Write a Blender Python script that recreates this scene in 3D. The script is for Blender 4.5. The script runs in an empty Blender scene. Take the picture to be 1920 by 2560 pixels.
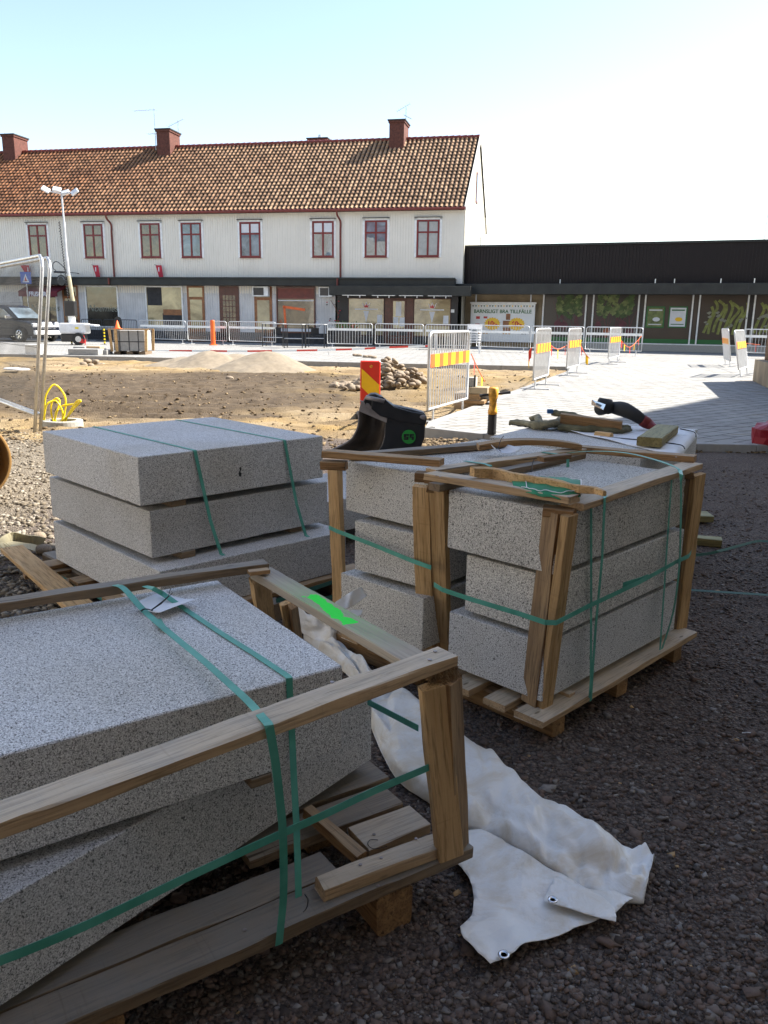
import bpy, bmesh, math, random
import numpy as np
from mathutils import Vector, Matrix, Euler, noise

S = bpy.context.scene
COL = S.collection
R = math.radians
random.seed(7)
RNG = np.random.default_rng(11)

# ---------------------------------------------------------------- camera
EYE, FOC, IW, IH = 1.35, 2000.0, 1920.0, 2560.0
cam = bpy.data.cameras.new('camera')
cam.sensor_fit = 'VERTICAL'; cam.sensor_height = 36.0; cam.lens = 36.0 * FOC / IH
cam.clip_start = 0.05; cam.clip_end = 2000
co = bpy.data.objects.new('camera', cam); COL.objects.link(co)
CM = (Matrix.Rotation(R(90 - 13.5), 3, 'X') @ Matrix.Rotation(0.0135, 3, 'Z'))
co.matrix_world = Matrix.Translation((0, 0, EYE)) @ CM.to_4x4()
S.camera = co

# ---------------------------------------------------------------- sky, sun, exposure
SUN_EL, SUN_AZ = R(44), math.atan2(.954, .300)      # azimuth measured from +Y towards +X
w = bpy.data.worlds.new('World'); S.world = w; w.use_nodes = True
nt = w.node_tree; nt.nodes.clear()
sky = nt.nodes.new('ShaderNodeTexSky'); sky.sky_type = 'NISHITA'; sky.sun_disc = False
sky.sun_elevation = SUN_EL; sky.sun_rotation = SUN_AZ
sky.air_density = 1.0; sky.dust_density = 0.6; sky.ozone_density = 1.6
bg = nt.nodes.new('ShaderNodeBackground'); bg.inputs['Strength'].default_value = 0.115
ow = nt.nodes.new('ShaderNodeOutputWorld')
tint = nt.nodes.new('ShaderNodeMix'); tint.data_type = 'RGBA'; tint.blend_type = 'MULTIPLY'; tint.inputs[0].default_value = 1; tint.inputs[7].default_value = (1.08, .985, .90, 1)
nt.links.new(sky.outputs[0], tint.inputs[6]); nt.links.new(tint.outputs[2], bg.inputs['Color']); nt.links.new(bg.outputs[0], ow.inputs['Surface'])
sl = bpy.data.lights.new('sun', 'SUN'); sl.energy = 5.0; sl.angle = R(0.5); sl.color = (1, .95, .86)
so = bpy.data.objects.new('sun', sl); COL.objects.link(so)
sd = Vector((math.sin(SUN_AZ) * math.cos(SUN_EL), math.cos(SUN_AZ) * math.cos(SUN_EL), math.sin(SUN_EL)))
so.rotation_euler = sd.to_track_quat('Z', 'Y').to_euler()
S.view_settings.view_transform = 'Standard'; S.view_settings.look = 'None'
S.view_settings.exposure = 1.58; S.view_settings.gamma = 1
S.view_settings.use_curve_mapping = False

# ---------------------------------------------------------------- helpers
def ray(x, y):
    return CM @ Vector(((x - IW / 2) / FOC, -(y - IH / 2) / FOC, -1.0))
def P(x, y, z=0.0):
    """where the sight line through photo pixel x, y meets the level z"""
    d = ray(x, y); t = (z - EYE) / d.z
    return Vector((0, 0, EYE)) + d * t
def W(x, y, o, yaw):
    """the same on the upright plane through o with heading yaw: (distance along it, height)"""
    d = Vector((math.cos(yaw), math.sin(yaw), 0)); n = Vector((-d.y, d.x, 0))
    r = ray(x, y); t = n.dot(Vector(o) - Vector((0, 0, EYE))) / n.dot(r)
    q = Vector((0, 0, EYE)) + r * t
    return (q - Vector(o)).dot(d), q.z

def tag(o, label=None, cat=None, group=None, kind=None):
    for k, v in (('label', label), ('category', cat), ('group', group), ('kind', kind)):
        if v: o[k] = v
    return o
def empty(name, loc=(0, 0, 0), rz=0, label=None, cat=None, group=None):
    o = bpy.data.objects.new(name, None); COL.objects.link(o)
    o.location = loc; o.rotation_euler = (0, 0, rz)
    return tag(o, label, cat, group)

class MB:
    """collects shapes; build() links them as ONE mesh object"""
    def __init__(s): s.v = []; s.f = []; s.m = []; s.mi = 0
    def add(s, vs, fs):
        b = len(s.v); s.v += [tuple(v) for v in vs]; s.f += [tuple(i + b for i in f) for f in fs]
        s.m += [s.mi] * len(fs); return s
    def box(s, a, b):
        x0, y0, z0 = a; x1, y1, z1 = b
        return s.add([(x0,y0,z0),(x1,y0,z0),(x1,y1,z0),(x0,y1,z0),(x0,y0,z1),(x1,y0,z1),(x1,y1,z1),(x0,y1,z1)],
                     [(0,3,2,1),(4,5,6,7),(0,1,5,4),(1,2,6,5),(2,3,7,6),(3,0,4,7)])
    def bar(s, p, q, w, t, up=(0, 0, 1)):
        p = Vector(p); q = Vector(q); x = (q - p).normalized(); up = Vector(up)
        y = up.cross(x)
        if y.length < 1e-4: y = Vector((1, 0, 0)).cross(x)
        y.normalize(); z = x.cross(y)
        vs = [c + y * a * w / 2 + z * b * t / 2 for c in (p, q) for a, b in ((-1,-1),(1,-1),(1,1),(-1,1))]
        return s.add(vs, [(0,3,2,1),(4,5,6,7),(0,1,5,4),(1,2,6,5),(2,3,7,6),(3,0,4,7)])
    def tube(s, pts, r, n=8, closed=False, cap=True):
        pts = [Vector(p) for p in pts]; N = len(pts)
        rs = r if isinstance(r, (list, tuple)) else [r] * N
        vs = []; prev = None
        for i, p in enumerate(pts):
            if closed: t = pts[(i + 1) % N] - pts[i - 1]
            else: t = pts[min(i + 1, N - 1)] - pts[max(i - 1, 0)]
            t.normalize()
            if prev is None:
                a = Vector((0, 0, 1)) if abs(t.z) < .9 else Vector((1, 0, 0))
                u = a.cross(t).normalized()
            else:
                u = (prev - t * prev.dot(t)).normalized()
            prev = u; v = t.cross(u)
            for k in range(n):
                a = 2 * math.pi * k / n
                vs.append(p + (u * math.cos(a) + v * math.sin(a)) * rs[i])
        fs = []
        for i in range(N if closed else N - 1):
            for k in range(n):
                a = i * n + k; b = i * n + (k + 1) % n; c = ((i + 1) % N) * n
                fs.append((a, b, c + (k + 1) % n, c + k))
        if cap and not closed:
            fs.append(tuple(range(n))[::-1]); fs.append(tuple((N - 1) * n + k for k in range(n)))
        return s.add(vs, fs)
    def lathe(s, prof, c=(0, 0, 0), n=24):
        vs = []; c = Vector(c)
        for (r, z) in prof:
            for k in range(n):
                a = 2 * math.pi * k / n; vs.append(c + Vector((r * math.cos(a), r * math.sin(a), z)))
        fs = [(i*n+k, i*n+(k+1)%n, (i+1)*n+(k+1)%n, (i+1)*n+k) for i in range(len(prof)-1) for k in range(n)]
        if prof[0] == prof[-1]: return s.add(vs, fs)
        if prof[0][0] > 1e-6: fs.append(tuple(range(n))[::-1])
        if prof[-1][0] > 1e-6: fs.append(tuple((len(prof)-1)*n + k for k in range(n)))
        return s.add(vs, fs)
    def prism(s, poly, d):
        """closed polygon (list of points) pushed by vector d"""
        d = Vector(d); n = len(poly); a = [Vector(p) for p in poly]; vs = a + [p + d for p in a]
        return s.add(vs, [tuple(range(n))[::-1], tuple(range(n, 2*n))] + [(i, (i+1)%n, n+(i+1)%n, n+i) for i in range(n)])
    def plate(s, poly2, y0, y1):
        """outline in the x-z plane, between depths y0 and y1"""
        return s.prism([(x, y0, z) for x, z in poly2], (0, y1 - y0, 0))
    def ribbon(s, pts, side, w, t=.0012):
        """flat band along pts; side = its width direction (one vector, or one per point)"""
        pts = [Vector(p) for p in pts]; N = len(pts); vs = []
        sides = [Vector(x) for x in side] if isinstance(side, list) else [Vector(side)] * N
        for i, p in enumerate(pts):
            tg = (pts[min(i+1, N-1)] - pts[max(i-1, 0)]).normalized()
            sd_ = (sides[i] - tg * sides[i].dot(tg)).normalized(); nn = tg.cross(sd_)
            for a, b in ((-1,-1),(1,-1),(1,1),(-1,1)): vs.append(p + sd_ * a * w/2 + nn * b * t/2)
        fs = [(i*4+k, i*4+(k+1)%4, i*4+4+(k+1)%4, i*4+4+k) for i in range(N-1) for k in range(4)]
        return s.add(vs, fs + [(3,2,1,0), ((N-1)*4, (N-1)*4+1, (N-1)*4+2, (N-1)*4+3)])
    def build(s, name, mat, parent=None, smooth=False, bevel=0, seg=1, loc=None, mw=None):
        me = bpy.data.meshes.new(name); me.from_pydata(s.v, [], s.f)
        mats = mat if isinstance(mat, (list, tuple)) else [mat]
        for m in mats: me.materials.append(m)
        if len(mats) > 1: me.polygons.foreach_set('material_index', s.m)
        bm = bmesh.new(); bm.from_mesh(me)
        bmesh.ops.recalc_face_normals(bm, faces=bm.faces)
        if bevel: bmesh.ops.bevel(bm, geom=[e for e in bm.edges if len(e.link_faces) == 2 and e.calc_face_angle(0) > .5], offset=bevel, segments=seg, affect='EDGES', profile=.6)
        bm.to_mesh(me); bm.free()
        if smooth:
            for p in me.polygons: p.use_smooth = True
        return link(name, me, parent, loc, mw)

def link(name, me, parent=None, loc=None, mw=None):
    o = bpy.data.objects.new(name, me); COL.objects.link(o)
    if parent is not None: o.parent = parent
    if mw is not None: o.matrix_basis = mw
    elif loc is not None: o.location = loc
    return o
def copy_tree(o, parent=None):
    c = o.copy(); COL.objects.link(c)
    if parent is not None: c.parent = parent
    for ch in [x for x in o.children]: copy_tree(ch, c)
    return c
def smooth_pts(pts, k=6):
    pts = [Vector(p) for p in pts]; out = []
    for i in range(len(pts) - 1):
        p0 = pts[max(i-1, 0)]; p1 = pts[i]; p2 = pts[i+1]; p3 = pts[min(i+2, len(pts)-1)]
        for j in range(k):
            t = j / k
            out.append(.5 * ((2*p1) + (p2-p0)*t + (2*p0-5*p1+4*p2-p3)*t*t + (3*p1-p0-3*p2+p3)*t**3))
    out.append(pts[-1]); return out
def lettering(txt, size, mat, parent, x, y, z, name='lettering', rot=None, extrude=.004, align='CENTER', shear=0, bold=0):
    cu = bpy.data.curves.new(name, 'FONT'); cu.body = txt; cu.size = size; cu.extrude = extrude
    cu.align_x = align; cu.align_y = 'CENTER'; cu.shear = shear; cu.offset = bold
    t = bpy.data.objects.new(name + '_source', cu); COL.objects.link(t)
    dg = bpy.context.evaluated_depsgraph_get(); dg.update()
    me = bpy.data.meshes.new_from_object(t.evaluated_get(dg)); me.name = name
    bpy.data.objects.remove(t)
    me.materials.clear(); me.materials.append(mat)
    return link(name, me, parent, mw=Matrix.Translation((x, y, z)) @ (rot or Matrix.Rotation(R(90), 4, 'X')))

# ---------------------------------------------------------------- materials
class NT:
    def __init__(s, name):
        s.m = bpy.data.materials.new(name); s.m.use_nodes = True; s.t = s.m.node_tree
        s.b = s.t.nodes['Principled BSDF']
    def n(s, typ, **kw):
        o = s.t.nodes.new(typ)
        for k, v in kw.items(): setattr(o, k, v)
        return o
    def l(s, a, b): s.t.links.new(a, b)
    def coord(s, scale=(1,1,1), rnd=True, out='Object'):
        tc = s.n('ShaderNodeTexCoord'); mp = s.n('ShaderNodeMapping'); mp.inputs['Scale'].default_value = scale
        s.l(tc.outputs[out], mp.inputs['Vector'])
        if rnd:
            oi = s.n('ShaderNodeObjectInfo'); mu = s.n('ShaderNodeMath', operation='MULTIPLY'); mu.inputs[1].default_value = 57.0
            s.l(oi.outputs['Random'], mu.inputs[0]); s.l(mu.outputs[0], mp.inputs['Location'])
        return mp.outputs[0]
    def noise(s, vec, scale, detail=4, rough=.55, dist=0):
        o = s.n('ShaderNodeTexNoise'); o.inputs['Scale'].default_value = scale; o.inputs['Detail'].default_value = detail
        o.inputs['Roughness'].default_value = rough; o.inputs['Distortion'].default_value = dist
        s.l(vec, o.inputs['Vector']); return o.outputs['Fac']
    def voro(s, vec, scale, feature='F1', out='Distance'):
        o = s.n('ShaderNodeTexVoronoi', feature=feature); o.inputs['Scale'].default_value = scale
        s.l(vec, o.inputs['Vector']); return o.outputs[out]
    def ramp(s, fac, stops, interp='LINEAR'):
        o = s.n('ShaderNodeValToRGB'); o.color_ramp.interpolation = interp
        e = o.color_ramp.elements
        while len(e) < len(stops): e.new(.5)
        for i, (p, c) in enumerate(stops):
            e[i].position = p; e[i].color = (c, c, c, 1) if isinstance(c, (int, float)) else (*c, 1)
        s.l(fac, o.inputs['Fac']); return o.outputs['Color']
    def mix(s, a, b, fac, mode='MIX'):
        o = s.n('ShaderNodeMix', data_type='RGBA', blend_type=mode)
        for i, v in ((0, fac), (6, a), (7, b)):
            if isinstance(v, (int, float)): o.inputs[i].default_value = v
            elif isinstance(v, tuple): o.inputs[i].default_value = (*v, 1)
            else: s.l(v, o.inputs[i])
        return o.outputs[2]
    def math(s, op, a, b=0.0):
        o = s.n('ShaderNodeMath', operation=op)
        for i, v in enumerate((a, b)):
            if isinstance(v, (int, float)): o.inputs[i].default_value = v
            else: s.l(v, o.inputs[i])
        return o.outputs[0]
    def bump(s, h, strength=.5, dist=.01, prev=None):
        o = s.n('ShaderNodeBump'); o.inputs['Strength'].default_value = strength; o.inputs['Distance'].default_value = dist
        s.l(h, o.inputs['Height'])
        if prev: s.l(prev, o.inputs['Normal'])
        return o.outputs[0]
    def done(s, col=None, rough=.6, normal=None, spec=.5, metal=0):
        if col is not None:
            if isinstance(col, tuple): s.b.inputs['Base Color'].default_value = (*col, 1)
            else: s.l(col, s.b.inputs['Base Color'])
        if isinstance(rough, (int, float)): s.b.inputs['Roughness'].default_value = rough
        else: s.l(rough, s.b.inputs['Roughness'])
        s.b.inputs['Specular IOR Level'].default_value = spec; s.b.inputs['Metallic'].default_value = metal
        if normal: s.l(normal, s.b.inputs['Normal'])
        return s.m

def plain(name, col, rough=.5, metal=0, var=.12, scale=6, bump=0, spec=.5):
    k = NT(name); v = k.coord((1,1,1)); f = k.noise(v, scale, 5)
    c = k.mix(tuple(x * (1 - var) for x in col), tuple(min(1, x * (1 + var)) for x in col), k.ramp(f, [(.3, 0), (.7, 1)]))
    return k.done(c, rough, k.bump(f, bump, .01) if bump else None, spec, metal)

def granite(name, tone=1.0, tint=(1, 1, 1), fs=1.0):
    k = NT(name); v = k.coord((1,1,1))
    g = lambda x: tuple(x * tone * t for t in tint)
    n1 = k.noise(v, 285 * fs, 3, .72); n2 = k.noise(v, 150 * fs, 2, .6); n3 = k.noise(v, 3.0, 4)
    vo = k.voro(v, 210, out='Color')
    c = k.ramp(n1, [(.35, g(.10)), (.44, g(.37)), (.52, g(.61)), (.63, g(.84))])
    sp = k.ramp(n2, [(.35, 1), (.41, 0)])
    c = k.mix(c, g(.05), k.math('MULTIPLY', sp, .85))
    c = k.mix(c, g(.62), k.math('MULTIPLY', k.ramp(k.n_sep(vo), [(.86, 0), (.9, 1)]), .6))
    c = k.mix(c, (.75, .72, .68), k.ramp(n3, [(.35, .0), (.75, .42)]), 'MULTIPLY')
    st = k.noise(v, 1.1, 3)
    c = k.mix(c, (.80, .74, .62), k.ramp(st, [(.50, 0), (.72, .6)]), 'MULTIPLY')
    oi = k.n('ShaderNodeObjectInfo'); tv = k.n('ShaderNodeHueSaturation'); k.l(k.math('ADD', k.math('MULTIPLY', oi.outputs['Random'], .22), .90), tv.inputs['Value']); k.l(c, tv.inputs['Color']); c = tv.outputs[0]
    c = k.mix(c, (.45, .42, .38), k.ramp(k.noise(v, 8, 7, .75), [(.64, 0), (.76, .4)]), 'MULTIPLY')
    return k.done(c, .78, k.bump(n1, .25, .002), .3)
def _nsep(s, colr):
    o = s.n('ShaderNodeSeparateColor'); s.l(colr, o.inputs[0]); return o.outputs[0]
NT.n_sep = _nsep

def wood(name, light, dark, grey=0.0, knots=True, rough=.75):
    k = NT(name); v = k.coord((1.2, 14, 14)); fine = k.coord((8, 160, 160))
    a = k.noise(v, 2.2, 5, .6, .6); b = k.noise(fine, 1.0, 3, .6)
    c = k.mix(dark, light, k.ramp(a, [(.3, 0), (.68, 1)]))
    c = k.mix(c, tuple(x * .55 for x in dark), k.ramp(b, [(.36, .7), (.5, 0)]))
    oi = k.n('ShaderNodeObjectInfo')
    hs = k.n('ShaderNodeHueSaturation'); hs.inputs['Saturation'].default_value = 1
    k.l(k.math('ADD', k.math('MULTIPLY', oi.outputs['Random'], .35), .82), hs.inputs['Value']); k.l(c, hs.inputs['Color']); c = hs.outputs[0]
    big = k.noise(k.coord((1, 1, 1)), 5.5, 6, .65)
    if grey:
        tc = k.n('ShaderNodeTexCoord'); sn = k.n('ShaderNodeSeparateXYZ'); k.l(tc.outputs['Normal'], sn.inputs[0])
        up = k.ramp(sn.outputs[2], [(.5, .35), (.8, 1)])
        gm = sum(light) / 3 * .78; c = k.mix(c, (gm * 1.05, gm, gm * .91), k.math('MULTIPLY', up, k.ramp(big, [(.32, min(1, grey * 1.15)), (.7, grey * .4)])))
        c = k.mix(c, (.72, .55, .36), k.math('SUBTRACT', 1.0, up), 'MULTIPLY')
    blot = k.noise(k.coord((3, 9, 9)), 3.1, 6, .7)
    c = k.mix(c, tuple(x * .35 for x in dark), k.ramp(blot, [(.62, 0), (.8, .55)]))
    if knots:
        vk = k.voro(k.coord((2.2, 7, 7)), 1.6)
        c = k.mix(c, tuple(x * .3 for x in dark), k.ramp(vk, [(.035, .85), (.07, 0)]))
    saw = k.noise(k.coord((110, 5, 5)), 1, 2, .6); c = k.mix(c, tuple(x * .6 for x in dark), k.ramp(saw, [(.62, 0), (.74, .28)]))
    crk = k.noise(k.coord((1.6, 55, 55)), 1, 3, .6); c = k.mix(c, tuple(x * .16 for x in dark), k.ramp(crk, [(.67, 0), (.70, .8)]))
    return k.done(c, rough, k.bump(b, .8, .002, k.bump(saw, .3, .001, k.bump(a, .3, .002))), .3)

M = {}
M['granite'] = granite('granite', 1.0, (1, 1, 1), 1.3)
M['granite_warm'] = granite('granite_warm', .97, (1.03, 1.0, .94))
M['granite_dark'] = granite('granite_dark', .88)
M['wood_new'] = wood('pine_fresh', (.56, .37, .185), (.40, .24, .10))
M['wood_tan'] = wood('pine_tan', (.44, .30, .16), (.28, .17, .08), .25)
M['wood_grey'] = wood('pine_weathered', (.64, .50, .34), (.43, .32, .20), .5)
M['wood_deck'] = wood('pallet_weathered', (.33, .26, .185), (.19, .14, .09), .75)
M['wood_green'] = wood('timber_treated', (.36, .33, .16), (.22, .20, .09), .15)
M['wood_rust'] = wood('timber_stained', (.36, .235, .12), (.17, .10, .05), .15)

def paint_board():
    k = NT('board_with_spray_paint'); v = k.coord((1.2, 14, 14)); a = k.noise(v, 2.2, 5, .6, .6)
    fine = k.noise(k.coord((8, 160, 160)), 1, 3)
    c = k.mix((.30, .22, .14), (.46, .38, .28), k.ramp(a, [(.3, 0), (.68, 1)]))
    c = k.mix(c, (.20, .18, .15), k.ramp(fine, [(.36, .6), (.5, 0)]))
    c = k.mix(c, (.33, .32, .29), .35)
    tc = k.n('ShaderNodeTexCoord'); sx = k.n('ShaderNodeSeparateXYZ'); k.l(tc.outputs['Object'], sx.inputs[0])
    nz = k.noise(k.coord((1, 1, 1), False), 22, 4); n2 = k.noise(k.coord((1, 1, 1), False), 7, 3)
    wob = k.math('MULTIPLY', k.math('SUBTRACT', nz, .5), .05)
    # painted stripe wanders across the board
    cen = k.math('MULTIPLY', k.math('SUBTRACT', sx.outputs[0], PAINT_X), -.09)
    dy = k.math('ABSOLUTE', k.math('SUBTRACT', k.math('ADD', sx.outputs[1], wob), k.math('ADD', cen, k.math('MULTIPLY', k.math('SUBTRACT', n2, .5), .03))))
    dx = k.math('ABSOLUTE', k.math('SUBTRACT', k.math('ADD', sx.outputs[0], k.math('MULTIPLY', wob, 1.3)), PAINT_X))
    core = k.math('MULTIPLY', k.math('LESS_THAN', dy, .018), k.math('LESS_THAN', dx, .115))
    halo = k.math('MULTIPLY', k.ramp(k.math('MULTIPLY', dx, 3.2), [(.2, .55), (1, 0)]), k.ramp(k.noise(k.coord((1,1,1), False), 300, 2), [(.4, .25), (.6, 1)]))
    top = k.math('GREATER_THAN', sx.outputs[2], .0105)
    c = k.mix(c, (.22, .62, .14), k.math('MULTIPLY', halo, k.math('MULTIPLY', top, .75)))
    c = k.mix(c, (.03, .86, .06), k.math('MULTIPLY', core, top))
    return k.done(c, .7, k.bump(fine, .5, .0015), .3)

def strap_mat():
    k = NT('strap_green'); f = k.noise(k.coord((1, 1, 1)), 12, 3); g = k.voro(k.coord((1,1,1)), 700)
    c = k.mix((.060, .27, .20), (.10, .36, .28), k.ramp(f, [(.35, 0), (.65, 1)]))
    k.b.inputs['Transmission Weight'].default_value = .0
    return k.done(c, .42, k.bump(g, .25, .0006), .4)
M['strap'] = strap_mat()
M['strap_dark'] = plain('strap_dark', (.025, .10, .072), .5)

def metal_galv():
    k = NT('galvanised_steel'); v = k.coord((1,1,1)); f = k.noise(v, 18, 5)
    c = k.mix((.42, .43, .44), (.62, .63, .64), k.ramp(f, [(.3, 0), (.7, 1)]))
    return k.done(c, .38, None, .5, .75)
M['galv'] = metal_galv()
M['galv_white'] = plain('barrier_zinc', (.58, .59, .60), .45, .35)
M['saw_red'] = plain('tool_red', (.17, .012, .012), .55)
M['poster_pale'] = plain('printed_pale', (.22, .22, .17), .5)
M['wire'] = plain('fence_wire', (.07, .07, .07), .7)
M['white'] = plain('white_paint', (.78, .78, .76), .45)
M['board_white'] = plain('sign_white', (.74, .75, .74), .4, var=.03)
M['black'] = plain('black_paint', (.018, .018, .02), .35)
M['bucket'] = plain('bucket_black_steel', (.012, .012, .014), .42, .0, .5, 9, .2)
M['bucket_in'] = plain('bucket_worn_inside', (.10, .076, .055), .6, 0, .5, 7, .4)
M['steel'] = plain('bare_steel', (.27, .235, .22), .4, .1, .3, 14)
M['black_rub'] = plain('black_rubber', (.02, .02, .02), .75)
M['pvc'] = plain('brown_pipe_plastic', (.30, .17, .06), .35)
M['hoard'] = wood('hoarding_timber', (.20, .13, .07), (.08, .05, .028), .1)
M['yellow'] = plain('yellow_hose', (.80, .62, .01), .35)
M['orange'] = plain('orange_plastic', (.80, .13, .02), .45)
M['red'] = plain('red_plastic', (.50, .015, .015), .4)
M['red_refl'] = plain('red_reflective', (.62, .03, .015), .4, var=.05)
M['yel_refl'] = plain('yellow_reflective', (.85, .50, .01), .4, var=.05)
M['amber'] = plain('amber_worn', (.62, .30, .03), .55, 0, .5, 20, .2)
M['green_sign'] = plain('green_print', (.02, .13, .03), .5, var=.05)
M['maroon'] = plain('maroon_cloth', (.12, .008, .018), .8)
M['crimson'] = plain('crimson_cloth', (.42, .012, .035), .7)
M['blue'] = plain('blue_print', (.02, .10, .42), .45)
M['blueplastic'] = plain('blue_plastic', (.03, .12, .30), .4)
M['window_red'] = plain('window_red_paint', (.17, .010, .010), .42, var=.2)
M['pipe_red'] = plain('downpipe_red', (.16, .028, .018), .5, var=.25)
M['brick'] = plain('chimney_brick', (.11, .038, .026), .9, var=.35, scale=9)
M['fascia'] = plain('dark_fascia', (.018, .019, .016), .6, var=.4, scale=2)
M['shopdark'] = plain('dark_shopfront', (.020, .019, .020), .5)
M['doorwood'] = plain('varnished_door', (.24, .085, .022), .4, var=.3)
M['mahogany'] = plain('mahogany_door', (.085, .018, .010), .35, var=.3)
M['plinth'] = plain('plinth_dark', (.035, .034, .036), .8, var=.3)
M['concrete'] = plain('concrete', (.34, .33, .30), .85, var=.2, scale=30, bump=.2)
M['beige'] = plain('beige_concrete', (.30, .235, .15), .85, var=.3, scale=1.5)
M['sandp'] = plain('sand_print', (.45, .40, .26), .6)
M['car'] = plain('car_dark_paint', (.012, .016, .028), .18, .3)
M['chrome'] = plain('chrome', (.7, .7, .72), .15, .9)
M['tyre'] = plain('tyre_rubber', (.02, .02, .02), .8)
M['olive'] = plain('olive_cloth', (.105, .098, .055), .95, var=.35, scale=25, bump=.5)
M['olive_pale'] = plain('olive_cloth_faded', (.20, .18, .115), .95, var=.35, scale=25, bump=.5)
M['cardgreen'] = plain('green_glove', (.01, .20, .085), .6, var=.25, scale=14)
M['burlap'] = plain('burlap_fibre', (.26, .17, .085), .95, var=.5, scale=60, bump=.6)
M['paperwhite'] = plain('paper_white', (.66, .67, .70), .7, var=.06)
M['leaf'] = plain('printed_leaf', (.05, .085, .02), .6, var=.6, scale=5)
M['leaf2'] = plain('printed_leaf_pale', (.15, .18, .06), .6, var=.5, scale=5)
M['stem'] = plain('printed_asparagus', (.19, .21, .05), .6, var=.4, scale=5)
M['beet'] = plain('printed_beet', (.085, .010, .020), .5, var=.4)
M['beetor'] = plain('printed_orange_beet', (.26, .06, .012), .5, var=.3)
M['poster'] = plain('printed_brown_backdrop', (.055, .036, .022), .35, var=.3, scale=.6)
M['poster_dark'] = plain('printed_dark_backdrop', (.022, .016, .012), .3, var=.3, scale=.6)
M['stone'] = plain('cobble_granite', (.24, .185, .13), .8, var=.35, scale=9, bump=.4)
M['caplight'] = plain('lamp_shell_white', (.75, .75, .75), .3)

def glass(name, base, refl=.06, seed=3.0):
    k = NT(name); v = k.coord((1, 1, 1))
    f = k.noise(v, seed, 4, .6, .8)
    c = k.mix(tuple(x * .3 for x in base), base, k.ramp(f, [(.35, 0), (.66, 1)]))
    return k.done(c, refl, k.bump(k.noise(v, 1.2, 2), .12, .05), 1.0)
M['glass'] = glass('window_glass_sky_tint', (.20, .26, .31), .03, 1.1)  # blue of the reflected sky put into the pane colour
M['glass_warm'] = glass('window_glass_warm', (.20, .14, .07), .05, 1.7)
M['glass_shop'] = glass('shop_glass', (.12, .10, .07), .04, .9)
M['glass_cream'] = glass('shop_glass_cream', (.52, .43, .24), .08, .6)
M['curtain'] = plain('curtain_cloth', (.40, .40, .38), .8)

def wall_boards():
    k = NT('white_board_wall'); v = k.coord((1,1,1), False)
    n = k.noise(v, .7, 5, .6); st = k.noise(k.coord((6, 6, .35), False), 2.5, 5, .65)
    c = k.mix((.74, .70, .62), (.82, .775, .69), k.ramp(n, [(.3, 0), (.7, 1)]))
    c = k.mix(c, (.36, .34, .30), k.ramp(st, [(.60, 0), (.80, .35)]))
    dirt = k.noise(k.coord((3, 3, 1.5), False), 3, 6, .75)
    c = k.mix(c, (.22, .20, .17), k.ramp(dirt, [(.66, 0), (.78, .55)]))
    return k.done(c, .75, None, .3)
M['wall'] = wall_boards()
M['wall_low'] = plain('grey_white_boards', (.62, .61, .60), .8, var=.12, scale=1.5)
M['gable'] = plain('gable_render', (.36, .34, .28), .85, var=.14, scale=1.2)

def roof_mat():
    k = NT('clay_pantiles')
    at = k.n('ShaderNodeAttribute', attribute_name='tile'); 
    v = k.coord((1,1,1), False); tc = k.n('ShaderNodeTexCoord'); sx = k.n('ShaderNodeSeparateXYZ'); k.l(tc.outputs['Object'], sx.inputs[0])
    side = k.ramp(k.math('ADD', k.math('MULTIPLY', sx.outputs[0], 1/30), k.math('ADD', 1.0, k.math('MULTIPLY', k.math('SUBTRACT', k.noise(v, .35, 3), .5), .5))), [(.15, 0), (.75, 1)])
    a = k.mix((.34, .145, .065), (.50, .31, .18), side)
    b = k.mix((.15, .06, .028), (.28, .165, .095), side)
    c = k.mix(b, a, at.outputs['Fac'])
    c = k.mix(c, (.12, .07, .04), k.ramp(k.noise(v, 1.6, 6, .7), [(.52, 0), (.72, .5)]))
    dk = k.n('ShaderNodeAttribute', attribute_name='groove_shade')
    c = k.mix(c, (.022, .014, .010), dk.outputs['Fac'])  # shade in the tile troughs put into the colour
    return k.done(c, .8, k.bump(k.noise(v, 25, 4), .3, .01), .25)
M['roof'] = roof_mat()

def ribbed(name, col, freq):
    k = NT(name); tc = k.n('ShaderNodeTexCoord'); sx = k.n('ShaderNodeSeparateXYZ'); k.l(tc.outputs['Object'], sx.inputs[0])
    f = k.noise(k.coord((2, 2, .3), False), 3, 4)
    c = k.mix(tuple(x*.6 for x in col), col, f)
    return k.done(c, .6, None, .3)
M['cladding'] = ribbed('dark_ribbed_cladding', (.020, .014, .013), 10)

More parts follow.
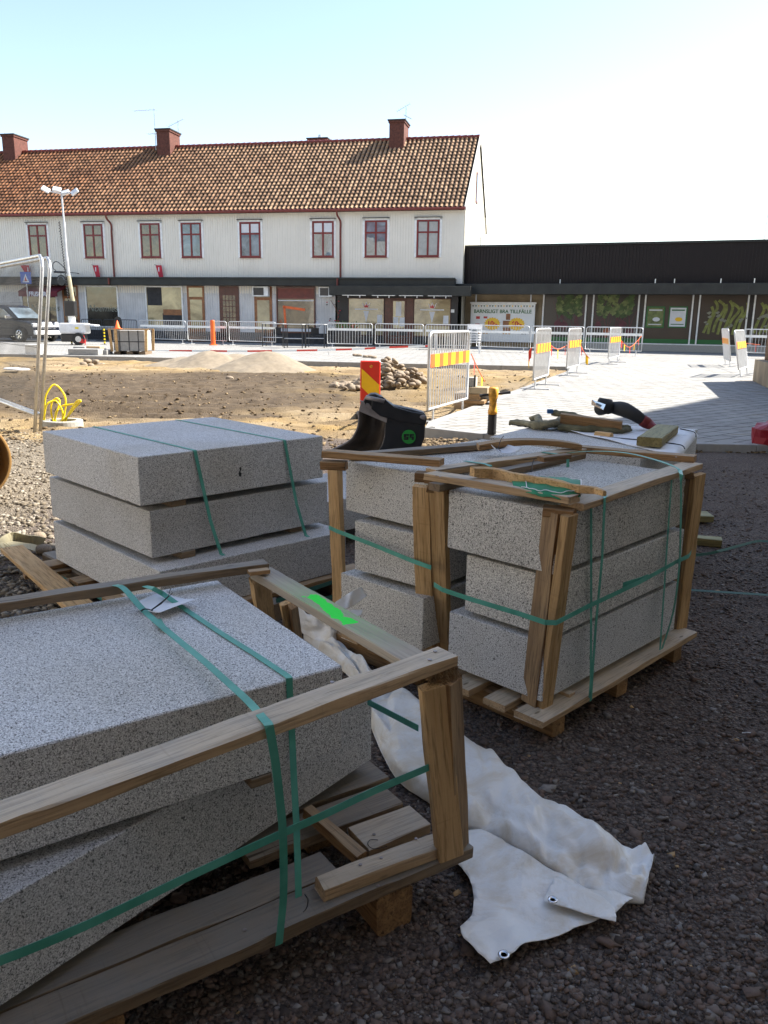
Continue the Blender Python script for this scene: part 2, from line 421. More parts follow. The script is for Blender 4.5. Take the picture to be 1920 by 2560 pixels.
def ground_mat():
    k = NT('ground_gravel_and_soil'); v = k.coord((1,1,1), False)
    soil = k.n('ShaderNodeAttribute', attribute_name='soil').outputs['Fac']
    dark = k.n('ShaderNodeAttribute', attribute_name='dark').outputs['Fac']
    # gravel: crushed reddish stone
    vc = k.voro(v, 75, out='Color'); vd = k.voro(v, 75); vd2 = k.voro(v, 190); vc2 = k.voro(v, 190, out='Color')
    g = k.ramp(k.n_sep(vc), [(0, (.075, .058, .048)), (.4, (.12, .092, .076)), (.7, (.15, .11, .09)), (1, (.22, .185, .16))])
    g2 = k.ramp(k.n_sep(vc2), [(0, (.075, .06, .05)), (1, (.20, .16, .135))])
    g = k.mix(g, g2, .45)
    g = k.mix(g, (.035, .028, .025), k.ramp(vd, [(.45, 0), (.8, .8)]))
    g = k.mix(g, (.09, .06, .045), k.ramp(k.noise(v, 1.3, 4), [(.45, 0), (.7, .4)]))
    ds = k.noise(v, 4, 6, .7); n2 = k.noise(v, .8, 5, .6); n3 = k.noise(v, 40, 4, .7)
    s1 = k.mix((.22, .155, .085), (.36, .28, .175), k.ramp(n2, [(.35, 0), (.65, 1)]))
    s1 = k.mix(s1, (.36, .235, .075), k.ramp(k.noise(v, .45, 4), [(.46, 0), (.62, .6)]))
    strk = k.noise(k.coord((.7, 4.0, 1), False), 2.2, 6, .7); s1 = k.mix(s1, (.12, .08, .045), k.ramp(strk, [(.55, 0), (.68, .65)]))  # dark brown furrow streaks, with rut shade put into the colour
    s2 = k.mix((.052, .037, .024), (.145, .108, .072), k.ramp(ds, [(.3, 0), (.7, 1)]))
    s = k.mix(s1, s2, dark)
    s = k.mix(s, (.07, .045, .025), k.ramp(ds, [(.60, 0), (.78, .55)]))
    s = k.mix(s, (.33, .28, .20), k.ramp(n3, [(.62, 0), (.75, .3)]))
    c = k.mix(g, s, soil)
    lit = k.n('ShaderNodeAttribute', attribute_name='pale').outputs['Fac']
    c = k.mix(c, k.mix((.12, .098, .073), (.27, .23, .175), k.n_sep(vc)), lit)  # sunlight on the left gravel put into a paler colour
    h = k.math('MULTIPLY', vd, -1.0)
    nb = k.bump(vd2, .5, -.004, k.bump(vd, .9, -.012, k.bump(ds, .6, .05)))
    return k.done(c, .93, nb, .2)
M['ground'] = ground_mat()

def pavers(name, c1, c2, w, h, yaw, dirt=True):
    k = NT(name); tc = k.n('ShaderNodeTexCoord'); mp = k.n('ShaderNodeMapping'); mp.inputs['Rotation'].default_value = (0, 0, yaw)
    k.l(tc.outputs['Object'], mp.inputs['Vector'])
    b = k.n('ShaderNodeTexBrick'); k.l(mp.outputs[0], b.inputs['Vector'])
    b.inputs['Color1'].default_value = (*c1, 1); b.inputs['Color2'].default_value = (*c2, 1); b.inputs['Mortar'].default_value = (.06, .055, .05, 1)
    b.inputs['Scale'].default_value = 1; b.inputs['Brick Width'].default_value = w; b.inputs['Row Height'].default_value = h
    b.inputs['Mortar Size'].default_value = .011; b.inputs['Mortar Smooth'].default_value = .3
    c = b.outputs['Color']
    v = k.coord((1,1,1), False)
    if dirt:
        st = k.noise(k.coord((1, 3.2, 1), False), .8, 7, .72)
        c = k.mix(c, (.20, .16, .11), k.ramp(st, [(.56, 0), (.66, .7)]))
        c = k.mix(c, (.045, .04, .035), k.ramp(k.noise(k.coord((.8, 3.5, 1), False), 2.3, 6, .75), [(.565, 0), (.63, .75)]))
    return k.done(c, .85, k.bump(k.math('MULTIPLY', b.outputs['Fac'], -1), .5, .008), .25)
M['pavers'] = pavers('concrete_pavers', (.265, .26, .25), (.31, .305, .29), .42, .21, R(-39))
M['kerb'] = plain('kerb_concrete', (.27, .265, .255), .85, var=.12, scale=12)
M['asphalt'] = plain('grey_paving', (.16, .165, .18), .9, var=.2, scale=8)
M['bag_red'] = plain('bag_red', (.22, .008, .016), .4)
M['sand'] = plain('pale_sand', (.22, .18, .13), .95, var=.15, scale=8, bump=.3)

def tarp_mat():
    k = NT('tarpaulin_white'); v = k.coord((1,1,1), False)
    st = k.noise(v, 4.5, 7, .68, 1.2)
    c = k.mix((.80, .79, .765), (.60, .49, .33), k.ramp(st, [(.44, 0), (.66, .7)]))
    c = k.mix(c, (.22, .16, .10), k.ramp(k.noise(v, 19, 6, .7), [(.66, 0), (.78, .6)]))
    wr = k.noise(v, 9, 5, .6, 1.2); wr2 = k.math('ABSOLUTE', k.math('SUBTRACT', k.noise(v, 6.5, 2, .5, 2.2), .5)); fine = k.noise(v, 45, 3)
    nb = k.bump(fine, .25, .003, k.bump(wr, .5, .012, k.bump(wr2, .45, .012)))
    return k.done(c, .42, nb, .45)
M['tarp'] = tarp_mat()
# ---------------------------------------------------------------- ground
def fnoise(X, Y, seed, scale, octs=4, rough=.55):
    out = np.zeros(X.shape); amp = 1.0; tot = 0
    for k in range(octs):
        r = np.random.default_rng(seed * 31 + k); G = r.random((128, 128))
        xs = X * scale * 2**k + 13.7 * k; ys = Y * scale * 2**k + 5.1 * k
        xi = np.floor(xs).astype(int); yi = np.floor(ys).astype(int); fx = xs - xi; fy = ys - yi
        fx = fx*fx*(3-2*fx); fy = fy*fy*(3-2*fy)
        g = lambda a, b: G[a % 128, b % 128]
        out += amp * ((g(xi,yi)*(1-fx)+g(xi+1,yi)*fx)*(1-fy) + (g(xi,yi+1)*(1-fx)+g(xi+1,yi+1)*fx)*fy)
        tot += amp; amp *= rough
    return out / tot - .5
def sstep(a, b, x):
    t = np.clip((x - a) / (b - a), 0, 1); return t*t*(3-2*t)

SOIL_Z = -.03
PL_PTS = [P(-700, 880, .08), P(0, 885, .08), P(480, 896, .08), P(1000, 909, .08), P(1425, 917, .08), P(1423, 927, .08), P(1280, 979, .08),
          P(1156, 1026, .08), P(1074, 1054, .08), P(1064, 1070, .08), P(1211, 1086, .08), P(1742, 1110, .08), P(1891, 1113, .08), P(2300, 1120, .08)]
def inside(X, Y, poly):
    r = np.zeros(X.shape, bool); n = len(poly)
    for i in range(n):
        x1, y1 = poly[i]; x2, y2 = poly[(i+1) % n]
        if y1 == y2: continue
        r ^= ((y1 > Y) != (y2 > Y)) & (X < (x2-x1)*(Y-y1)/(y2-y1)+x1)
    return r
PL_POLY = [(p.x, p.y) for p in PL_PTS] + [(60, 20), (60, 90), (-90, 90), (-90, 40)]

def gheight(X, Y):
    soil = sstep(8.9, 9.5, Y + fnoise(X, Y, 5, .9) * 1.2)
    near = 1 - sstep(8, 10, Y)
    z = fnoise(X, Y, 1, 18, 3) * .012 + fnoise(X, Y, 2, 1.1, 3) * .05 * sstep(2.5, 6, np.hypot(X, Y))
    trk = np.abs(((Y - .10*X + fnoise(X, Y, 12, .15, 2)*2.5) / .62) % 1.0 - .5) * 2
    zs = SOIL_Z + fnoise(X, Y, 3, .5, 5, .6) * .13 + fnoise(X*.35, Y*2.4, 4, 1.3, 5, .62) * .20 + fnoise(X, Y, 9, 7, 3) * .03 - .05 * sstep(.45, .8, trk) * sstep(-.05, .15, fnoise(X*.4, Y, 13, .25, 2) + .1)
    z = z * (1 - soil) + zs * soil
    pile = .30 * np.exp(-(((X + 4.0)/1.0)**2 + ((Y - 9.9)/.7)**2))
    ins = inside(X, Y, PL_POLY)
    return np.where(ins, -.12, z), soil, ins

us = np.linspace(-1.15, 1.15, 620)
ys = [.35]
while ys[-1] < 62: ys.append(ys[-1] * 1.0082 + .0012)
ys = np.array(ys); U, Y = np.meshgrid(us, ys); X = U * (Y + .6)
Z, soil, ins = gheight(X, Y)
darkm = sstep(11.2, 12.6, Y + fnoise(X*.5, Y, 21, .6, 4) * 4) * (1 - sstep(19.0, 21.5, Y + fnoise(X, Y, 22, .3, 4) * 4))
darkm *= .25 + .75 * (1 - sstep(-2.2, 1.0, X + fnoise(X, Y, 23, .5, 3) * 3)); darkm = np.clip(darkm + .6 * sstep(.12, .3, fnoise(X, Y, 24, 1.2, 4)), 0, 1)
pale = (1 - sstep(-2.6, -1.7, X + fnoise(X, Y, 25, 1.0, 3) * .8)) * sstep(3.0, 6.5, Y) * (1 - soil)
ny, nx = X.shape
verts = np.stack([X, Y, Z], -1).reshape(-1, 3)
idx = np.arange(ny*nx).reshape(ny, nx)
F = np.stack([idx[:-1,:-1], idx[:-1,1:], idx[1:,1:], idx[1:,:-1]], -1).reshape(-1, 4)
# one skirt out to the horizon and behind the camera
base = len(verts)
def grid_mesh(name, verts, F):
    me = bpy.data.meshes.new(name); me.vertices.add(len(verts)); me.vertices.foreach_set('co', verts.astype(np.float32).ravel())
    me.loops.add(F.size); me.loops.foreach_set('vertex_index', F.astype(np.int32).ravel())
    me.polygons.add(len(F)); me.polygons.foreach_set('loop_start', np.arange(0, F.size, F.shape[1], dtype=np.int32))
    me.polygons.foreach_set('loop_total', np.full(len(F), F.shape[1], dtype=np.int32)); me.update(); me.validate()
    return me
big = np.array([(-300,-300,-.16),(300,-300,-.16),(300,600,-.16),(-300,600,-.16),(-300,-300,-.16)])[:4]
verts2 = np.vstack([verts, big]); F2 = np.vstack([F, [[base, base+1, base+2, base+3]]])
# the near rim turns down to the wide sheet
me = grid_mesh('ground', verts2, F2)
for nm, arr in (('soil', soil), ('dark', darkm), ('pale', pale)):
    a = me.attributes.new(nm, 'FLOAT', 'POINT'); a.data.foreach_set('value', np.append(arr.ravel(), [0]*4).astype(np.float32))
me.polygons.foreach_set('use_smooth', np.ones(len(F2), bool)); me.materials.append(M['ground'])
tag(link('ground', me), kind='structure')
def gz(x, y): return float(gheight(np.array([x]), np.array([y]))[0][0])

# loose crushed stone lying on the near ground: nobody could count it
ico = bmesh.new(); bmesh.ops.create_icosphere(ico, subdivisions=1, radius=1)
iv = np.array([v.co[:] for v in ico.verts]); iff = np.array([[v.index for v in f.verts] for f in ico.faces]); ico.free()
cube_v = np.array([(x, y, z) for x in (-.72, .72) for y in (-.72, .72) for z in (-.72, .72)]); cube_f = np.array([(0,1,3,2),(4,6,7,5),(0,4,5,1),(2,3,7,6),(0,2,6,4),(1,5,7,3)])
def scatter(name, n, sampler, smin, smax, mat, zf, seed, label, flat=.6, ang=True):
    iv, iff = (cube_v, cube_f) if ang else (globals()['iv'], globals()['iff']); nf = iff.shape[1]
    r = np.random.default_rng(seed); pos = sampler(r, n); n = len(pos)
    s = smin + (smax - smin) * r.random(n)**3.6
    sc = np.stack([s * (.7 + .6*r.random(n)), s * (.7 + .6*r.random(n)), s * flat * (.6 + .6*r.random(n))], -1)
    a = r.random(n) * 6.283; ca, sa = np.cos(a), np.sin(a); tl = (r.random(n) - .5) * .9; ct, st = np.cos(tl), np.sin(tl)
    V = (iv[None] * (1 + .7 * (r.random((n, len(iv), 1)) - .5)) + .45 * (r.random((n, len(iv), 3)) - .5)) * sc[:, None]
    x = V[...,0]*ct[:,None] + V[...,2]*st[:,None]; z = -V[...,0]*st[:,None] + V[...,2]*ct[:,None]; y = V[...,1]
    X_ = x*ca[:,None] - y*sa[:,None] + pos[:,0:1]; Y_ = x*sa[:,None] + y*ca[:,None] + pos[:,1:2]
    Z_ = z + (zf(pos[:,0], pos[:,1]) + s*flat*.25)[:,None]
    vv = np.stack([X_, Y_, Z_], -1).reshape(-1, 3); ff = (iff[None] + (np.arange(n)*len(iv))[:,None,None]).reshape(-1, nf)
    me = grid_mesh(name, vv, ff); a = me.attributes.new('tone', 'FLOAT', 'POINT')
    a.data.foreach_set('value', np.repeat(r.random(n), len(iv)).astype(np.float32)); me.materials.append(mat)
    return tag(link(name, me), label, None, None, 'stuff')
def stone_mat(name, stops):
    k = NT(name); t = k.n('ShaderNodeAttribute', attribute_name='tone').outputs['Fac']
    c = k.ramp(t, stops); f = k.noise(k.coord((1,1,1), False), 90, 4)
    c = k.mix(c, (.05, .042, .038), k.ramp(f, [(.5, 0), (.75, .5)])); return k.done(c, .85, k.bump(f, .4, .004), .25)
M['crush'] = stone_mat('crushed_stone', [(0, (.060, .046, .038)), (.35, (.115, .084, .068)), (.6, (.16, .108, .084)), (.9, (.165, .142, .125)), (1, (.26, .235, .21))])
M['crush_sunlit'] = stone_mat('sunlit_gravel', [(0, (.10, .078, .052)), (.5, (.20, .165, .12)), (1, (.33, .29, .235))])  # sunlit copy of the crushed stone, brightness put into the colour
M['clod'] = stone_mat('soil_clods', [(0, (.06, .038, .020)), (.5, (.14, .096, .052)), (1, (.25, .185, .105))])
gh = lambda x, y: gheight(x, y)[0]
def big_s(r, n):
    y = 1.0 + 6.5 * r.random(n)**1.8; u = -.62 + 1.3 * r.random(n); return np.stack([u*(y+.25), y], -1)
scatter('crushed_gravel', 900, big_s, .010, .024, M['crush'], gh, 31, 'larger broken stones strewn over the shaded gravel', .5)
scatter('wood_debris', 260, big_s, .006, .014, M['wood_new'], gh, 32, 'tiny wood chips on the shaded gravel', .15)
def near_s(r, n):
    y = .9 + 6.8 * r.random(n)**2.1; u = -.62 + 1.3 * r.random(n); p = np.stack([u*(y+.25), y], -1)
    return p[~((p[:,0] < -1.6) & (p[:,1] > 3.6))]
scatter('crushed_gravel', 140000, near_s, .0020, .0105, M['crush'], gh, 3, 'dark reddish crushed gravel covering the shaded yard')
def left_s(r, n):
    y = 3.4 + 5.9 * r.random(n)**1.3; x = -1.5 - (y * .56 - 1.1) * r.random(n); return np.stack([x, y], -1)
scatter('sunlit_gravel', 16000, left_s, .004, .022, M['crush_sunlit'], gh, 4, 'gravel at the left edge of the yard, coloured paler as sunlit')
def soil_s(r, n):
    y = 8.6 + 15 * r.random(n)**1.7; x = (r.random(n) * 1.1 - .62) * y
    k = r.random(n) < .25; x = np.where(k, 0.2 + .9 * r.random(n), x); y = np.where(k, 8.2 + 1.0 * r.random(n), y)
    p = np.stack([x, y], -1)
    return p[~inside(p[:,0], p[:,1], PL_POLY)]
scatter('soil_clods', 15000, soil_s, .005, .034, M['clod'], gh, 5, 'brown soil clods over the dug up square', .6)

# ---------------------------------------------------------------- paved square, kerb
def sheet(name, pts, z0, z1, mat):
    mb = MB(); mb.prism([(x, y, z0) for x, y in pts], (0, 0, z1 - z0)); return tag(mb.build(name, mat), kind='structure')
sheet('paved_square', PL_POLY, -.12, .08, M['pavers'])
kb = MB(); Vk = [Vector((p.x, p.y, 0)) for p in PL_PTS]
def inward(a, b): d = (b - a).normalized(); return Vector((-d.y, d.x, 0))
for a, b in zip(Vk[:-1], Vk[1:]):
    L = (b - a).length
    if L < .3: continue
    d = (b - a) / L; n = inward(a, b); k = max(1, round(L / 1.0))
    for i in range(k):
        p = a + d * (L * i / k + .006); q = a + d * (L * (i + 1) / k - .006)
        o_ = n * .012
        kb.add([p - o_ + Vector((0,0,-.1)), q - o_ + Vector((0,0,-.1)), q + n*.12 + Vector((0,0,-.1)), p + n*.12 + Vector((0,0,-.1)),
                p - o_ + Vector((0,0,.086)), q - o_ + Vector((0,0,.086)), q + n*.12 + Vector((0,0,.086)), p + n*.12 + Vector((0,0,.086))],
               [(0,3,2,1),(4,5,6,7),(0,1,5,4),(1,2,6,5),(2,3,7,6),(3,0,4,7)])
tag(kb.build('kerb', M['kerb'], bevel=.006), kind='structure')

# ---------------------------------------------------------------- long two-storey building
YAW = R(-12.2); O = Vector((3.71, 41.0, 0))
bd = empty('terrace_building', O, YAW, 'long white two storey boarded building with tiled roof, shops below', 'building')
def FA(x, y, off=0.0):
    """pixel -> (distance along the front, height) on the front set forward by off"""
    n = Vector((math.sin(-YAW), math.cos(-YAW), 0)); return W(x, y, O - n * off, YAW)
LX = -34.0; ZE, ZR, DE = 6.72, 10.85, 10.4; RY = DE / 2; ZL = 3.36
mb = MB(); mb.box((LX, 0, 2.6), (-.004, .2, ZE))
x = LX
while x < -.1:
    if not (-5.93 < x < -5.85 or -19.0 < x < -18.9): mb.box((x, -.022, ZL), (x + .032, .001, ZE - .14))
    x += .125 + .02 * random.random()
mb.build('wall', M['wall'], bd)
mb = MB(); mb.box((LX, -.045, ZE - .16), (.0, .0, ZE - .02)); mb.build('eaves_board', M['white'], bd)
g = MB(); g.prism([(0, 0, 0), (0, DE, 0), (0, DE, ZE), (0, RY, ZR - .1), (0, 0, ZE)], (.02, 0, 0)); g.build('gable_wall', M['gable'], bd)
g = MB(); g.prism([(.02, -.32, ZE - .22), (.02, -.32, ZE - .02), (.02, RY, ZR + .12), (.02, DE + .3, ZE - .02), (.02, DE + .3, ZE - .22), (.02, RY, ZR - .12)], (.09, 0, 0)); g.build('bargeboard', M['wall'], bd)
g = MB(); g.box((LX, DE - .2, 0), (-.05, DE, ZE)); g.build('rear_wall', M['gable'], bd)
g = MB(); g.box((LX, .2, 0), (LX + .2, DE, ZE)); g.build('far_wall', M['gable'], bd)
for i, (yy, z0, z1) in enumerate(((RY - .55, 7.5, 9.0), (RY + 2.6, 5.0, 6.1), (RY + 3.6, 4.9, 6.0))):
    f = MB().box((.02, yy - .32, z0), (.06, yy + .32, z1)).build('gable_window', M['window_red'] if i == 0 else M['white'], bd)
    MB().box((.061, yy - .24, z0 + .08), (.066, yy + .24, z1 - .08)).build('pane', M['glass'], f)
# pantile roof: real waves and steps
def tiles():
    TW, TR, nseg = .236, .335, 7
    v0, z0 = Vector((0, -.28, ZE - .06)), None
    sl_ = Vector((0, RY + .28, ZR - ZE + .06)); Ls = sl_.length; sd_ = sl_ / Ls; nn = Vector((0, -sd_.z, sd_.y))
    nc = int((0.1 - LX) / TW); nr = int(Ls / TR) + 1
    prof = []
    for k in range(nseg):
        t = k / nseg
        prof.append((t, .058 * max(0, math.sin(math.pi * min(1, t / .62)))**.8 if t < .62 else -.004 * math.sin((t - .62) / .38 * math.pi)))
    rows = []; att = []; gro = []
    rr = np.random.default_rng(3); tv = rr.random((nr + 1, nc + 1)); jit = (rr.random((nr + 1, nc + 1)) - .5)
    V = []; 
    for r in range(nr):
        for (dv, lift) in ((0.0, .034), (.5, .018), (1.0, .0)):
            vv = min((r + dv) * TR, Ls)
            for c in range(nc):
                for (t, h) in prof:
                    x = LX + (c + t) * TW + jit[r, c] * .012
                    p = v0 + sd_ * (vv - jit[r, c] * .03 * (dv == 0)) + nn * (h + lift + jit[r, c] * .012)
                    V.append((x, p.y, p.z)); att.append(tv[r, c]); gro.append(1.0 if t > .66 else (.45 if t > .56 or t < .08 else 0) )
    V = np.array(V); W_ = nc * nseg; H_ = nr * 3
    idx = np.arange(W_ * H_).reshape(H_, W_); F = np.stack([idx[:-1,:-1], idx[:-1,1:], idx[1:,1:], idx[1:,:-1]], -1).reshape(-1, 4)
    me = grid_mesh('roof', V, F)
    for nm, a_ in (('tile', att), ('groove_shade', gro)):
        a = me.attributes.new(nm, 'FLOAT', 'POINT'); a.data.foreach_set('value', np.array(a_, np.float32))
    me.materials.append(M['roof']); return link('roof', me, bd)
roof = tiles()
g = MB(); g.prism([(LX, -.30, ZE - .14), (LX, RY, ZR - .10), (LX, DE + .3, ZE - .14), (LX, DE + .3, ZE - .20), (LX, RY, ZR - .2), (LX, -.30, ZE - .20)], (.10 - LX, 0, 0)); g.build('roof_deck', M['fascia'], bd)
g = MB(); g.prism([(LX, RY - .02, ZR - .02), (LX, DE + .35, ZE - .1), (LX, DE + .35, ZE - .04), (LX, RY - .02, ZR + .06)], (.10 - LX, 0, 0)); g.build('rear_roof', M['pipe_red'], bd)
g = MB(); x = LX
while x < .0:
    g.tube([(x, RY, ZR + .04), (x + .36, RY, ZR + .055)], [.10, .115], 8); x += .34
g.build('ridge_tiles', M['pipe_red'], bd)
g = MB()
for k in range(7):
    a0 = math.pi + k * math.pi / 6
gut = MB(); gut.tube([(LX, -.36, ZE - .12), (.05, -.36, ZE - .12)], .065, 8); gut.build('gutter', M['pipe_red'], bd)
for pxx in (283, 852):
    t_, _ = FA(pxx, 620)
    g = MB(); g.tube(smooth_pts([(t_ - .12, -.36, ZE - .14), (t_ - .10, -.30, ZE - .35), (t_, -.08, ZE - .62), (t_, -.08, ZE - 1.0)], 5) + [Vector((t_, -.08, ZL + .02))], .05, 8)
    g.tube([(t_ + .0, -.66, ZL - .02), (t_, -.66, 3.0)], .05, 8)
    g.build('downpipe', M['pipe_red'], bd)
# chimneys
for (x0, x1, zt, yy, dy) in ((-4.75, -3.95, 11.74, RY - .1, .65), (-18.3, -17.5, 11.74, RY - .1, .65), (-28.3, -27.5, 11.78, RY - .1, .65), (-10.0, -8.9, 11.45, RY + 2.0, .5)):
    g = MB(); g.box((x0, yy - dy, ZR - 1.6), (x1, yy + dy, zt - .16)); g.box((x0 - .05, yy - dy - .05, zt - .16), (x1 + .05, yy + dy + .05, zt - .06)); c = g.build('chimney', M['brick'], bd)
    g = MB(); g.box((x0 - .09, yy - dy - .09, zt - .06), (x1 + .09, yy + dy + .09, zt)); g.build('chimney_cap', M['fascia'], c)
    if x0 == -10.0: MB().lathe([(.1, zt), (.1, zt + .25)], ((x0 + x1)/2, yy, 0), 10).build('flue', M['galv'], c)
# aerials
def aerial(x, y, z0, z1, arms, lab):
    a = empty('roof_aerial', O + Matrix.Rotation(YAW, 3, 'Z') @ Vector((x, y, z0)), YAW, lab, 'aerial')
    MB().tube([(0, 0, 0), (0, 0, z1 - z0)], .022, 6).build('mast', M['galv'], a)
    g = MB()
    for (zz, L0, L1, tilt) in arms:
        g.tube([(L0, 0, zz - z0), (L1, 0, zz - z0 + tilt)], .014, 5)
        for k in range(7):
            f = k / 6; g.tube([(L0 + (L1 - L0)*f, -.25, zz - z0 + tilt*f), (L0 + (L1 - L0)*f, .25, zz - z0 + tilt*f)], .008, 4)
    g.build('antenna_arm', M['galv'], a)
aerial(-18.65, RY - .2, 10.5, 12.95, [(12.85, -1.25, .05, .02), (11.6, -.45, .25, 0)], 'tall thin aerial mast with long arm beside the middle chimney')
aerial(-17.3, RY, 11.7, 12.3, [(12.0, -.6, .3, .35)], 'small tilted aerial on top of the middle chimney')
aerial(-4.0, RY, 11.7, 12.5, [(12.3, -.5, .2, .35), (12.1, -.1, .3, -.2)], 'small aerial on top of the right-hand chimney')
aerial(-28.6, RY, 10.6, 12.0, [(11.9, -.9, .4, -.45)], 'small drooping aerial by the left-hand chimney')
# upper windows
for i, (pxc, kind) in enumerate(((96, 'glass_warm'), (235, 'glass_warm'), (377, 'glass_warm'), (479, 'glass'), (626, 'glass'), (808, 'glass'), (940, 'glass'), (1070, 'glass'))):
    t_, _ = FA(pxc, 600); w2, z0, z1 = .565, 4.40, 6.14
    f = MB(); f.box((t_ - w2, -.06, z0), (t_ - w2 + .085, .03, z1)); f.box((t_ + w2 - .085, -.06, z0), (t_ + w2, .03, z1))
    f.box((t_ - w2 + .0851, -.06, z0), (t_ + w2 - .0851, .03, z0 + .085)); f.box((t_ - w2 + .0851, -.06, z1 - .085), (t_ + w2 - .0851, .03, z1))
    f.box((t_ - .045, -.055, z0 + .0851), (t_ + .045, .03, z1 - .0851)); f.box((t_ - w2 + .0851, -.052, z1 - .62), (t_ + w2 - .0851, .03, z1 - .54))
    o_ = f.build('window', M['window_red'], bd)
    MB().box((t_ - w2 + .08, -.03, z0 + .08), (t_ + w2 - .08, -.024, z1 - .08)).build('pane', M[kind], o_)
    if i in (4, 5, 7): 
        c_ = MB(); c_.box((t_ - w2 + .1, -.0305, z1 - .52), (t_ + w2 - .1, -.0303, z1 - .1)) if i != 7 else c_.box((t_ - w2 + .1, -.0305, z0 + .1), (t_ + w2 - .1, -.0303, z1 - .1))
        c_.build('blind', M['curtain'] if i == 7 else M['paperwhite'], o_)
    s_ = MB(); s_.box((t_ - w2 - .12, -.14, z1 + .10), (t_ + w2 + .12, .01, z1 + .125)); s_.build('drip_flashing', M['fascia'], o_)
    s_ = MB(); s_.box((t_ - w2 - .02, -.10, z0 - .03), (t_ + w2 + .02, .01, z0 - .002)); s_.build('sill', M['window_red'], o_)
    s_ = MB(); s_.box((t_ - w2 - .12, -.035, z0 - .02), (t_ - w2 - .002, .01, z1 + .1)); s_.box((t_ + w2 + .002, -.035, z0 - .02), (t_ + w2 + .12, .01, z1 + .1)); s_.box((t_ - w2 - .12, -.035, z1 + .002), (t_ + w2 + .12, .01, z1 + .1)); s_.build('trim', M['white'], o_)
# dark ledge over the shops, second one on the right
tj, _ = FA(838, 715)
g = MB(); g.box((LX, -.60, 2.98), (-.3, -.002, ZL)); g.box((LX, -.66, ZL - .06), (-.28, -.55, ZL + .03)); g.build('ledge', M['fascia'], bd, bevel=.01)
g = MB(); g.box((tj, -1.15, 2.52), (.55, -.602, 2.975)); g.build('canopy', M['fascia'], bd, bevel=.01)
g = MB()
for a_, b_ in ((856, 915), (930, 988), (998, 1058), (1070, 1130)):
    xa, _ = FA(a_, 738, 1.15); xb, _ = FA(b_, 738, 1.15); g.box((xa, -1.2, 2.50), (xb, -1.152, 2.53))
    g.box((xa + .3, -1.3, 2.40), (xa + .34, -1.21, 2.50)); g.box((xb - .3, -1.3, 2.40), (xb - .26, -1.21, 2.50))
g.build('lamp_rail', M['galv'], bd)
# ground floor
openings = []
g = MB(); g.box((LX, .0, .62), (tj, .16, 2.6)); x = LX
while x < tj - .1: g.box((x, -.018, .62), (x + .03, .001, 2.97)); x += .14
g.build('shop_wall', M['wall_low'], bd)
g = MB(); g.box((LX, -.05, 0), (tj, .1, .62)); g.build('plinth', M['plinth'], bd)
def shopwin(a, b, ztop, zbot, gl, fr, name='shop_window', fw=.07):
    xa, _ = FA(a, 760); xb, _ = FA(b, 760)
    f = MB(); f.box((xa, -.09, zbot), (xa + fw, .0, ztop)); f.box((xb - fw, -.09, zbot), (xb, .0, ztop)); f.box((xa + fw + .001, -.09, zbot), (xb - fw - .001, .0, zbot + fw)); f.box((xa + fw + .001, -.09, ztop - fw), (xb - fw - .001, .0, ztop))
    o_ = f.build(name, M[fr], bd); MB().box((xa + fw - .01, -.05, zbot + fw - .01), (xb - fw + .01, -.045, ztop - fw + .01)).build('pane', M[gl], o_)
    return o_, xa, xb
w1, a1, b1 = shopwin(216, 298, 2.96, .75, 'glass_shop', 'white')
lettering('Noemies', .5, M['poster_pale'], w1, (a1+b1)/2, -.055, 1.75, 'shop_lettering', shear=.35)
w2_, a2, b2 = shopwin(56, 145, 2.5, .75, 'glass_shop', 'white')
lettering('Noemies', .5, M['poster_pale'], w2_, (a2+b2)/2 + .3, -.055, 1.75, 'shop_lettering', shear=.35)
w3, a3, b3 = shopwin(366, 459, 2.96, .75, 'glass_cream', 'white')
MB().box((a3 + .1, -.054, 1.95), (a3 + .95, -.0505, 2.9)).box((a3 + .95, -.053, .9), (b3 - .1, -.0505, 1.55)).build('interior_view', M['plinth'], w3)
MB().box((a3 + 1.0, -.056, 1.45), (b3 - .1, -.0535, 1.75)).build('interior_shelf', M['doorwood'], w3)
w4, a4, b4 = shopwin(692, 789, 2.96, .62, 'glass_warm', 'mahogany')
MB().box((a4 + .08, -.056, 2.35), (b4 - .08, -.0505, 2.88)).build('window_band', M['pipe_red'], w4)
MB().box((a4 + .08, -.066, 2.24), (b4 - .08, -.0505, 2.28)).build('window_rail', M['paperwhite'], w4)
g = MB(); g.bar((a4 + .5, -.056, .75), (a4 + .42, -.056, 2.0), .11, .005, (0, 1, 0)); g.bar((a4 + .35, -.056, 1.95), (b4 - .55, -.056, 1.8), .13, .005, (0, 1, 0)); g.build('orange_display', M['orange'], w4)
MB().box((a4 + .08, -.062, .70), (b4 - .1, -.0505, .85)).build('display_shelf', M['paperwhite'], w4)
def door(a, b, leafmat, gl, panes=0, top=2.96, sub=2.35):
    xa, _ = FA(a, 780); xb, _ = FA(b, 780)
    o_ = MB().box((xa, -.05, .08), (xb, -.02, top)).build('door', M[leafmat], bd)
    f = MB(); cw = (xb - xa - .36)
    if panes:
        for i in range(4):
            for j in range(6):
                f.box((xa + .18 + cw*i/4 + .02, -.056, .8 + j*.29), (xa + .18 + cw*(i+1)/4 - .02, -.0505, .8 + j*.29 + .25))
    else:
        f.box((xa + .16, -.056, .75), (xb - .14, -.0505, sub - .08)); f.box((xa + .12, -.056, sub + .06), (xb - .1, -.0505, top - .08))
    f.build('pane', M[gl], o_)
    MB().tube([(xb - .10, -.06, 1.05), (xb - .10, -.12, 1.05), (xb - .20, -.12, 1.05)], .012, 6).build('handle', M['chrome'], o_)
    return o_
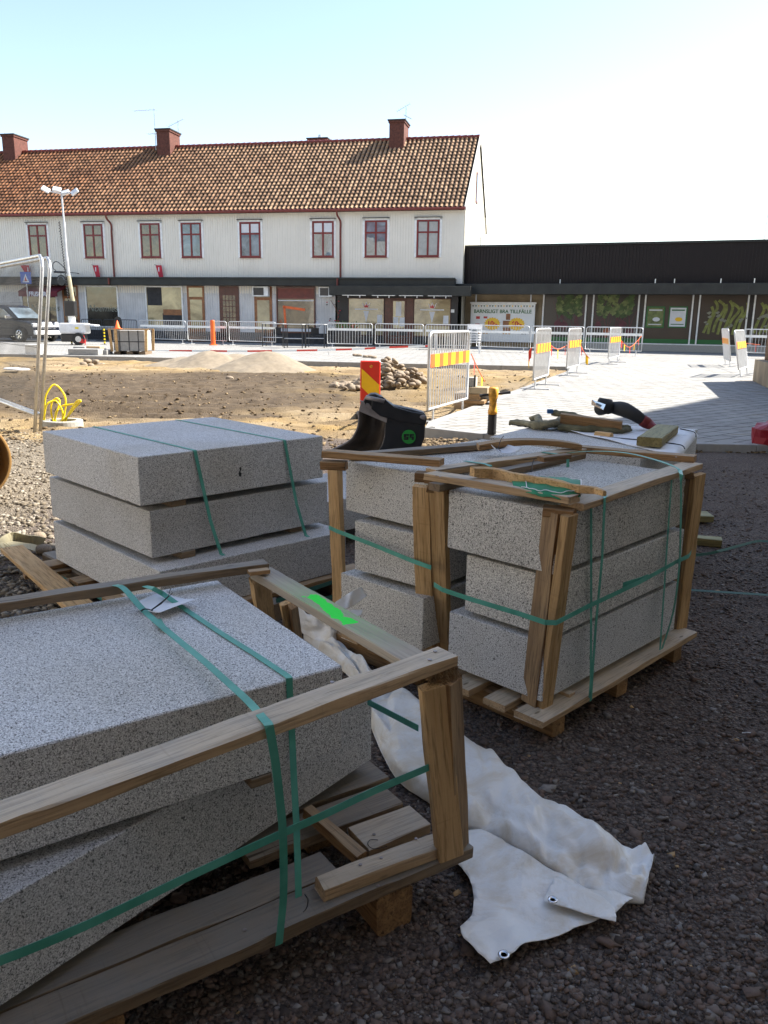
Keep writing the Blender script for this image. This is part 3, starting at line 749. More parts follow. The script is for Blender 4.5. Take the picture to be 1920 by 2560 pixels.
door(160, 199, 'doorwood', 'glass_shop'); door(470, 513, 'doorwood', 'glass_cream'); door(550, 599, 'mahogany', 'glass_warm', 1); d3 = door(637, 681, 'doorwood', 'glass_cream')
def acunit(a, b, lab):
    xa, _ = FA(a, 730); xb, _ = FA(b, 730)
    r_ = empty('air_conditioner', O + Matrix.Rotation(YAW, 3, 'Z') @ Vector(((xa+xb)/2, -.2, 2.45)), YAW, lab, 'air conditioner', 'air conditioners above the shop fronts'); h = (xb - xa)/2
    MB().box((-h, -.16, 0), (h, .14, .50)).build('casing', M['white'], r_, bevel=.015)
    g = MB()
    g.box((-h + .06, -.168, .06), (h*.45, -.161, .44)); g.build('grille', M['black'], r_)
acunit(637, 676, 'white air conditioner box above the orange framed shop door'); acunit(802, 835, 'white air conditioner box on the wall left of the cafe')
# cafe front (right end)
xa, _ = FA(843, 780); xb = -.18
cf = MB().box((xa, -.02, 0), (xb, .05, 2.6)).build('cafe_front', M['shopdark'], bd)
def cafewin(a, b):
    p, _ = FA(a, 780); q, _ = FA(b, 780)
    o_ = MB().box((p, -.06, .55), (q, -.022, 2.42)).build('cafe_window', M['mahogany'], bd)
    MB().box((p + .03, -.066, .60), (q - .03, -.0605, 1.10)).box((p + .03, -.066, 1.16), (q - .03, -.0605, 2.38)).build('pane', M['glass_cream'], o_)
    m_ = (p + q)/2
    MB().plate([(m_ - .14, 1.78), (m_ + .14, 1.78), (m_, 1.22)], -.072, -.0665).plate([(m_ - .22, 2.2), (m_ - .12, 1.95), (m_ + .12, 1.95), (m_ + .22, 2.2), (m_ + .08, 2.06), (m_, 2.25), (m_ - .08, 2.06)], -.072, -.0665).box((m_ - .6, -.072, 1.84), (m_ + .6, -.0665, 1.9)).build('cone_emblem', M['paperwhite'], o_)
    MB().plate([(m_ - .12, 2.1), (m_ - .10, 1.96), (m_ + .10, 1.96), (m_ + .12, 2.1), (m_ + .05, 2.02), (m_, 2.14), (m_ - .05, 2.02)], -.078, -.0725).build('crown_emblem', M['red'], o_)
    MB().box((q - .36, -.071, 1.2), (q - .1, -.0665, 1.6)).build('notice', M['paperwhite'], o_)
cafewin(872, 961); cafewin(1035, 1127)
p, _ = FA(963, 780); q, _ = FA(1034, 780)
MB().box((p, -.07, .1), (q, -.021, 2.42)).build('door_surround', M['mahogany'], bd)
p2, _ = FA(980, 780); q2, _ = FA(1016, 780)
dd = MB().box((p2, -.11, .1), (q2, -.071, 2.35)).build('door', M['mahogany'], bd, bevel=.01)
MB().box((p2 + .08, -.116, .95), (q2 - .08, -.111, 2.28)).build('pane', M['glass_cream'], dd)
MB().box((p2 + .22, -.122, 1.55), (p2 + .5, -.1165, 2.25)).box((p2 + .1, -.122, 1.1), (p2 + .36, -.1165, 1.5)).box((p2 + .42, -.122, 1.05), (p2 + .68, -.1165, 1.48)).build('notice', M['paperwhite'], dd)
MB().box((-.72, -.03, 1.75), (-.35, -.021, 1.9)).build('house_sign', M['board_white'], bd)
# awning of the hairdresser
aw = MB(); xa, _ = FA(51, 727, .7); xb, _ = FA(147, 727, .7)
aw.prism([(xa, -.05, 2.96), (xa, -.9, 2.62), (xa, -.9, 2.34), (xa, -.86, 2.34), (xa, -.86, 2.56), (xa, -.05, 2.8)], (xb - xa, 0, 0)); aw_o = aw.build('awning', M['maroon'], bd)
lettering('FRISÖR', .34, M['crimson'] if 0 else M['paperwhite'], aw_o, (xa+xb)/2, -.905, 2.46, 'awning_lettering', bold=.01)
# things hung on the front
RO = Matrix.Rotation(YAW, 3, 'Z')
def onwall(x, y, z): return O + RO @ Vector((x, y, z))
for pxc, lab in ((245, 'red pennant flag hanging above the ledge right of the lamp mast'), (402, 'red pennant flag hanging just right of the left downpipe'), (76, 'red pennant flag behind the mesh fence panel')):
    t_, _ = FA(pxc, 680)
    r_ = empty('pennant_flag', onwall(t_, -.1, ZL + .03), YAW, lab, 'flag', 'red pennant flags along the building')
    MB().plate([(-.17, .62), (.17, .62), (.24, .02), (.0, 0)] if pxc != 76 else [(-.45, .62), (.1, .62), (.1, .0), (-.02, .0)], -.12, -.112).build('cloth', M['crimson'], r_)
    MB().plate([(-.02, .52), (.04, .52), (.03, .3), (-.02, .3)], -.124, -.1205).build('printed_mark', M['paperwhite'], r_)
    MB().tube([(-.2, 0.02, .64), (-.2, -.2, .64)], .012, 6).build('bracket', M['black'], r_)
t_, _ = FA(93, 690)
ps = empty('crossing_sign', onwall(t_, -1.0, 2.9), YAW, 'small blue square sign with white triangle seen through the fence', 'sign')
MB().box((-.32, -.02, .1), (.32, 0, .72)).build('sign_plate', M['blue'], ps)
MB().plate([(-.2, .18), (.2, .18), (0, .62)], -.028, -.0205).build('triangle', M['paperwhite'], ps); MB().plate([(-.08, .24), (.08, .24), (0, .45)], -.034, -.0285).build('figure', M['red'], ps)
MB().tube([(0, .02, -2.9), (0, .02, .6)], .03, 8).build('post', M['galv'], ps)
t_, _ = FA(154, 704, 1.0)
hs = empty('hanging_shop_sign', onwall(t_, -1.0, 3.2), YAW, 'round black shop sign hanging from a scrolled iron bracket', 'sign')
MB().tube([(0, -.03, 0), (0, .03, 0)], .27, 24).build('disc', M['black'], hs)
g = MB(); g.tube([(-.4, 0, .42), (.42, 0, .40)], .05, 8); g.tube(smooth_pts([(.42, 0, .4), (.1, 0, .75), (-.2, 0, .95), (-.42, 0, .85), (-.44, 0, .6), (-.3, 0, .5), (-.36, 0, .42)]), .02, 6); g.tube([(0, 0, .25), (0, 0, .4)], .015, 6); g.tube([(.42, 0, .4), (.42, 1.0, .4)], .02, 6); g.build('bracket', M['black'], hs)
MB().tube([(.27*math.cos(a*.3927)*.7, -.035, .27*math.sin(a*.3927)*.7) for a in range(9)], .008, 5).build('emblem', M['galv'], hs)

# ---------------------------------------------------------------- low dark shop on the right
YB = R(-21); O2 = O + Vector((.10, .45, 0)); SM = empty('supermarket_building', O2, YB, 'low flat roofed shop with dark ribbed fascia and vegetable posters', 'building')
def FB(x, y, off=0.0):
    n = Vector((math.sin(-YB), math.cos(-YB), 0)); return W(x, y, O2 - n * off, YB)
RX = 24.0
g = MB(); g.box((-.1, 0, 3.12), (RX, .2, 4.88)); x = .0
while x < RX: g.box((x, -.03, 3.13), (x + .045, .001, 4.84)); x += .15
g.build('cladding', M['cladding'], SM)
g = MB(); g.box((-.12, -.08, 4.88), (RX, 9, 4.97)); g.build('roof', M['fascia'], SM)
g = MB(); g.box((-.3, -.55, 2.64), (RX, -.001, 3.13)); x = 0.4
g.build('canopy', M['fascia'], SM, bevel=.01)
g = MB()
while x < RX: g.box((x, -.556, 2.66), (x + .03, -.5505, 3.11)); x += 1.05
g.build('panel_joint', M['plinth'], SM)
g = MB()
for px_ in (1400, 1638, 1686, 1802, 1886):
    t_, _ = FB(px_, 705, .5); g.tube([(t_, -.45, 3.13), (t_, -.45, 3.32)], .025, 6)
g.build('vent_stub', M['galv'], SM)
BW = .9   # wall stands back under the canopy
g = MB(); g.box((-.2, BW, 0), (RX, BW + .2, 3.1)); g.build('wall', M['beige'], SM)
g = MB(); g.box((-.2, .2, 2.9), (RX, BW, 3.1)); g.build('soffit', M['fascia'], SM)
t0, _ = FB(1356, 800, -BW); zt = FB(1500, 720, -BW)[1]; zb = FB(1500, 858, -BW)[1]
g = MB(); g.box((t0 - .03, BW - .14, .02), (RX, BW - .001, zb)); g.build('plinth', M['concrete'], SM)
g = MB(); g.box((t0, BW - .05, zb + .03), (RX, BW - .002, zt - .03)); g.build('poster_backing', M['poster_dark'], SM)
fr = MB(); fr.box((t0 - .04, BW - .12, zt - .05), (RX, BW - .052, zt)); fr.box((t0 - .04, BW - .16, zb), (RX, BW - .052, zb + .05))
xs_ = [FB(px_, 790, -BW)[0] for px_ in (1358, 1464, 1482, 1595, 1611, 1729, 1746, 1867, 1883)] + [FB(2010, 790, -BW)[0]]
for x in xs_: fr.box((x - .035, BW - .13, zb + .051), (x + .035, BW - .053, zt - .051))
fr.build('window_frame', M['white'], SM)
MB().box((t0 + .05, BW - .07, zb + .06), (FB(1830, 790, -BW)[0], BW - .0515, zb + .26)).build('grass_print', M['green_sign'], SM)
def poster(a, b, mat, name='window_poster'):
    return MB().box((a + .04, BW - .06, zb + .27), (b - .04, BW - .051, zt - .06)).build(name, M[mat], SM)
pb1 = poster(xs_[0], xs_[1], 'poster_dark'); pb2 = poster(xs_[2], xs_[3], 'poster_dark'); poster(xs_[4], xs_[5], 'poster'); pa1 = poster(xs_[6], xs_[7], 'poster'); pa2 = poster(xs_[8], xs_[9], 'poster'); poster(xs_[5] + .03, xs_[6] - .03, 'poster')
rr = random.Random(5)
def beets(par, xa, xb, mats):
    yv = BW - .062; lf = MB(); lf2 = MB(); st = MB(); bt = {m: MB() for m in set(mats)}
    n = len(mats)
    for i, m in enumerate(mats):
        x = xa + (xb - xa) * (i + .5) / n + rr.uniform(-.08, .08); z = zb + .75 + rr.uniform(-.22, .25); r_ = rr.uniform(.13, .2)
        bt[m].plate([(x + r_ * math.cos(a*.45), z + r_ * 1.05 * math.sin(a*.45) - (.12 if a == 10 else 0)) for a in range(14)], yv - .004 - .001*i, yv - .001)
        for k in range(5):
            tx = x + rr.uniform(-.45, .45); tz = zt - .9 + rr.uniform(-.35, .3); c = .5*(x+tx) + rr.uniform(-.1, .1)
            st.bar((x, yv - .002 - .0004*k, z + r_*.8), (c, yv - .002 - .0004*k, (z+tz)/2), .022, .001, (0,1,0)); st.bar((c, yv - .002 - .0004*k, (z+tz)/2), (tx, yv - .002 - .0004*k, tz), .02, .001, (0,1,0))
            for q in range(5):
                L_ = lf if rr.random() < .5 else lf2; cx = min(max(tx + rr.uniform(-.2, .2), xa + .2), xb - .2); cz = min(tz + rr.uniform(-.15, .4), zt - .22); s_ = rr.uniform(.07, .16); ph = rr.random() * 6
                L_.plate([(cx + s_*(1 + .35*math.sin(3*a + ph))*math.cos(a*.52), cz + s_*(1 + .35*math.cos(2*a + ph))*.9*math.sin(a*.52)) for a in range(12)], yv - .009 - rr.random()*.012, yv - .0085)
    st.build('printed_stems', M['beet'], par); lf.build('printed_leaves', M['leaf'], par); lf2.build('printed_leaves', M['leaf2'], par)
    for m, b_ in bt.items(): b_.build('printed_beet', M[m], par)
beets(pb1, xs_[0] + .55, xs_[1] - .1, ['beet', 'beet', 'beet', 'beetor']); beets(pb2, xs_[2] + .1, xs_[3] - .15, ['beet', 'beetor', 'beetor', 'beet', 'beet'])
def asparagus(par, xa, xb, n):
    g = MB(); h = MB()
    for i in range(n):
        x = xa + (xb - xa) * (i + .5) / n; yv = BW - .064 - .003 * i; top = zt - .45 - rr.random()*.4
        pts = smooth_pts([(x - .12, yv, zb + .5 + rr.random()*.15), (x + rr.uniform(-.05, .1), yv, zb + 1.1), (x + rr.uniform(.0, .3), yv, top - .3), (x + rr.uniform(-.05, .25), yv, top)], 4)
        for a_, b_ in zip(pts[:-1], pts[1:]): g.bar(a_, b_, .12, .002, (0,1,0))
        for k in range(2): cx, cz = x + rr.uniform(-.2, .2), zb + .7 + rr.random()*.9; s_ = rr.uniform(.04, .09); h.plate([(cx - s_*1.6, cz), (cx, cz - s_), (cx + s_*1.4, cz + s_*.4), (cx + s_*.3, cz + s_)], BW - .12 - .002*i, BW - .118 - .002*i)
    g.build('printed_asparagus', M['stem'], par); h.build('printed_flower', M['poster_pale'], par)
asparagus(pa1, xs_[6] + .3, xs_[7] - .1, 8); asparagus(pa2, xs_[8] + .1, xs_[9] - .1, 8)
for (pa, pb_, m1, m2) in ((1618, 1659, 'green_sign', 'leaf2'), (1674, 1715, 'green_sign', 'paperwhite')):
    a_, z1_ = FB(pa, 766, -BW); b_, z0_ = FB(pb_, 820, -BW)
    o_ = MB().box((a_, BW - .12, z0_), (b_, BW - .0601, z1_)).build('framed_notice', M[m1], SM)
    MB().box((a_ + .06, BW - .128, z0_ + .06), (b_ - .06, BW - .1205, z1_ - .06)).build('notice_sheet', M[m2], o_)
    cx, cz = (a_ + b_)/2, (z0_ + z1_)/2
    MB().plate([(cx + .05 + .17*math.cos(k*.7), cz - .1 + .1*math.sin(k*.7)) for k in range(9)], BW - .134, BW - .1285).build('printed_spot', M['yel_refl'] if m2 == 'paperwhite' else M['paperwhite'], o_)
    MB().box((a_ + .12, BW - .134, z1_ - .2), (b_ - .12, BW - .1285, z1_ - .14)).box((a_ + .12, BW - .134, z0_ + .14), (b_ - .12, BW - .1285, z0_ + .18)).build('printed_line', M['green_sign'] if m2 == 'paperwhite' else M['paperwhite'], o_)
# price board
a_, z1_ = FB(1178, 759, -.6); b_, z0_ = FB(1334, 848, -.6)
pbd = empty('price_board', O2 + Matrix.Rotation(YB, 3, 'Z') @ Vector(((a_+b_)/2, .6, 0)), YB, 'white hanging price board with yellow starbursts on the beige wall', 'sign')
hw = (b_ - a_)/2; z0_ = .35; H_ = z1_ - z0_
MB().box((-hw, -.04, z0_), (hw, .04, z1_)).build('panel', M['board_white'], pbd, bevel=.01)
MB().box((-hw - .04, -.07, z1_ + .001), (hw + .04, .07, z1_ + .08)).build('top_rail', M['white'], pbd)
for s_ in (-1, 1): MB().box((s_*hw*.85 - .03, -.02, z1_ + .081), (s_*hw*.85 + .03, .02, 2.9)).build('hanger', M['paperwhite'], pbd)
lettering('BARNSLIGT BRA TILLFÄLLE', .245, M['green_sign'], pbd, 0, -.046, z1_ - .38, 'heading', bold=.005)
for cx, txt in ((-hw*.30, '10:-'), (hw*.46, '60:-')):
    cz = z1_ - .98
    st_ = MB().plate([(cx + (.43 if k % 2 else .36)*math.cos(k*math.pi/18), cz + (.33 if k % 2 else .28)*math.sin(k*math.pi/18)) for k in range(36)], -.048, -.0405).build('starburst', M['yel_refl'], pbd)
    lettering(txt, .34, M['red_refl'], st_, cx, -.056, cz, 'price', bold=.012)
g = MB(); h_ = MB(); y_ = MB()
for k in range(22):
    x = -hw + .12 + k * (2*hw - .24)/21; (g, h_, y_)[k % 3].plate([(x - .045, z1_ - .08), (x + .045, z1_ - .08), (x, z1_ - .17)], -.046, -.0405)
g.build('bunting_print', M['plinth'], pbd); h_.build('bunting_print', M['green_sign'], pbd); y_.build('bunting_print', M['yel_refl'], pbd)
g = MB(); g.box((-hw*.82, -.05, z1_ - .75), (-hw*.70, -.0405, z1_ - .62)); g.box((-hw*.58, -.05, z1_ - .72), (-hw*.46, -.0405, z1_ - .62)); g.box((-hw*.84, -.05, z1_ - 1.02), (-hw*.70, -.0405, z1_ - .98)); g.build('printed_goods', M['red'], pbd)
g = MB()
for (x, z, w_, hh) in ((.12, -.78, .22, .3), (.03, -1.1, .4, .28), (.03, -1.32, .4, .18)): g.box((hw*x, -.044, z1_ + z), (hw*x + w_, -.0405, z1_ + z + hh))
g.build('printed_packets', M['doorwood'], pbd)
g = MB()
for k in range(4): g.box((-hw*.74 + k*.14, -.05, z1_ - 1.48), (-hw*.74 + k*.14 + .09, -.0405, z1_ - 1.36))
for k in range(3): g.box((hw*.03 + k*.15, -.05, z1_ - 1.48), (hw*.03 + k*.15 + .1, -.0405, z1_ - 1.38))
g.build('printed_packets', M['amber'], pbd)
lettering('OX', .16, M['plinth'], pbd, hw*.68, -.046, z1_ - 1.42, 'small_print', bold=.005)

# ---------------------------------------------------------------- brown leaning hoarding at the right edge and the tall house that shades the yard
wall0 = Vector((8.56, 18.9, .08)); wdir = Vector((math.cos(R(-107)), math.sin(R(-107)), 0))
hr = empty('timber_ramp_wall', wall0, 0, 'weathered brown timber wall sloping back above a stone plinth at right edge', 'wall')
nrm = Vector((wdir.y, -wdir.x, 0)) * -1
out = Vector((math.cos(R(-17)), math.sin(R(-17)), 0))
L = 6.0
g = MB(); a0 = Vector((0,0,0)); 
def wp(s, z, back): return wdir * s + out * back + Vector((0, 0, z))
for k in range(24):
    s0 = .05 + k * L/24; s1 = s0 + L/24 - .012; j = random.uniform(0, .02)
    g.add([wp(s0, .16 + j, .19), wp(s1, .16 + j, .19), wp(s1, .22, .19), wp(s0, .22, .19), wp(s0, .72 + j, 2.7), wp(s1, .72 + j, 2.7), wp(s1, .78, 2.7), wp(s0, .78, 2.7)],
          [(0,3,2,1),(4,5,6,7),(0,1,5,4),(1,2,6,5),(2,3,7,6),(3,0,4,7)])
g.build('boards', M['hoard'], hr)
g = MB(); g.prism([wp(.06, .23, .19), wp(.06, 1.6, .19), wp(.06, 1.6, 2.68), wp(.06, .79, 2.68)], wdir * (L - .1)); g.build('backing', M['hoard'], hr)
g = MB()
for k in range(7):
    s0 = -.02 + k * .9; g.prism([wp(s0, .0, 0), wp(s0, 0, .185), wp(s0, .5, .185), wp(s0, .5, 0)], wdir * .885)
g.build('plinth', M['beige'], hr, bevel=.01)

HT = 15.0; sh = Vector((-.954, -.300, 0)) * (HT / math.tan(SUN_EL))
e0 = Vector((2.9, 10.75, 0)) - sh; ed = Vector((math.cos(R(51)), math.sin(R(51)), 0)); en = Vector((ed.y, -ed.x, 0))
far = (Vector((8.6, 19.0, 0)) - sh - e0).dot(ed)
hb = empty('tall_rendered_house', e0 + ed * (far - 20), R(51), 'tall pale rendered house standing right of the yard, out of frame', 'building')
def hp(s, d, z): return Vector((s, -d, z))
g = MB(); g.box((-32, -14, 0), (20, 0, HT - .4)); g.build('wall', plain('cream_render', (.50, .46, .38), .9, var=.08), hb)
g = MB(); g.box((-32.3, -14.3, HT - .4), (20.0, .0, HT)); g.build('cornice', M['concrete'], hb)
lh = empty('left_bounce_house', (-17, 6, 0), R(90), 'long cream house added out of frame on the left to bounce sunlight', 'building')  # added unseen house, bounces warm sunlight onto the shaded stacks
MB().box((-22, 0, 0), (14, 10, 9)).build('wall', plain('cream_wall', (.70, .68, .62), .9), lh); MB().prism([(-22.3, -.3, 9), (-22.3, 5, 12), (-22.3, 10.3, 9)], (36.6, 0, 0)).build('roof', M['pipe_red'], lh)
for i in range(9):
    for j in range(2):
        o_ = MB().box((-20.5 + i*3.8, -.05, 1.6 + j*3.6), (-19.3 + i*3.8, -.002, 3.4 + j*3.6)).build('window', M['white'], lh)
        MB().box((-20.4 + i*3.8, -.056, 1.7 + j*3.6), (-19.4 + i*3.8, -.051, 3.3 + j*3.6)).build('pane', M['glass'], o_)
rb = empty('rear_sky_blocker', (-6, -7, 0), R(8), 'dark brick house added out of frame behind the viewer to block sky light', 'building')  # added unseen house, keeps sky light off the faces towards the viewer
MB().box((-12, -10, 0), (22, 0, 12)).build('wall', plain('brick_wall', (.26, .19, .14), .9), rb); MB().box((-12.3, -10.3, 12), (22.3, .3, 12.4)).build('roof', M['fascia'], rb)
for i in range(12):
    for j in range(4):
        o_ = MB().box((-31 + i*4.1, .002, 1.4 + j*3.5), (-29.8 + i*4.1, .05, 3.1 + j*3.5)).build('window', M['white'], hb)
        MB().box((-30.9 + i*4.1, .051, 1.5 + j*3.5), (-29.9 + i*4.1, .056, 3.0 + j*3.5)).build('pane', M['glass'], o_)
# ---------------------------------------------------------------- crowd barriers
BAR_G = 'steel crowd barriers round the building site'
def barrier(w_, label, refl=None, group=BAR_G, dark=False, nbar=None, band=True, h=1.1):
    b = empty('crowd_barrier', (0,0,0), 0, label, 'barrier', group); m = M['black'] if dark else M['galv_white']
    hw = w_/2; r = .1; z0 = .2
    loop = [(-hw, 0, z0), (-hw, 0, h - r)] + [(-hw + r - r*math.cos(a*.314), 0, h - r + r*math.sin(a*.314)) for a in range(1, 5)] + [(-hw + r, 0, h), (hw - r, 0, h)] + [(hw - r + r*math.sin(a*.314), 0, h - r + r*math.cos(a*.314)) for a in range(1, 5)] + [(hw, 0, h - r), (hw, 0, z0)]
    g = MB(); g.tube(loop, .019, 7, closed=True); 
    g.build('frame', m, b, smooth=True)
    g = MB(); n = nbar or int(w_ / .12)
    for k in range(1, n):
        x = -hw + w_*k/n; g.tube([(x, 0, z0), (x, 0, h - .005)], .0075, 5)
    g.build('bars', m, b)
    if band: MB().box((-hw + .03, -.012, h - .32), (hw - .03, -.008, h - .22)).build('reflective_band', M['white'], b)
    if refl:
        g = MB(); g2 = MB(); nb = 10
        for k in range(nb): (g if k % 2 else g2).prism([(-hw + .02 + (w_ - .04)*k/nb, -.022, h - .45), (-hw + .02 + (w_ - .04)*(k+1)/nb, -.022, h - .45), (-hw + .02 + (w_ - .04)*(k+1)/nb, -.022, h - .28), (-hw + .02 + (w_ - .04)*k/nb, -.022, h - .28)], (0, .006, 0))
        g.build('tape_stripes', M['yel_refl'], b); g2.build('orange_stripes', M['orange'], b)
    for s_ in (-1, 1):
        g = MB(); g.tube([(s_*(hw - .22), 0, z0), (s_*(hw - .22), 0, .02)], .016, 6); g.bar((s_*(hw - .22), -.28, .012), (s_*(hw - .22), .28, .012), .05, .02); g.build('foot', m, b)
    return b
def place(b, p, q=None, yaw=None, tilt=0):
    """stand a thing between two ground points (or at one, with a heading)"""
    if q is not None: c = (p + q)/2; yaw = math.atan2(q.y - p.y, q.x - p.x)
    else: c = p
    b.location = c; b.rotation_euler = (tilt, 0, yaw); return b
def G(x, y, z=.08): return P(x, y, z)
for (xa, ya, xb, yb, lab, kw) in (
    (352, 856, 466, 860, 'barrier in front of the big white framed shop window, left end of the row', {}),
    (470, 860, 568, 863, 'barrier behind the orange bollard', {}),
    (573, 862, 690, 866, 'barrier in front of the lattice glazed shop door', {}),
    (818, 870, 931, 872, 'barrier left of the cafe door in front of the cream cafe window', {}),
    (937, 871, 1058, 874, 'barrier right in front of the cafe door', {}),
    (1062, 874, 1178, 876, 'barrier below the right-hand cafe window and beside the white stacked chairs', {}),
    (1190, 877, 1321, 882, 'barrier standing in front of the white price board', {}),
    (1324, 882, 1457, 886, 'barrier in front of the beetroot poster, on the left', {}),
    (1461, 885, 1603, 891, 'barrier in front of the beetroot poster, on the right', {}),
    (1850, 893, 1935, 896, 'barrier under the asparagus poster at the right edge, standing upright', {}),
    (206, 851, 258, 852, 'dark barrier behind the lighting trailer', dict(dark=True, band=False)),
    (262, 852, 345, 855, 'dark barrier behind the wrapped pallet with the cone', dict(dark=True, band=False))):
    p, q = G(xa, ya), G(xb, yb); place(barrier((q - p).length - .03, lab, **kw), p, q)
for (xa, ya, xb, yb, lab, h) in ((1068, 1062, 1166, 1029, 'nearest barrier, standing on the paving corner left of the timber stack', 1.2),
    (1336, 974, 1365, 962, 'narrow looking barrier with orange tape, nearer of the two on the path edge', 1.14),
    (1419, 940, 1442, 933, 'narrow looking barrier with orange tape, second along the path edge', 1.12),
    (1519, 912, 1546, 905, 'barrier with orange tape halfway across the paved path, furthest of the taped ones', 1.12)):
    p, q = P(xa, ya, .0 if xa == 1068 else .08), P(xb, yb, .0 if xa == 1068 else .08); place(barrier(max((q-p).length, 1.7), lab, refl=1, nbar=17, band=False, h=h), p, q)
for (xa, ya, xb, yb, lab, tl) in ((1805, 909, 1836, 922, 'leaning barrier with orange tape in front of the asparagus poster, left of the two', R(10)), (1838, 948, 1880, 932, 'leaning barrier propped beside the brown timber wall', R(-12))):
    p, q = P(xa, ya, .08), P(xb, yb, .08); place(barrier(1.7, lab, refl=1, nbar=30, band=False, h=1.15), p, q, tilt=tl)
# red and yellow flag lines
def flagline(pts, lab, n, name='flag_line'):
    o0 = Vector(pts[0]); r_ = empty(name, o0, 0, lab, 'flag line', 'flag lines between the barriers')
    L = smooth_pts([Vector(p) - o0 for p in pts], 6); g = MB(); g.tube(L, .008, 5); g.build('cord', M['orange'], r_)
    a = MB(); b = MB()
    for k in range(n):
        i = int((k + .5)/n*(len(L) - 1)); p = L[i]; d = (L[min(i+1, len(L)-1)] - L[max(i-1, 0)]).normalized() * .055
        (a if k % 2 else b).add([p - d, p + d, p + d*.9 + Vector((0, -.02, -.2)), p - d*.8 + Vector((0, -.01, -.21))], [(0,1,2,3)])
    a.build('yellow_flags', M['yel_refl'], r_); b.build('red_flags', M['red_refl'], r_)
pB = lambda x, y, Y: (lambda d: Vector((0,0,EYE)) + d*(Y/d.y))(ray(x, y))
flagline([pB(1374, 861, 17.6), pB(1395, 873, 18.6), pB(1420, 862, 20)], 'flag line hanging between the two narrow barriers on the path edge', 3)
flagline([pB(1450, 858, 20.5), pB(1460, 880, 20), pB(1474, 896, 20)], 'loose end of flag line trailing from the second barrier', 2)
flagline([pB(1552, 850, 26), pB(1575, 868, 27), pB(1604, 840, 30)], 'flag line from the furthest taped barrier to the poster barrier', 5)
flagline([pB(1330, 868, 17), pB(1322, 880, 17), pB(1324, 903, 17)], 'short flag line end hanging left of the nearer narrow barrier', 2)
flagline([pB(1178, 885, 12.5), pB(1196, 925, 13.5), pB(1212, 954, 14)], 'flag line trailing to the soil right of the nearest barrier', 2)
flagline([pB(1848, 852, 25), pB(1866, 858, 24), pB(1900, 862, 22)], 'flag line between the leaning barriers at the right edge', 3)
# red and white tape along the far edge
tp = [pB(155, 881, 33), pB(250, 880, 32), pB(330, 878.5, 31.5), pB(480, 877, 31), pB(600, 878, 30.5), pB(760, 876, 30), pB(880, 873, 29), pB(960, 869, 28.5), pB(1072, 865, 28)]
g = MB(); L = smooth_pts([p - tp[0] for p in tp], 8)
for k in range(len(L) - 1): g.mi = (k // 3) % 2; g.ribbon([L[k], L[k+1]], Vector((0, 0, 1)), .065, .004)
tr = tag(g.build('barrier_tape', [M['board_white'], M['red_refl']], loc=tp[0]), 'red and white striped tape strung low along the edge of the paving', 'tape')
g = MB()
for x, y, Y in ((520, 893, 30.5), (822, 900, 29.5)): q = pB(x, 878, Y) - tp[0]; g.tube([q, q + Vector((0, 0, -.55))], .012, 5)
g.build('stake', M['galv'], tr)

# ---------------------------------------------------------------- mesh fence, left
def fence(p, q, h, lab, lean):
    r_ = empty('mesh_fence_panel', p, 0, lab, 'fence', 'mesh fence panels at the left edge'); v = q - p; v.z = 0; up = Vector(lean) + Vector((0, 0, h))
    L = v.length; d = v.normalized(); rr_ = .12
    pts = [v*0, up*.93 + d*0, up*.975 + d*.04, up + d*.13, up + v - d*.13, up*.93 + v, v]
    g = MB(); g.tube(pts, .021, 8); g.tube([up*.10, up*.10 + v], .019, 8); g.build('frame', M['galv'], r_, smooth=True)
    g = MB(); n = int(L/.055)
    for k in range(1, n): a = v*(k/n); g.tube([a + up*.1, a + up], .0014, 4, cap=False)
    for k in range(1, 7): a = up*(.1 + .9*k/7); g.tube([a, a + v], .0018, 4, cap=False)
    g.build('wire_mesh', M['wire'], r_)
    return r_
f0 = P(87, 1080, 0); fdir = (P(0, 1013, .2) - P(84, 1046, .2)); fdir.z = 0; fdir.normalize()
tz = pB(106, 790, f0.y)
def toplean(foot, px_, py_, h):
    q = P(px_, py_, h); return Vector((q.x - foot.x, q.y - foot.y, 0))
h1 = 2.02
ln = toplean(f0, 109, 640, h1); ln.y *= .6
fence(f0, f0 + fdir * 3.5, h1, 'mesh fence panel with rounded tube corner at the left edge, further panel', (.22, .12, 0))
f1 = P(101, 1078, 0); fence(f1, f1 + fdir * 3.5, 2.0, 'mesh fence panel with rounded tube corner at the left edge, nearer to the yellow hoses', (.24, .12, 0))

# ---------------------------------------------------------------- yellow hoses in a concrete ring
rc = P(158, 1066, .0); ring = empty('concrete_ring', (rc.x, rc.y, -.02), 0, 'low round concrete ring in the sand that the yellow hoses come out of', 'concrete ring')
MB().lathe([(.16, 0), (.24, 0), (.24, .09), (.235, .10), (.165, .10), (.16, .09), (.16, 0)], (0,0,0), 32).build('ring', M['concrete'], ring)
def hose(pts, lab): 
    w_ = [pB(x, y, rc.y + dy) for x, y, dy in pts]; o0 = w_[0]; 
    tag(MB().tube(smooth_pts([p - o0 for p in w_], 8), .012, 8).build('yellow_hose', M['yellow'], None, smooth=True, loc=o0), lab, 'hose', 'yellow hoses standing out of the concrete ring')
hose([(111, 1064, 0), (112, 1010, 0), (116, 985, 0), (134, 962, .05), (153, 975, .1), (164, 1000, .1), (161, 1035, .1), (154, 1062, .05)], 'tallest loop of yellow hose standing in the ring')
hose([(108, 1062, -.05), (112, 1030, -.05), (118, 1010, -.05), (137, 1002, 0), (150, 1015, 0), (157, 1035, 0), (153, 1055, 0), (140, 1064, 0)], 'low wide loop of yellow hose beside the fence post')
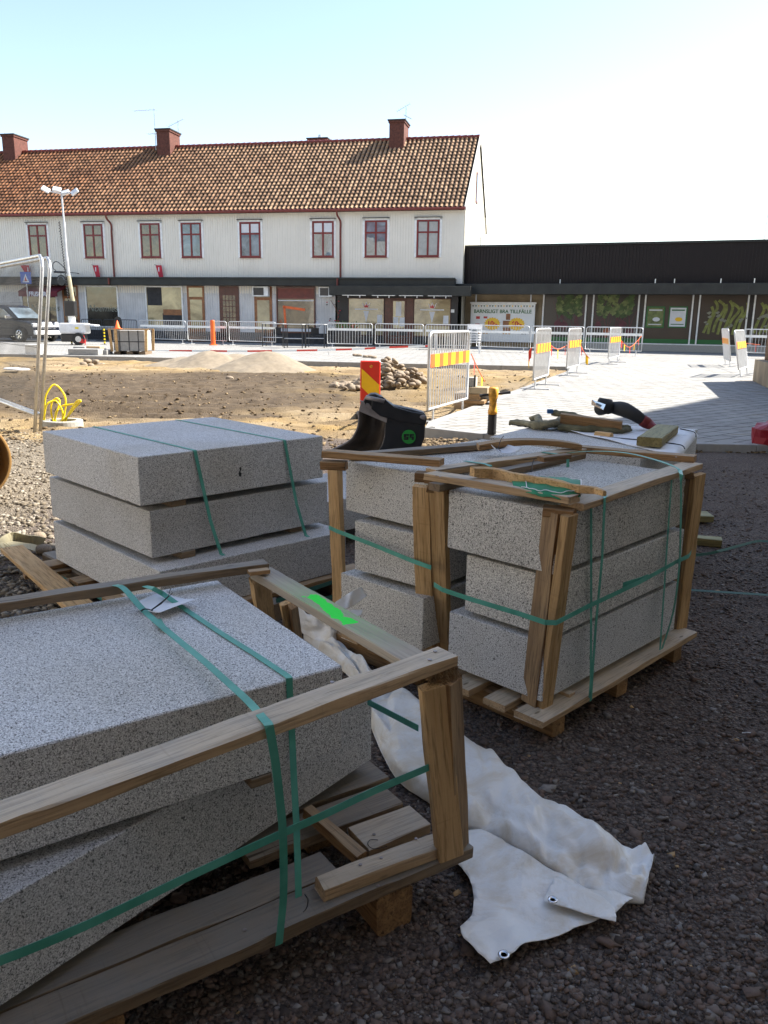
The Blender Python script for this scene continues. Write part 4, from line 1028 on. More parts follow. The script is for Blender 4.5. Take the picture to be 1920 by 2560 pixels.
hose([(136, 1064, .05), (128, 1030, .05), (130, 1005, .05), (142, 996, .05), (149, 1005, .05), (142, 1030, 0), (138, 1048, 0), (142, 1064, 0)], 'narrow yellow hose loop in the middle of the bunch')
hose([(146, 1060, 0), (170, 1040, 0), (186, 1020, 0), (201, 1004, 0), (199, 1001, .02), (190, 1005, .04), (172, 1035, .04), (160, 1058, .04)], 'yellow hose loop leaning far out to the right')
hose([(137, 1058, .08), (140, 1030, .08), (155, 1015, .08), (185, 1010, .08), (196, 1002, .06)], 'yellow hose curving right across the others')
# brown pipe at the left edge
cp = pB(-86, 1155, 5.6)
pe = empty('large_pipe', cp, 0, 'open end of a large brown plastic pipe at the left edge', 'pipe'); mwp = Matrix.Rotation(R(36), 4, 'Z') @ Matrix.Rotation(R(-90), 4, 'X')
MB().lathe([(.285, .0), (.300, -.004), (.305, .01), (.305, 1.3), (.285, 1.3), (.285, 0.0)], (0,0,0), 56).build('pipe_shell', M['pvc'], pe, smooth=True, mw=mwp)
MB().lathe([(0, 1.2), (.284, 1.2)], (0,0,0), 32).build('pipe_inner_dark', M['black'], pe, mw=mwp)  # black disc stands in for the shade deep inside the pipe

# ---------------------------------------------------------------- sand heap, cobble heap, stray stones
def mound(name, peaks, x0, x1, y0, y1, mat, label, step=.07):
    xs = np.arange(x0, x1, step); ys_ = np.arange(y0, y1, step); A, B = np.meshgrid(xs, ys_); Z_ = np.full(A.shape, -.12)
    for (cx, cy, h, s_) in peaks:
        rr_ = np.hypot(A - cx, B - cy) + fnoise(A, B, 61, 1.4, 3) * .35; Z_ = np.maximum(Z_, h - s_ * np.sqrt(rr_**2 + .05))
    Z_ += fnoise(A, B, 62, 4, 3) * .03 + fnoise(A, B, 63, 14, 2)*.015
    ny, nx = A.shape; idx = np.arange(ny*nx).reshape(ny, nx)
    Fm = np.stack([idx[:-1,:-1], idx[:-1,1:], idx[1:,1:], idx[1:,:-1]], -1).reshape(-1, 4)
    V = np.stack([A - A.mean(), B - B.mean(), Z_], -1).reshape(-1, 3); keep = (Z_ > -.11).ravel()[Fm].any(1)
    me = grid_mesh(name, V, Fm[keep]); me.polygons.foreach_set('use_smooth', np.ones(len(me.polygons), bool)); me.materials.append(mat)
    return tag(link(name, me, loc=(A.mean(), B.mean(), 0)), label, 'sand heap')
mound('sand_heap', [(-5.0, 23.2, .52, .40), (-4.3, 23.4, .44, .40), (-3.3, 22.2, .56, .40), (-5.9, 23.6, .30, .3)], -10.2, .2, 19.2, 26.2, M['sand'], 'pale sand heap with two rounded tops on the dug up square')
def cobble_mesh(seed):
    bm = bmesh.new(); bmesh.ops.create_icosphere(bm, subdivisions=2, radius=1)
    for v in bm.verts:
        n_ = noise.noise(v.co * .9 + Vector((seed*3.1, 0, 0))); v.co *= 1 + .42 * n_
        v.co.x = max(-.85, min(.85, v.co.x)); v.co.z = max(-.8, min(.75, v.co.z))
    me = bpy.data.meshes.new('cobble'); bm.to_mesh(me); bm.free(); me.materials.append(M['stone'])
    for p_ in me.polygons: p_.use_smooth = True
    return me
cm = [cobble_mesh(i) for i in range(6)]
rc_ = random.Random(8); hc = P(955, 968, 0); placed = []
pl_, pr_ = P(825, 966, 0), P(1068, 974, 0)
for k in range(250):
    t = rc_.random(); c = pl_.lerp(pr_, .5); 
    while True:
        u = rc_.uniform(-1, 1); v = rc_.uniform(-1, 1)
        if u*u + v*v < 1: break
    x = c.x + u * (pr_ - pl_).length/2; y = c.y + .5 + v*.75
    dx = (x - (c.x + .30))/((pr_ - pl_).length/2); hgt = max(0, (.70 - .72*math.hypot(dx*1.15, v)))
    if x < c.x - .25: hgt = min(hgt, .2)
    z = rc_.uniform(.15, 1) * hgt if k % 3 else hgt
    s_ = rc_.uniform(.045, .090)
    o_ = link('cobble', cm[k % 6], loc=(x, y, SOIL_Z + z + s_*.45)); o_.scale = (s_*1.25, s_, s_*.8); o_.rotation_euler = (rc_.uniform(-.5, .5), rc_.uniform(-.5, .5), rc_.uniform(0, 6.28))
    tag(o_, 'rounded grey brown cobble in the heap behind the red and yellow marker', 'cobble', 'cobbles in the heap')
for (x, y, s_, lab) in ((574, 943, .09, 'single pale stone on the soil in front of the sand heap'), (800, 897, .08, 'white lump on the soil edge left of the cobble heap')):
    q = P(x, y, 0); o_ = link('stone', cm[2], loc=(q.x, q.y, gz(q.x, q.y) + .05)); o_.scale = (s_*1.2, s_, s_*.8); tag(o_, lab, 'stone')
for k, (x, y) in enumerate(((208, 909), (219, 907), (228, 911), (238, 908), (250, 909), (256, 909))):
    q = P(x, y, 0); o_ = link('broken_stone', cm[k % 6], loc=(q.x, q.y, gz(q.x, q.y) + .06)); o_.scale = (.12, .09, .08); o_.rotation_euler.z = k
    tag(o_, ('first', 'second', 'third', 'fourth', 'fifth', 'last')[k] + ' broken stone from the left in the short row by the far kerb', 'stone', 'broken stones by the far kerb')
for k, (x, y, col) in enumerate(((888, 890, 0), (898, 891, 0), (914, 894, 0), (924, 894, 0), (935, 896, 0))):
    q = P(x, y, .08); o_ = link('paving_scrap', cm[k], loc=(q.x, q.y, .12)); o_.scale = (.12, .1, .06); tag(o_, ('first', 'second', 'third', 'fourth', 'last')[k] + ' stone scrap from the left on the far paving above the cobble heap', 'stone', 'stone scraps on the far paving')
# white plates on the soil
for (x, y, r_, lab) in ((46, 923, .28, 'larger white round lid lying on the soil behind the fence'), (31, 928, .20, 'smaller white lid half under the larger one')):
    q = P(x, y, 0); tag(MB().lathe([(0, 0), (r_, 0), (r_, .02), (r_*.9, .035), (0, .04)], (0,0,0), 24).build('round_lid', M['paperwhite'], loc=(q.x, q.y, gz(q.x, q.y) + .06)), lab, 'lid')

# ---------------------------------------------------------------- red and yellow marker board
q = P(925, 1045, 0); sb = empty('marker_board', (q.x, q.y, 0), R(-2), 'upright red and yellow striped marker board behind the excavator bucket', 'sign')
d_ = q.y; sc_ = d_ / 2000 * 1.0; hw = 24.5*d_/2000*1.02; z1_ = pB(930, 902, q.y).z; z0_ = z1_ - .66
MB().box((-hw, -.02, z0_), (hw, .02, z1_)).build('board', M['red_refl'], sb, bevel=.012)
hz = z1_ - z0_
MB().plate([(-hw*.86, z1_ - .16*hz), (-hw*.86, z1_ - .55*hz), (hw*.9, z1_ - .92*hz), (hw*.9, z1_ - .50*hz)], -.026, -.0205).build('yellow_stripe', M['yel_refl'], sb)
MB().tube([(hw*.08, -.021, z1_ - .115*hz), (hw*.08, -.027, z1_ - .115*hz)], .022, 16).build('badge', M['amber'], sb)
MB().bar((hw*.08 - .012, -.029, z1_ - .09*hz), (hw*.08 + .012, -.029, z1_ - .14*hz), .004, .003, (0, 1, 0)).build('badge_mark', M['red'], sb)
MB().tube([(0, .035, 0), (0, .035, z0_ + .3)], .025, 8).build('post', M['galv'], sb)
MB().box((-.2, -.15, 0), (.2, .2, .08)).build('foot', M['black_rub'], sb, bevel=.015)

# ---------------------------------------------------------------- excavator bucket
by = 5.6
def bk(x, y, dy=0): return pB(x, y, by + dy)
bo = bk(960, 1130); bo.z = 0
ex = empty('excavator_bucket', bo, 0, 'black excavator bucket with green round badge behind the granite crates', 'excavator bucket')
def L_(x, y, dy=0): return bk(x, y, dy) - bo
# side profile of the near (right) cheek, then the shell swept to the left cheek
cheekpx = [(974, 1030), (967, 1042), (963, 1065), (962, 1090), (955, 1115), (942, 1134), (1000, 1140), (1048, 1132), (1056, 1108), (1061, 1096), (1063, 1062), (1068, 1045), (1055, 1036), (1010, 1026), (985, 1022)]
ch = [L_(x, y) for x, y in cheekpx]
g = MB(); g.prism(ch, (0, .03, 0)); g.build('side_plate', M['bucket'], ex, bevel=.003)
back = Vector((-.205, .06, .045))    # direction to the other cheek
ch2 = [p_ + back + Vector((0, .0, .0)) for p_ in ch]
# curved inner shell seen from the open side
rim = smooth_pts([L_(896, 1028, .02), L_(897, 1052, .03), L_(892, 1075, .06), L_(878, 1098, .1), L_(855, 1113, .12), L_(818, 1130, .12)], 5)
rim2 = smooth_pts([L_(970, 1052, .03), L_(964, 1066, .05), L_(962, 1090, .1), L_(955, 1112, .15), L_(946, 1130, .2), L_(935, 1150, .2)], 5)
g = MB(); n = len(rim); vs = []; nb_ = 8
for i in range(n):
    for k in range(nb_ + 1):
        t = k/nb_; p_ = rim[i].lerp(rim2[i], t) + Vector((0, .16*math.sin(math.pi*t), 0)); vs.append(p_)
g.add(vs, [(i*(nb_+1)+k, i*(nb_+1)+k+1, (i+1)*(nb_+1)+k+1, (i+1)*(nb_+1)+k) for i in range(n-1) for k in range(nb_)])
o_ = g.build('inner_shell', M['bucket_in'], ex, smooth=True); sol = o_.modifiers.new('thick', 'SOLIDIFY'); sol.thickness = .012
g = MB(); g.tube(rim, .007, 6); g.tube([p_ + Vector((0, -.02, 0)) for p_ in rim2], .005, 6); g.build('worn_rim', M['steel'], ex, smooth=True)
g = MB(); g.prism([L_(902, 1006), L_(972, 1036), L_(968, 1058), L_(897, 1028)], (0, .025, 0)); 
for (x, y) in ((903, 1003), (918, 1010), (940, 1019)):
    g.prism([L_(x, y + 10, -.005), L_(x - 3, y - 2, -.005), L_(x + 5, y, -.005), L_(x + 14, y + 14, -.005)], (0, .02, 0))
g.build('cutting_edge', M['steel'], ex, bevel=.002)
g = MB(); g.prism([L_(905, 1010, .03), L_(912, 995, .03), L_(925, 986, .03), L_(938, 985, .03), L_(952, 991, .03), L_(966, 1003, .03), L_(985, 1015, .03), L_(1030, 1024, .03), L_(1060, 1032, .03), L_(1068, 1045, .03), L_(1060, 1060, .03), L_(1000, 1050, .03), L_(960, 1035, .03)], (0, .13, 0))
g.build('back_shell', M['bucket'], ex, bevel=.006)
for dy, xo in ((-.012, 0), (.18, -20)):
    g = MB(); g.prism([L_(928 + xo, 1022, dy), L_(930 + xo, 1004, dy), L_(942 + xo, 993, dy), L_(957 + xo, 992, dy), L_(968 + xo, 1003, dy), L_(985 + xo, 1017, dy), L_(1030 + xo, 1030, dy), L_(1056 + xo, 1034, dy), L_(1067 + xo, 1042, dy), L_(1066 + xo, 1054, dy), L_(1055 + xo, 1062, dy), L_(1000 + xo, 1054, dy), L_(950 + xo, 1040, dy)], (0, .022, 0)); g.build('hook_ear', M['bucket'], ex, bevel=.003)
g = MB(); g.tube([L_(915, 993, .0), L_(960, 1003, -.03)], .015, 12); g.tube([L_(1012, 1027, .2), L_(1062, 1045, -.04)], .016, 12); g.build('pin', M['steel'], ex, smooth=True)
bc = L_(1022, 1092, -.008)
def disc(name, c, r0, r1, mat, par, dy):
    g = MB(); n = 36
    for k in range(n):
        a, b_ = 2*math.pi*k/n, 2*math.pi*(k+1)/n
        g.prism([c + Vector((r*math.cos(t), dy, r*math.sin(t))) for r, t in ((r0, a), (r1, a), (r1, b_), (r0, b_))], (0, .003, 0))
    return g.build(name, mat, par)
br = 17.5*by/2000
M['badge_green'] = plain('badge_green', (.02, .30, .04), .5)
bd_ = disc('badge', bc, br*.0001, br, M['badge_green'], ex, -.004)
g = MB()
for pl in ([(-.72,.42), (.0,.42), (.0,.18), (-.42,.18), (-.42,.02), (-.05,.02), (-.05,-.42), (-.72,-.42), (-.72,-.2), (-.3,-.2), (-.3,-.12), (-.72,-.12)], [(.12,.42), (.72,.42), (.72,.2), (.4,.2), (.4,.08), (.72,.08), (.72,-.42), (.4,-.42), (.4,-.12), (.12,-.12)]):
    g.prism([bc + Vector((a*br, -.009, b_*br)) for a, b_ in pl], (0, .0045, 0))
g.build('badge_letters', M['bucket'], bd_)

# ---------------------------------------------------------------- timber stack with kerb stones by the nearest barrier
q = P(1176, 1027, 0); y0_ = q.y
ts = empty('timber_stack', (q.x, q.y, 0), R(-15), 'short stack of pallet timber and pale kerb stones behind the nearest barrier', 'timber stack')
g = MB(); s_ = y0_/2000
for k in range(2):
    for j in range(3): g.box((-45*s_, .1 + j*.22, k*.15), (20*s_, .22 + j*.22, .10 + k*.15))
g.build('bearer', M['wood_grey'], ts, bevel=.003)
MB().box((-18*s_, -.02, .11), (34*s_, .6, .16)).build('deck_board', M['wood_tan'], ts, bevel=.003)
MB().box((-10*s_, .02, .261), (40*s_, .3, .36)).build('kerb_stone', M['beige'], ts, bevel=.006)
MB().box((0*s_, .3, .161), (60*s_, .6, .26)).build('kerb_stone', M['kerb'], ts, bevel=.006)
MB().box((-12*s_, .1, .361), (8*s_, .28, .5)).build('clamp_block', M['concrete'], ts, bevel=.004)
MB().tube([(6*s_, .08, .36), (6*s_, .08, .54)], .016, 6).tube([(-14*s_, .08, .36), (-14*s_, .08, .5)], .016, 6).build('clamp_handle', M['black'], ts)

# ---------------------------------------------------------------- yellow and black breaker with T handle
q = P(1229, 1086, .08); bkx = empty('pneumatic_breaker', q, 0, 'yellow and black upright breaker tool with dark cross handle behind the stack with tools', 'tool')
s_ = q.y/2000; zt_ = pB(1229, 968, q.y).z - .08
MB().lathe([(.0, 0), (11*s_, 0), (11.5*s_, .04), (11*s_, .05), (11*s_, zt_*.42), (.0, zt_*.43)], (0,0,0), 20).build('lower_sleeve', M['black_rub'], bkx, smooth=False)
MB().lathe([(.0, zt_*.43), (11.5*s_, zt_*.431), (12*s_, zt_*.5), (10*s_, zt_*.56), (9*s_, zt_*.66), (9.5*s_, zt_*.74), (12*s_, zt_*.82), (12.5*s_, zt_*.97), (10*s_, zt_), (0, zt_)], (0,0,0), 20).build('body', M['amber'], bkx, smooth=True)
MB().tube([(-34*s_, 0, zt_*.82), (-8*s_, 0, zt_*.85)], [.018, .012], 8).tube([(8*s_, 0, zt_*.86), (42*s_, 0, zt_*.9)], [.012, .018], 8).build('cross_handle', M['plinth'], bkx)
# ---------------------------------------------------------------- far props: car, lighting trailer, pallet, bollard, cafe furniture
cq = P(55, 855, .08); car = empty('parked_car', (cq.x, cq.y, .08), R(-27), 'dark blue estate car with chrome bull bar seen through the fence', 'car')
# origin at the near front wheel's foot; +x forward
def side(zs): return zs
body = [(-3.6, .35), (-3.75, .6), (-3.7, 1.0), (-3.5, 1.08), (-.95, 1.10), (.35, .98), (.72, .90), (.82, .7), (.84, .42), (.75, .3), (.42, .28), (.4, .42), (.28, .6), (0, .70), (-.28, .6), (-.4, .42), (-.42, .26), (-2.25, .26), (-2.28, .42), (-2.42, .6), (-2.7, .70), (-2.98, .6), (-3.1, .42), (-3.12, .33)]
g = MB(); g.prism([(x, 0, z) for x, z in body], (0, 1.75, 0)); g.build('body', M['car'], car, bevel=.05, seg=2)
cab = [(-3.45, 1.09), (-3.2, 1.62), (-2.8, 1.72), (-1.5, 1.74), (-1.1, 1.66), (-.35, 1.09)]
g = MB(); g.add([(x, .10 + (z - 1.09)*.22, z) for x, z in cab] + [(x, 1.65 - (z - 1.09)*.22, z) for x, z in cab], [tuple(range(6))[::-1], tuple(range(6, 12))] + [(i, (i+1)%6, 6+(i+1)%6, 6+i) for i in range(6)]); g.build('cabin', M['car'], car, bevel=.03)
g = MB(); g.prism([(-3.2, .13, 1.14), (-3.0, .13, 1.55), (-1.6, .13, 1.60), (-1.28, .13, 1.55), (-.62, .13, 1.14)], (0, -.045, 0)); g.add([(-1.04, .26, 1.62), (-1.04, 1.5, 1.62), (-.33, 1.58, 1.13), (-.33, .18, 1.13)], [(0,1,2,3)]); g.build('window', M['glass'], car)
for x in (0, -2.7):
    for y in (-.02, 1.77):
        w_ = MB(); w_.lathe([(.2, -.11), (.33, -.11), (.35, -.08), (.35, .08), (.33, .11), (.2, .11)], (0,0,0), 24)
        wo = w_.build('wheel', M['tyre'], car, mw=Matrix.Translation((x, y, .35)) @ Matrix.Rotation(R(90), 4, 'X'))
        g = MB(); g.lathe([(.19, .06), (.215, .115), (.2, .118), (.18, .08)], (0,0,0), 24); g.lathe([(0, .1), (.05, .11), (.05, .08)], (0,0,0), 12)
        for k in range(6): a = k*math.pi/3; g.bar((.04*math.cos(a), .04*math.sin(a), .095), (.2*math.cos(a), .2*math.sin(a), .1), .05, .03)
        g.build('rim', M['chrome'], wo)
for y in (.16, 1.6): MB().box((.70, y - .14, .72), (.83, y + .14, .90)).build('headlight', M['caplight'], car, bevel=.03)
MB().box((.80, .45, .62), (.87, 1.3, .84)).build('grille', M['chrome'], car, bevel=.01)
g = MB(); g.tube([(.95, .2, .45), (1.02, .35, .75), (1.02, 1.4, .75), (.95, 1.55, .45)], .035, 8); g.box((.83, .02, .36), (.97, 1.73, .56)); g.build('bumper', M['caplight'], car, bevel=.02)
g = MB()
for k in range(4): g.lathe([(0, 0), (.09, .0), (.10, .05), (0, .06)], (0,0,0), 16) if 0 else None
for k in range(3): g.tube([(.96, .5 + .38*k, .86), (1.05, .5 + .38*k, .86)], .1, 16)
g.build('spotlight', M['caplight'], car)
MB().box((.975, .65, .38), (.985, 1.15, .50)).build('number_plate', M['board_white'], car)
g = MB(); g.tube([(-.55, -.02, 1.12), (-.55, -.2, 1.16)], .02, 6); g.build('mirror_arm', M['black'], car)
mr = MB(); mr.box((-.66, -.34, 1.08), (-.48, -.12, 1.27)); mr.build('mirror', M['chrome'], car, bevel=.03)
g = MB(); g.box((-2.6, -.01, .62), (-.5, -.002, .66)); g.build('side_trim', M['plinth'], car)

lq = P(186, 862, .08); lt = empty('lighting_trailer', lq, R(5), 'white portable lighting tower with tall telescopic mast and four lamp heads', 'light tower')
s_ = lq.y/2000
def LT(x, y): p_ = pB(x, y, lq.y); return (p_.x - lq.x, p_.z - lq.z)
x0_, z0_ = LT(155, 831); x1_, z1_ = LT(218, 808)
MB().box((x0_, -.4, z0_ - .05), (x1_, .45, z1_)).build('engine_hood', M['caplight'], lt, bevel=.08, seg=2)
MB().box((x0_ + .05, -.38, .14), (x1_ - .15, .4, z0_ - .051)).build('chassis', M['black'], lt, bevel=.03)
MB().prism([(x1_ - .1, -.42, z1_ - .08), (x1_ + .42, -.45, z1_ - .12), (x1_ + .42, .4, z1_ - .12), (x1_ - .1, .4, z1_ - .08)], (0, 0, .05)).build('raised_flap', M['caplight'], lt)
MB().box((x1_ - .45, -.407, z1_ - .25), (x1_ - .3, -.4005, z1_ - .17)).build('yellow_sticker', M['yellow'], lt)
g = MB(); g.lathe([(.12, -.08), (.27, -.08), (.27, .08), (.12, .08)], (0,0,0), 20); wo = g.build('wheel', M['tyre'], lt, mw=Matrix.Translation((.35, -.5, .27)) @ Matrix.Rotation(R(90), 4, 'X'))
MB().lathe([(0, .05), (.12, .05), (.13, .09), (0, .09)], (0,0,0), 16).build('rim', M['galv'], wo)
ax, az = LT(182, 762); bx, bz = LT(181, 808)
MB().tube([(bx, 0, z1_), (bx - .02, 0, z1_ + .35)], .15, 10).build('mast_base', M['white'], lt)
MB().box((bx - .25, -.2, z1_ + .3), (bx + .2, .2, z1_ + .95)).build('winch_box', M['black'], lt, bevel=.02)
pts = [LT(184, 765), LT(172, 690), LT(166, 640), LT(160, 555), LT(154, 486)]
rad = [.085, .07, .055, .04]
for i in range(4):
    a, b_ = pts[i], pts[i+1]; MB().tube([(a[0], 0, a[1]), (b_[0], 0, b_[1])], rad[i], 8).build('mast_section', M['galv_white'] if i else M['sandp'], lt)
g = MB(); cp_ = []
for k in range(90): f = k/89; xx = pts[0][0]*(1-f) + pts[3][0]*f - .17 + .03*math.sin(k*2.2); zz = pts[0][1]*(1-f) + pts[3][1]*f; cp_.append((xx, -.1 + .03*math.cos(k*2.2), zz))
g.tube(cp_, .022, 5); g.build('coiled_cable', M['plinth'], lt)
hx, hz_ = pts[-1]
g = MB(); g.tube([(hx - .55, 0, hz_ + .12), (hx, 0, hz_ + .02), (hx + .55, 0, hz_ + .12)], .03, 6); g.build('lamp_arm', M['galv'], lt)
for (dx, dy, rz, dz) in ((-.62, -.1, .5, .17), (-.12, -.22, .15, .17), (.12, .15, -.3, .10), (.58, -.1, -.6, .10)):
    MB().box((-.17, -.05, -.11), (.17, .05, .11)).build('lamp_head', M['caplight'], lt, bevel=.02, mw=Matrix.Translation((hx + dx, dy, hz_ + dz)) @ Matrix.Rotation(rz, 4, 'Y') @ Matrix.Rotation(R(-35), 4, 'X'))
for (x, yb, yt, lab) in ((180, 862, 821, 'yellow and black striped post directly in front of the lighting trailer'), (262, 862, 824, 'yellow and black striped post between trailer and wrapped pallet')):
    q = P(x, yb, .08); h_ = (yb - yt)*q.y/2000; r_ = empty('striped_post', q, 0, lab, 'post', 'yellow and black striped posts'); a = MB(); b_ = MB()
    for k in range(10): (a if k % 2 else b_).tube([(0, 0, h_*k/10), (0, 0, h_*(k+1)/10)], .04, 8)
    a.build('yellow_bands', M['yellow'], r_); b_.build('black_bands', M['black'], r_); MB().box((-.15, -.15, 0), (.15, .15, .02)).build('foot', M['galv'], r_)
q = P(202, 863, .08); r_ = empty('red_pump', q, 0, 'small red machine on the paving beside the trailer wheel', 'pump')
MB().box((-.2, -.15, .08), (.2, .15, .3)).build('body', M['red'], r_, bevel=.05, seg=2); MB().tube([(-.18, -.1, .02), (-.18, -.1, .36), (.2, -.1, .42), (.24, -.1, .02)], .02, 6).build('carry_frame', M['red'], r_)

# wrapped pallet with cone
pq = P(278, 886, .08); pq2 = P(371, 887, .08)
pw = (pq2 - pq).length; px_ = empty('wrapped_pallet', (pq + pq2)/2, math.atan2(pq2.y - pq.y, pq2.x - pq.x), 'pallet of pale blocks strapped between timber corners, orange cone on top', 'pallet')
hh = 60*pq.y/2000; h2 = pw/2
MB().box((-h2 + .1, .0, .12), (h2 - .1, 1.0, hh - .03)).build('block_pack', M['kerb'], px_, bevel=.01)
g = MB()
for k in (.25, .5, .75): x = -h2 + pw*k; g.box((x - .015, -.006, .12), (x + .015, -.001, hh - .03))
g.box((-h2 + .1, -.008, hh*.5), (h2 - .1, -.0062, hh*.5 + .03)); g.build('pack_strap', M['plinth'], px_)
for (a, b_) in (((-h2 + .05, -.04, .1), (-h2 + .0, -.04, hh)), ((-h2 + .22, -.04, .1), (-h2 + .2, -.04, hh)), ((h2 - .06, -.04, .1), (h2 - .03, -.04, hh)), ((h2 - .06, 1.04, .1), (h2 - .03, 1.04, hh))): MB().bar(a, b_, .09, .03, (0, 1, 0)).build('corner_board', M['wood_new'], px_)
MB().bar((-h2 - .05, -.03, hh + .012), (h2 + .05, -.03, hh + .012), .08, .024).bar((-h2, 1.0, hh + .012), (h2, 1.0, hh + .012), .08, .024).build('top_board', M['wood_new'], px_)
MB().box((-h2 + .1, 0, 0), (-h2 + .3, 1, .1)).box((h2 - .3, 0, 0), (h2 - .1, 1, .1)).box((-.1, 0, 0), (.1, 1, .1)).build('runner', M['wood_deck'], px_)
cn = empty('traffic_cone', (pq + pq2)/2 + Vector((-h2 + .23, .1, hh + .03)), 0, 'orange cone standing on the wrapped pallet', 'cone')
MB().lathe([(.11, 0), (.11, .02), (.085, .03), (.02, .26), (0, .27)], (0,0,0), 16).build('cone_body', M['orange'], cn, smooth=True); MB().box((-.13, -.13, -.012), (.13, .13, .0)).build('cone_base', M['orange'], cn)
# slabs on the far paving
def flat(name, xa, xb, yb, hgt, dep, mat, lab, cat, z=.08):
    a, b_ = P(xa, yb, z), P(xb, yb, z); c = (a + b_)/2
    tag(MB().box((-(b_-a).length/2, 0, 0), ((b_-a).length/2, dep, hgt)).build(name, M[mat], bevel=.01, loc=c), lab, cat)
flat('paving_slab_row', 168, 248, 888, .2, .8, 'kerb', 'long low pack of grey slabs on the far paving left of the cone pallet', 'paving slabs')
flat('paving_slab_row', 250, 268, 887, .16, .6, 'kerb', 'short grey slab touching the right end of the long slab pack', 'paving slabs')
flat('timber_slab', 215, 251, 873, .12, .5, 'wood_grey', 'brown flat timber pack just behind the long slab pack', 'timber')
flat('pale_slab', 182, 213, 873, .10, .5, 'kerb', 'pale flat slab left of the brown timber pack', 'paving slab')
flat('pale_block_pack', 62, 100, 886, .32, .5, 'board_white', 'pale block pack behind the mesh fence', 'paving slabs')
# orange bollard
q = P(533, 863, .08); tag(MB().lathe([(0, 0), (.19, 0), (.19, .03), (.11, .05), (.105, 1.12), (.09, 1.16), (0, 1.16)], (0,0,0), 20).build('orange_bollard', M['orange'], loc=q), 'orange plastic bollard standing in front of the barrier row', 'bollard')
# cafe furniture
def table(x0, x1, yb, lab):
    a, b_ = P(x0, yb, .08), P(x1, yb, .08); h = (b_ - a).length/2; r_ = empty('cafe_table_frame', (a + b_)/2, R(-8), lab, 'table', 'black high tables outside the cafe')
    MB().box((-h, -.3, 1.02), (h, .3, 1.05)).build('table_top', M['galv_white'], r_)
    for sx in (-1, 1):
        for sy in (-.28, .28): MB().tube([(sx*h*.97, sy, 0), (sx*h*.97, sy, 1.02)], .022, 6).build('leg', M['black'], r_)
    MB().tube([(-h*.97, -.28, .42), (h*.97, -.28, .42)], .02, 6).build('rail', M['galv'], r_)
table(660, 712, 866, 'black high table furthest left, beside the lattice door barrier'); table(714, 760, 870, 'black high table in the middle of the three'); table(768, 814, 869, 'black high table nearest to the cafe, by the ice cream cone sign')
def chair(x, y, lab):
    q = P(x, y, .08); r_ = empty('cafe_chair', q, R(20), lab, 'chair', 'dark cafe chairs behind the barriers')
    MB().box((-.2, -.2, .44), (.2, .2, .47)).build('seat', M['black'], r_); MB().box((-.2, .17, .55), (.2, .2, .85)).build('backrest', M['black'], r_)
    for sx in (-1, 1):
        for sy in (-1, 1): MB().tube([(sx*.21, sy*.22, 0), (sx*.17, sy*.17, .45 if sy < 0 else .85)], .014, 5).build('leg', M['black'], r_)
for k, (x, y) in enumerate(((695, 863), (790, 864), (830, 865), (862, 866), (895, 867), (930, 867), (985, 868), (1010, 868))):
    chair(x, y, ('first', 'second', 'third', 'fourth', 'fifth', 'sixth', 'seventh', 'last')[k] + ' dark cafe chair from the left behind the barrier row')
q = P(1183, 883, .08); r_ = empty('white_chair_stack', q, R(-10), 'stack of white plastic chairs left of the price board', 'chair stack')
for k in range(5): MB().box((-.26, -.25, .42 + k*.1), (.26, .25, .45 + k*.1)).build('seat', M['caplight'], r_, bevel=.01)
MB().bar((-.25, .22, .5), (-.28, .3, 1.15), .05, .04, (0,1,0)).bar((.25, .22, .5), (.28, .3, 1.15), .05, .04, (0,1,0)).box((-.28, .26, .95), (.28, .3, 1.15)).build('backrest', M['caplight'], r_)
for sx in (-1, 1):
    for sy in (-1, 1): MB().bar((sx*.26, sy*.25, 0), (sx*.23, sy*.22, .45), .05, .04, (0, 1, 0)).build('leg', M['caplight'], r_)
for (x, y, lab) in ((1112, 868, 'white plastic table behind the barrier under the right cafe window'),):
    q = P(x, y + 6, .08); r_ = empty('white_cafe_table', q, 0, lab, 'table'); MB().box((-.45, -.3, .72), (.45, .3, .76)).build('table_top', M['caplight'], r_)
    for sx in (-1, 1): MB().box((sx*.4 - .03, -.25, 0), (sx*.4 + .03, .25, .719)).build('leg', M['caplight'], r_)
q = P(796, 860, .08); r_ = empty('ice_cream_sign', q, R(-8), 'giant ice cream cone sign standing outside the cafe', 'sign')
s_ = q.y/2000
MB().lathe([(0, 0), (.02, .02), (.16, .85), (.16, .88), (0, .88)], (0,0,0), 16).build('cone', M['amber'], r_, smooth=True)
MB().lathe([(0, .88), (.2, .885), (.24, .98), (.22, 1.08), (.17, 1.16), (.15, 1.22), (.08, 1.3), (0, 1.34)], (0,0,0), 16).build('ice_cream', M['paperwhite'], r_, smooth=True)
q = P(298, 853, .08); r_ = empty('pavement_sign', q, 0, 'black arched pavement sign in front of the shop window', 'sign')
MB().plate([(-.2, .1), (.2, .1), (.2, 1.0), (.14, 1.2), (0, 1.28), (-.14, 1.2), (-.2, 1.0)], -.03, .03).build('panel', M['black'], r_); MB().box((-.25, -.2, 0), (.25, .2, .1)).build('foot', M['black'], r_)
q = P(905, 868, .08); r_ = empty('planter', (q.x - .8, q.y + .5, .08), 0, 'dark planter with spiky red flowers by the cafe window', 'planter')
MB().box((-.5, -.15, 0), (.5, .15, .75)).build('trough', M['black'], r_, bevel=.02)
rp = random.Random(3); g = MB(); g2 = MB()
for k in range(60):
    x = rp.uniform(-.45, .45); a = rp.uniform(-.9, .9); l_ = rp.uniform(.2, .5); (g if k % 4 else g2).bar((x, 0, .75), (x + l_*math.sin(a), rp.uniform(-.1, .1), .75 + l_*math.cos(a)), .04, .006, (0, 1, 0))
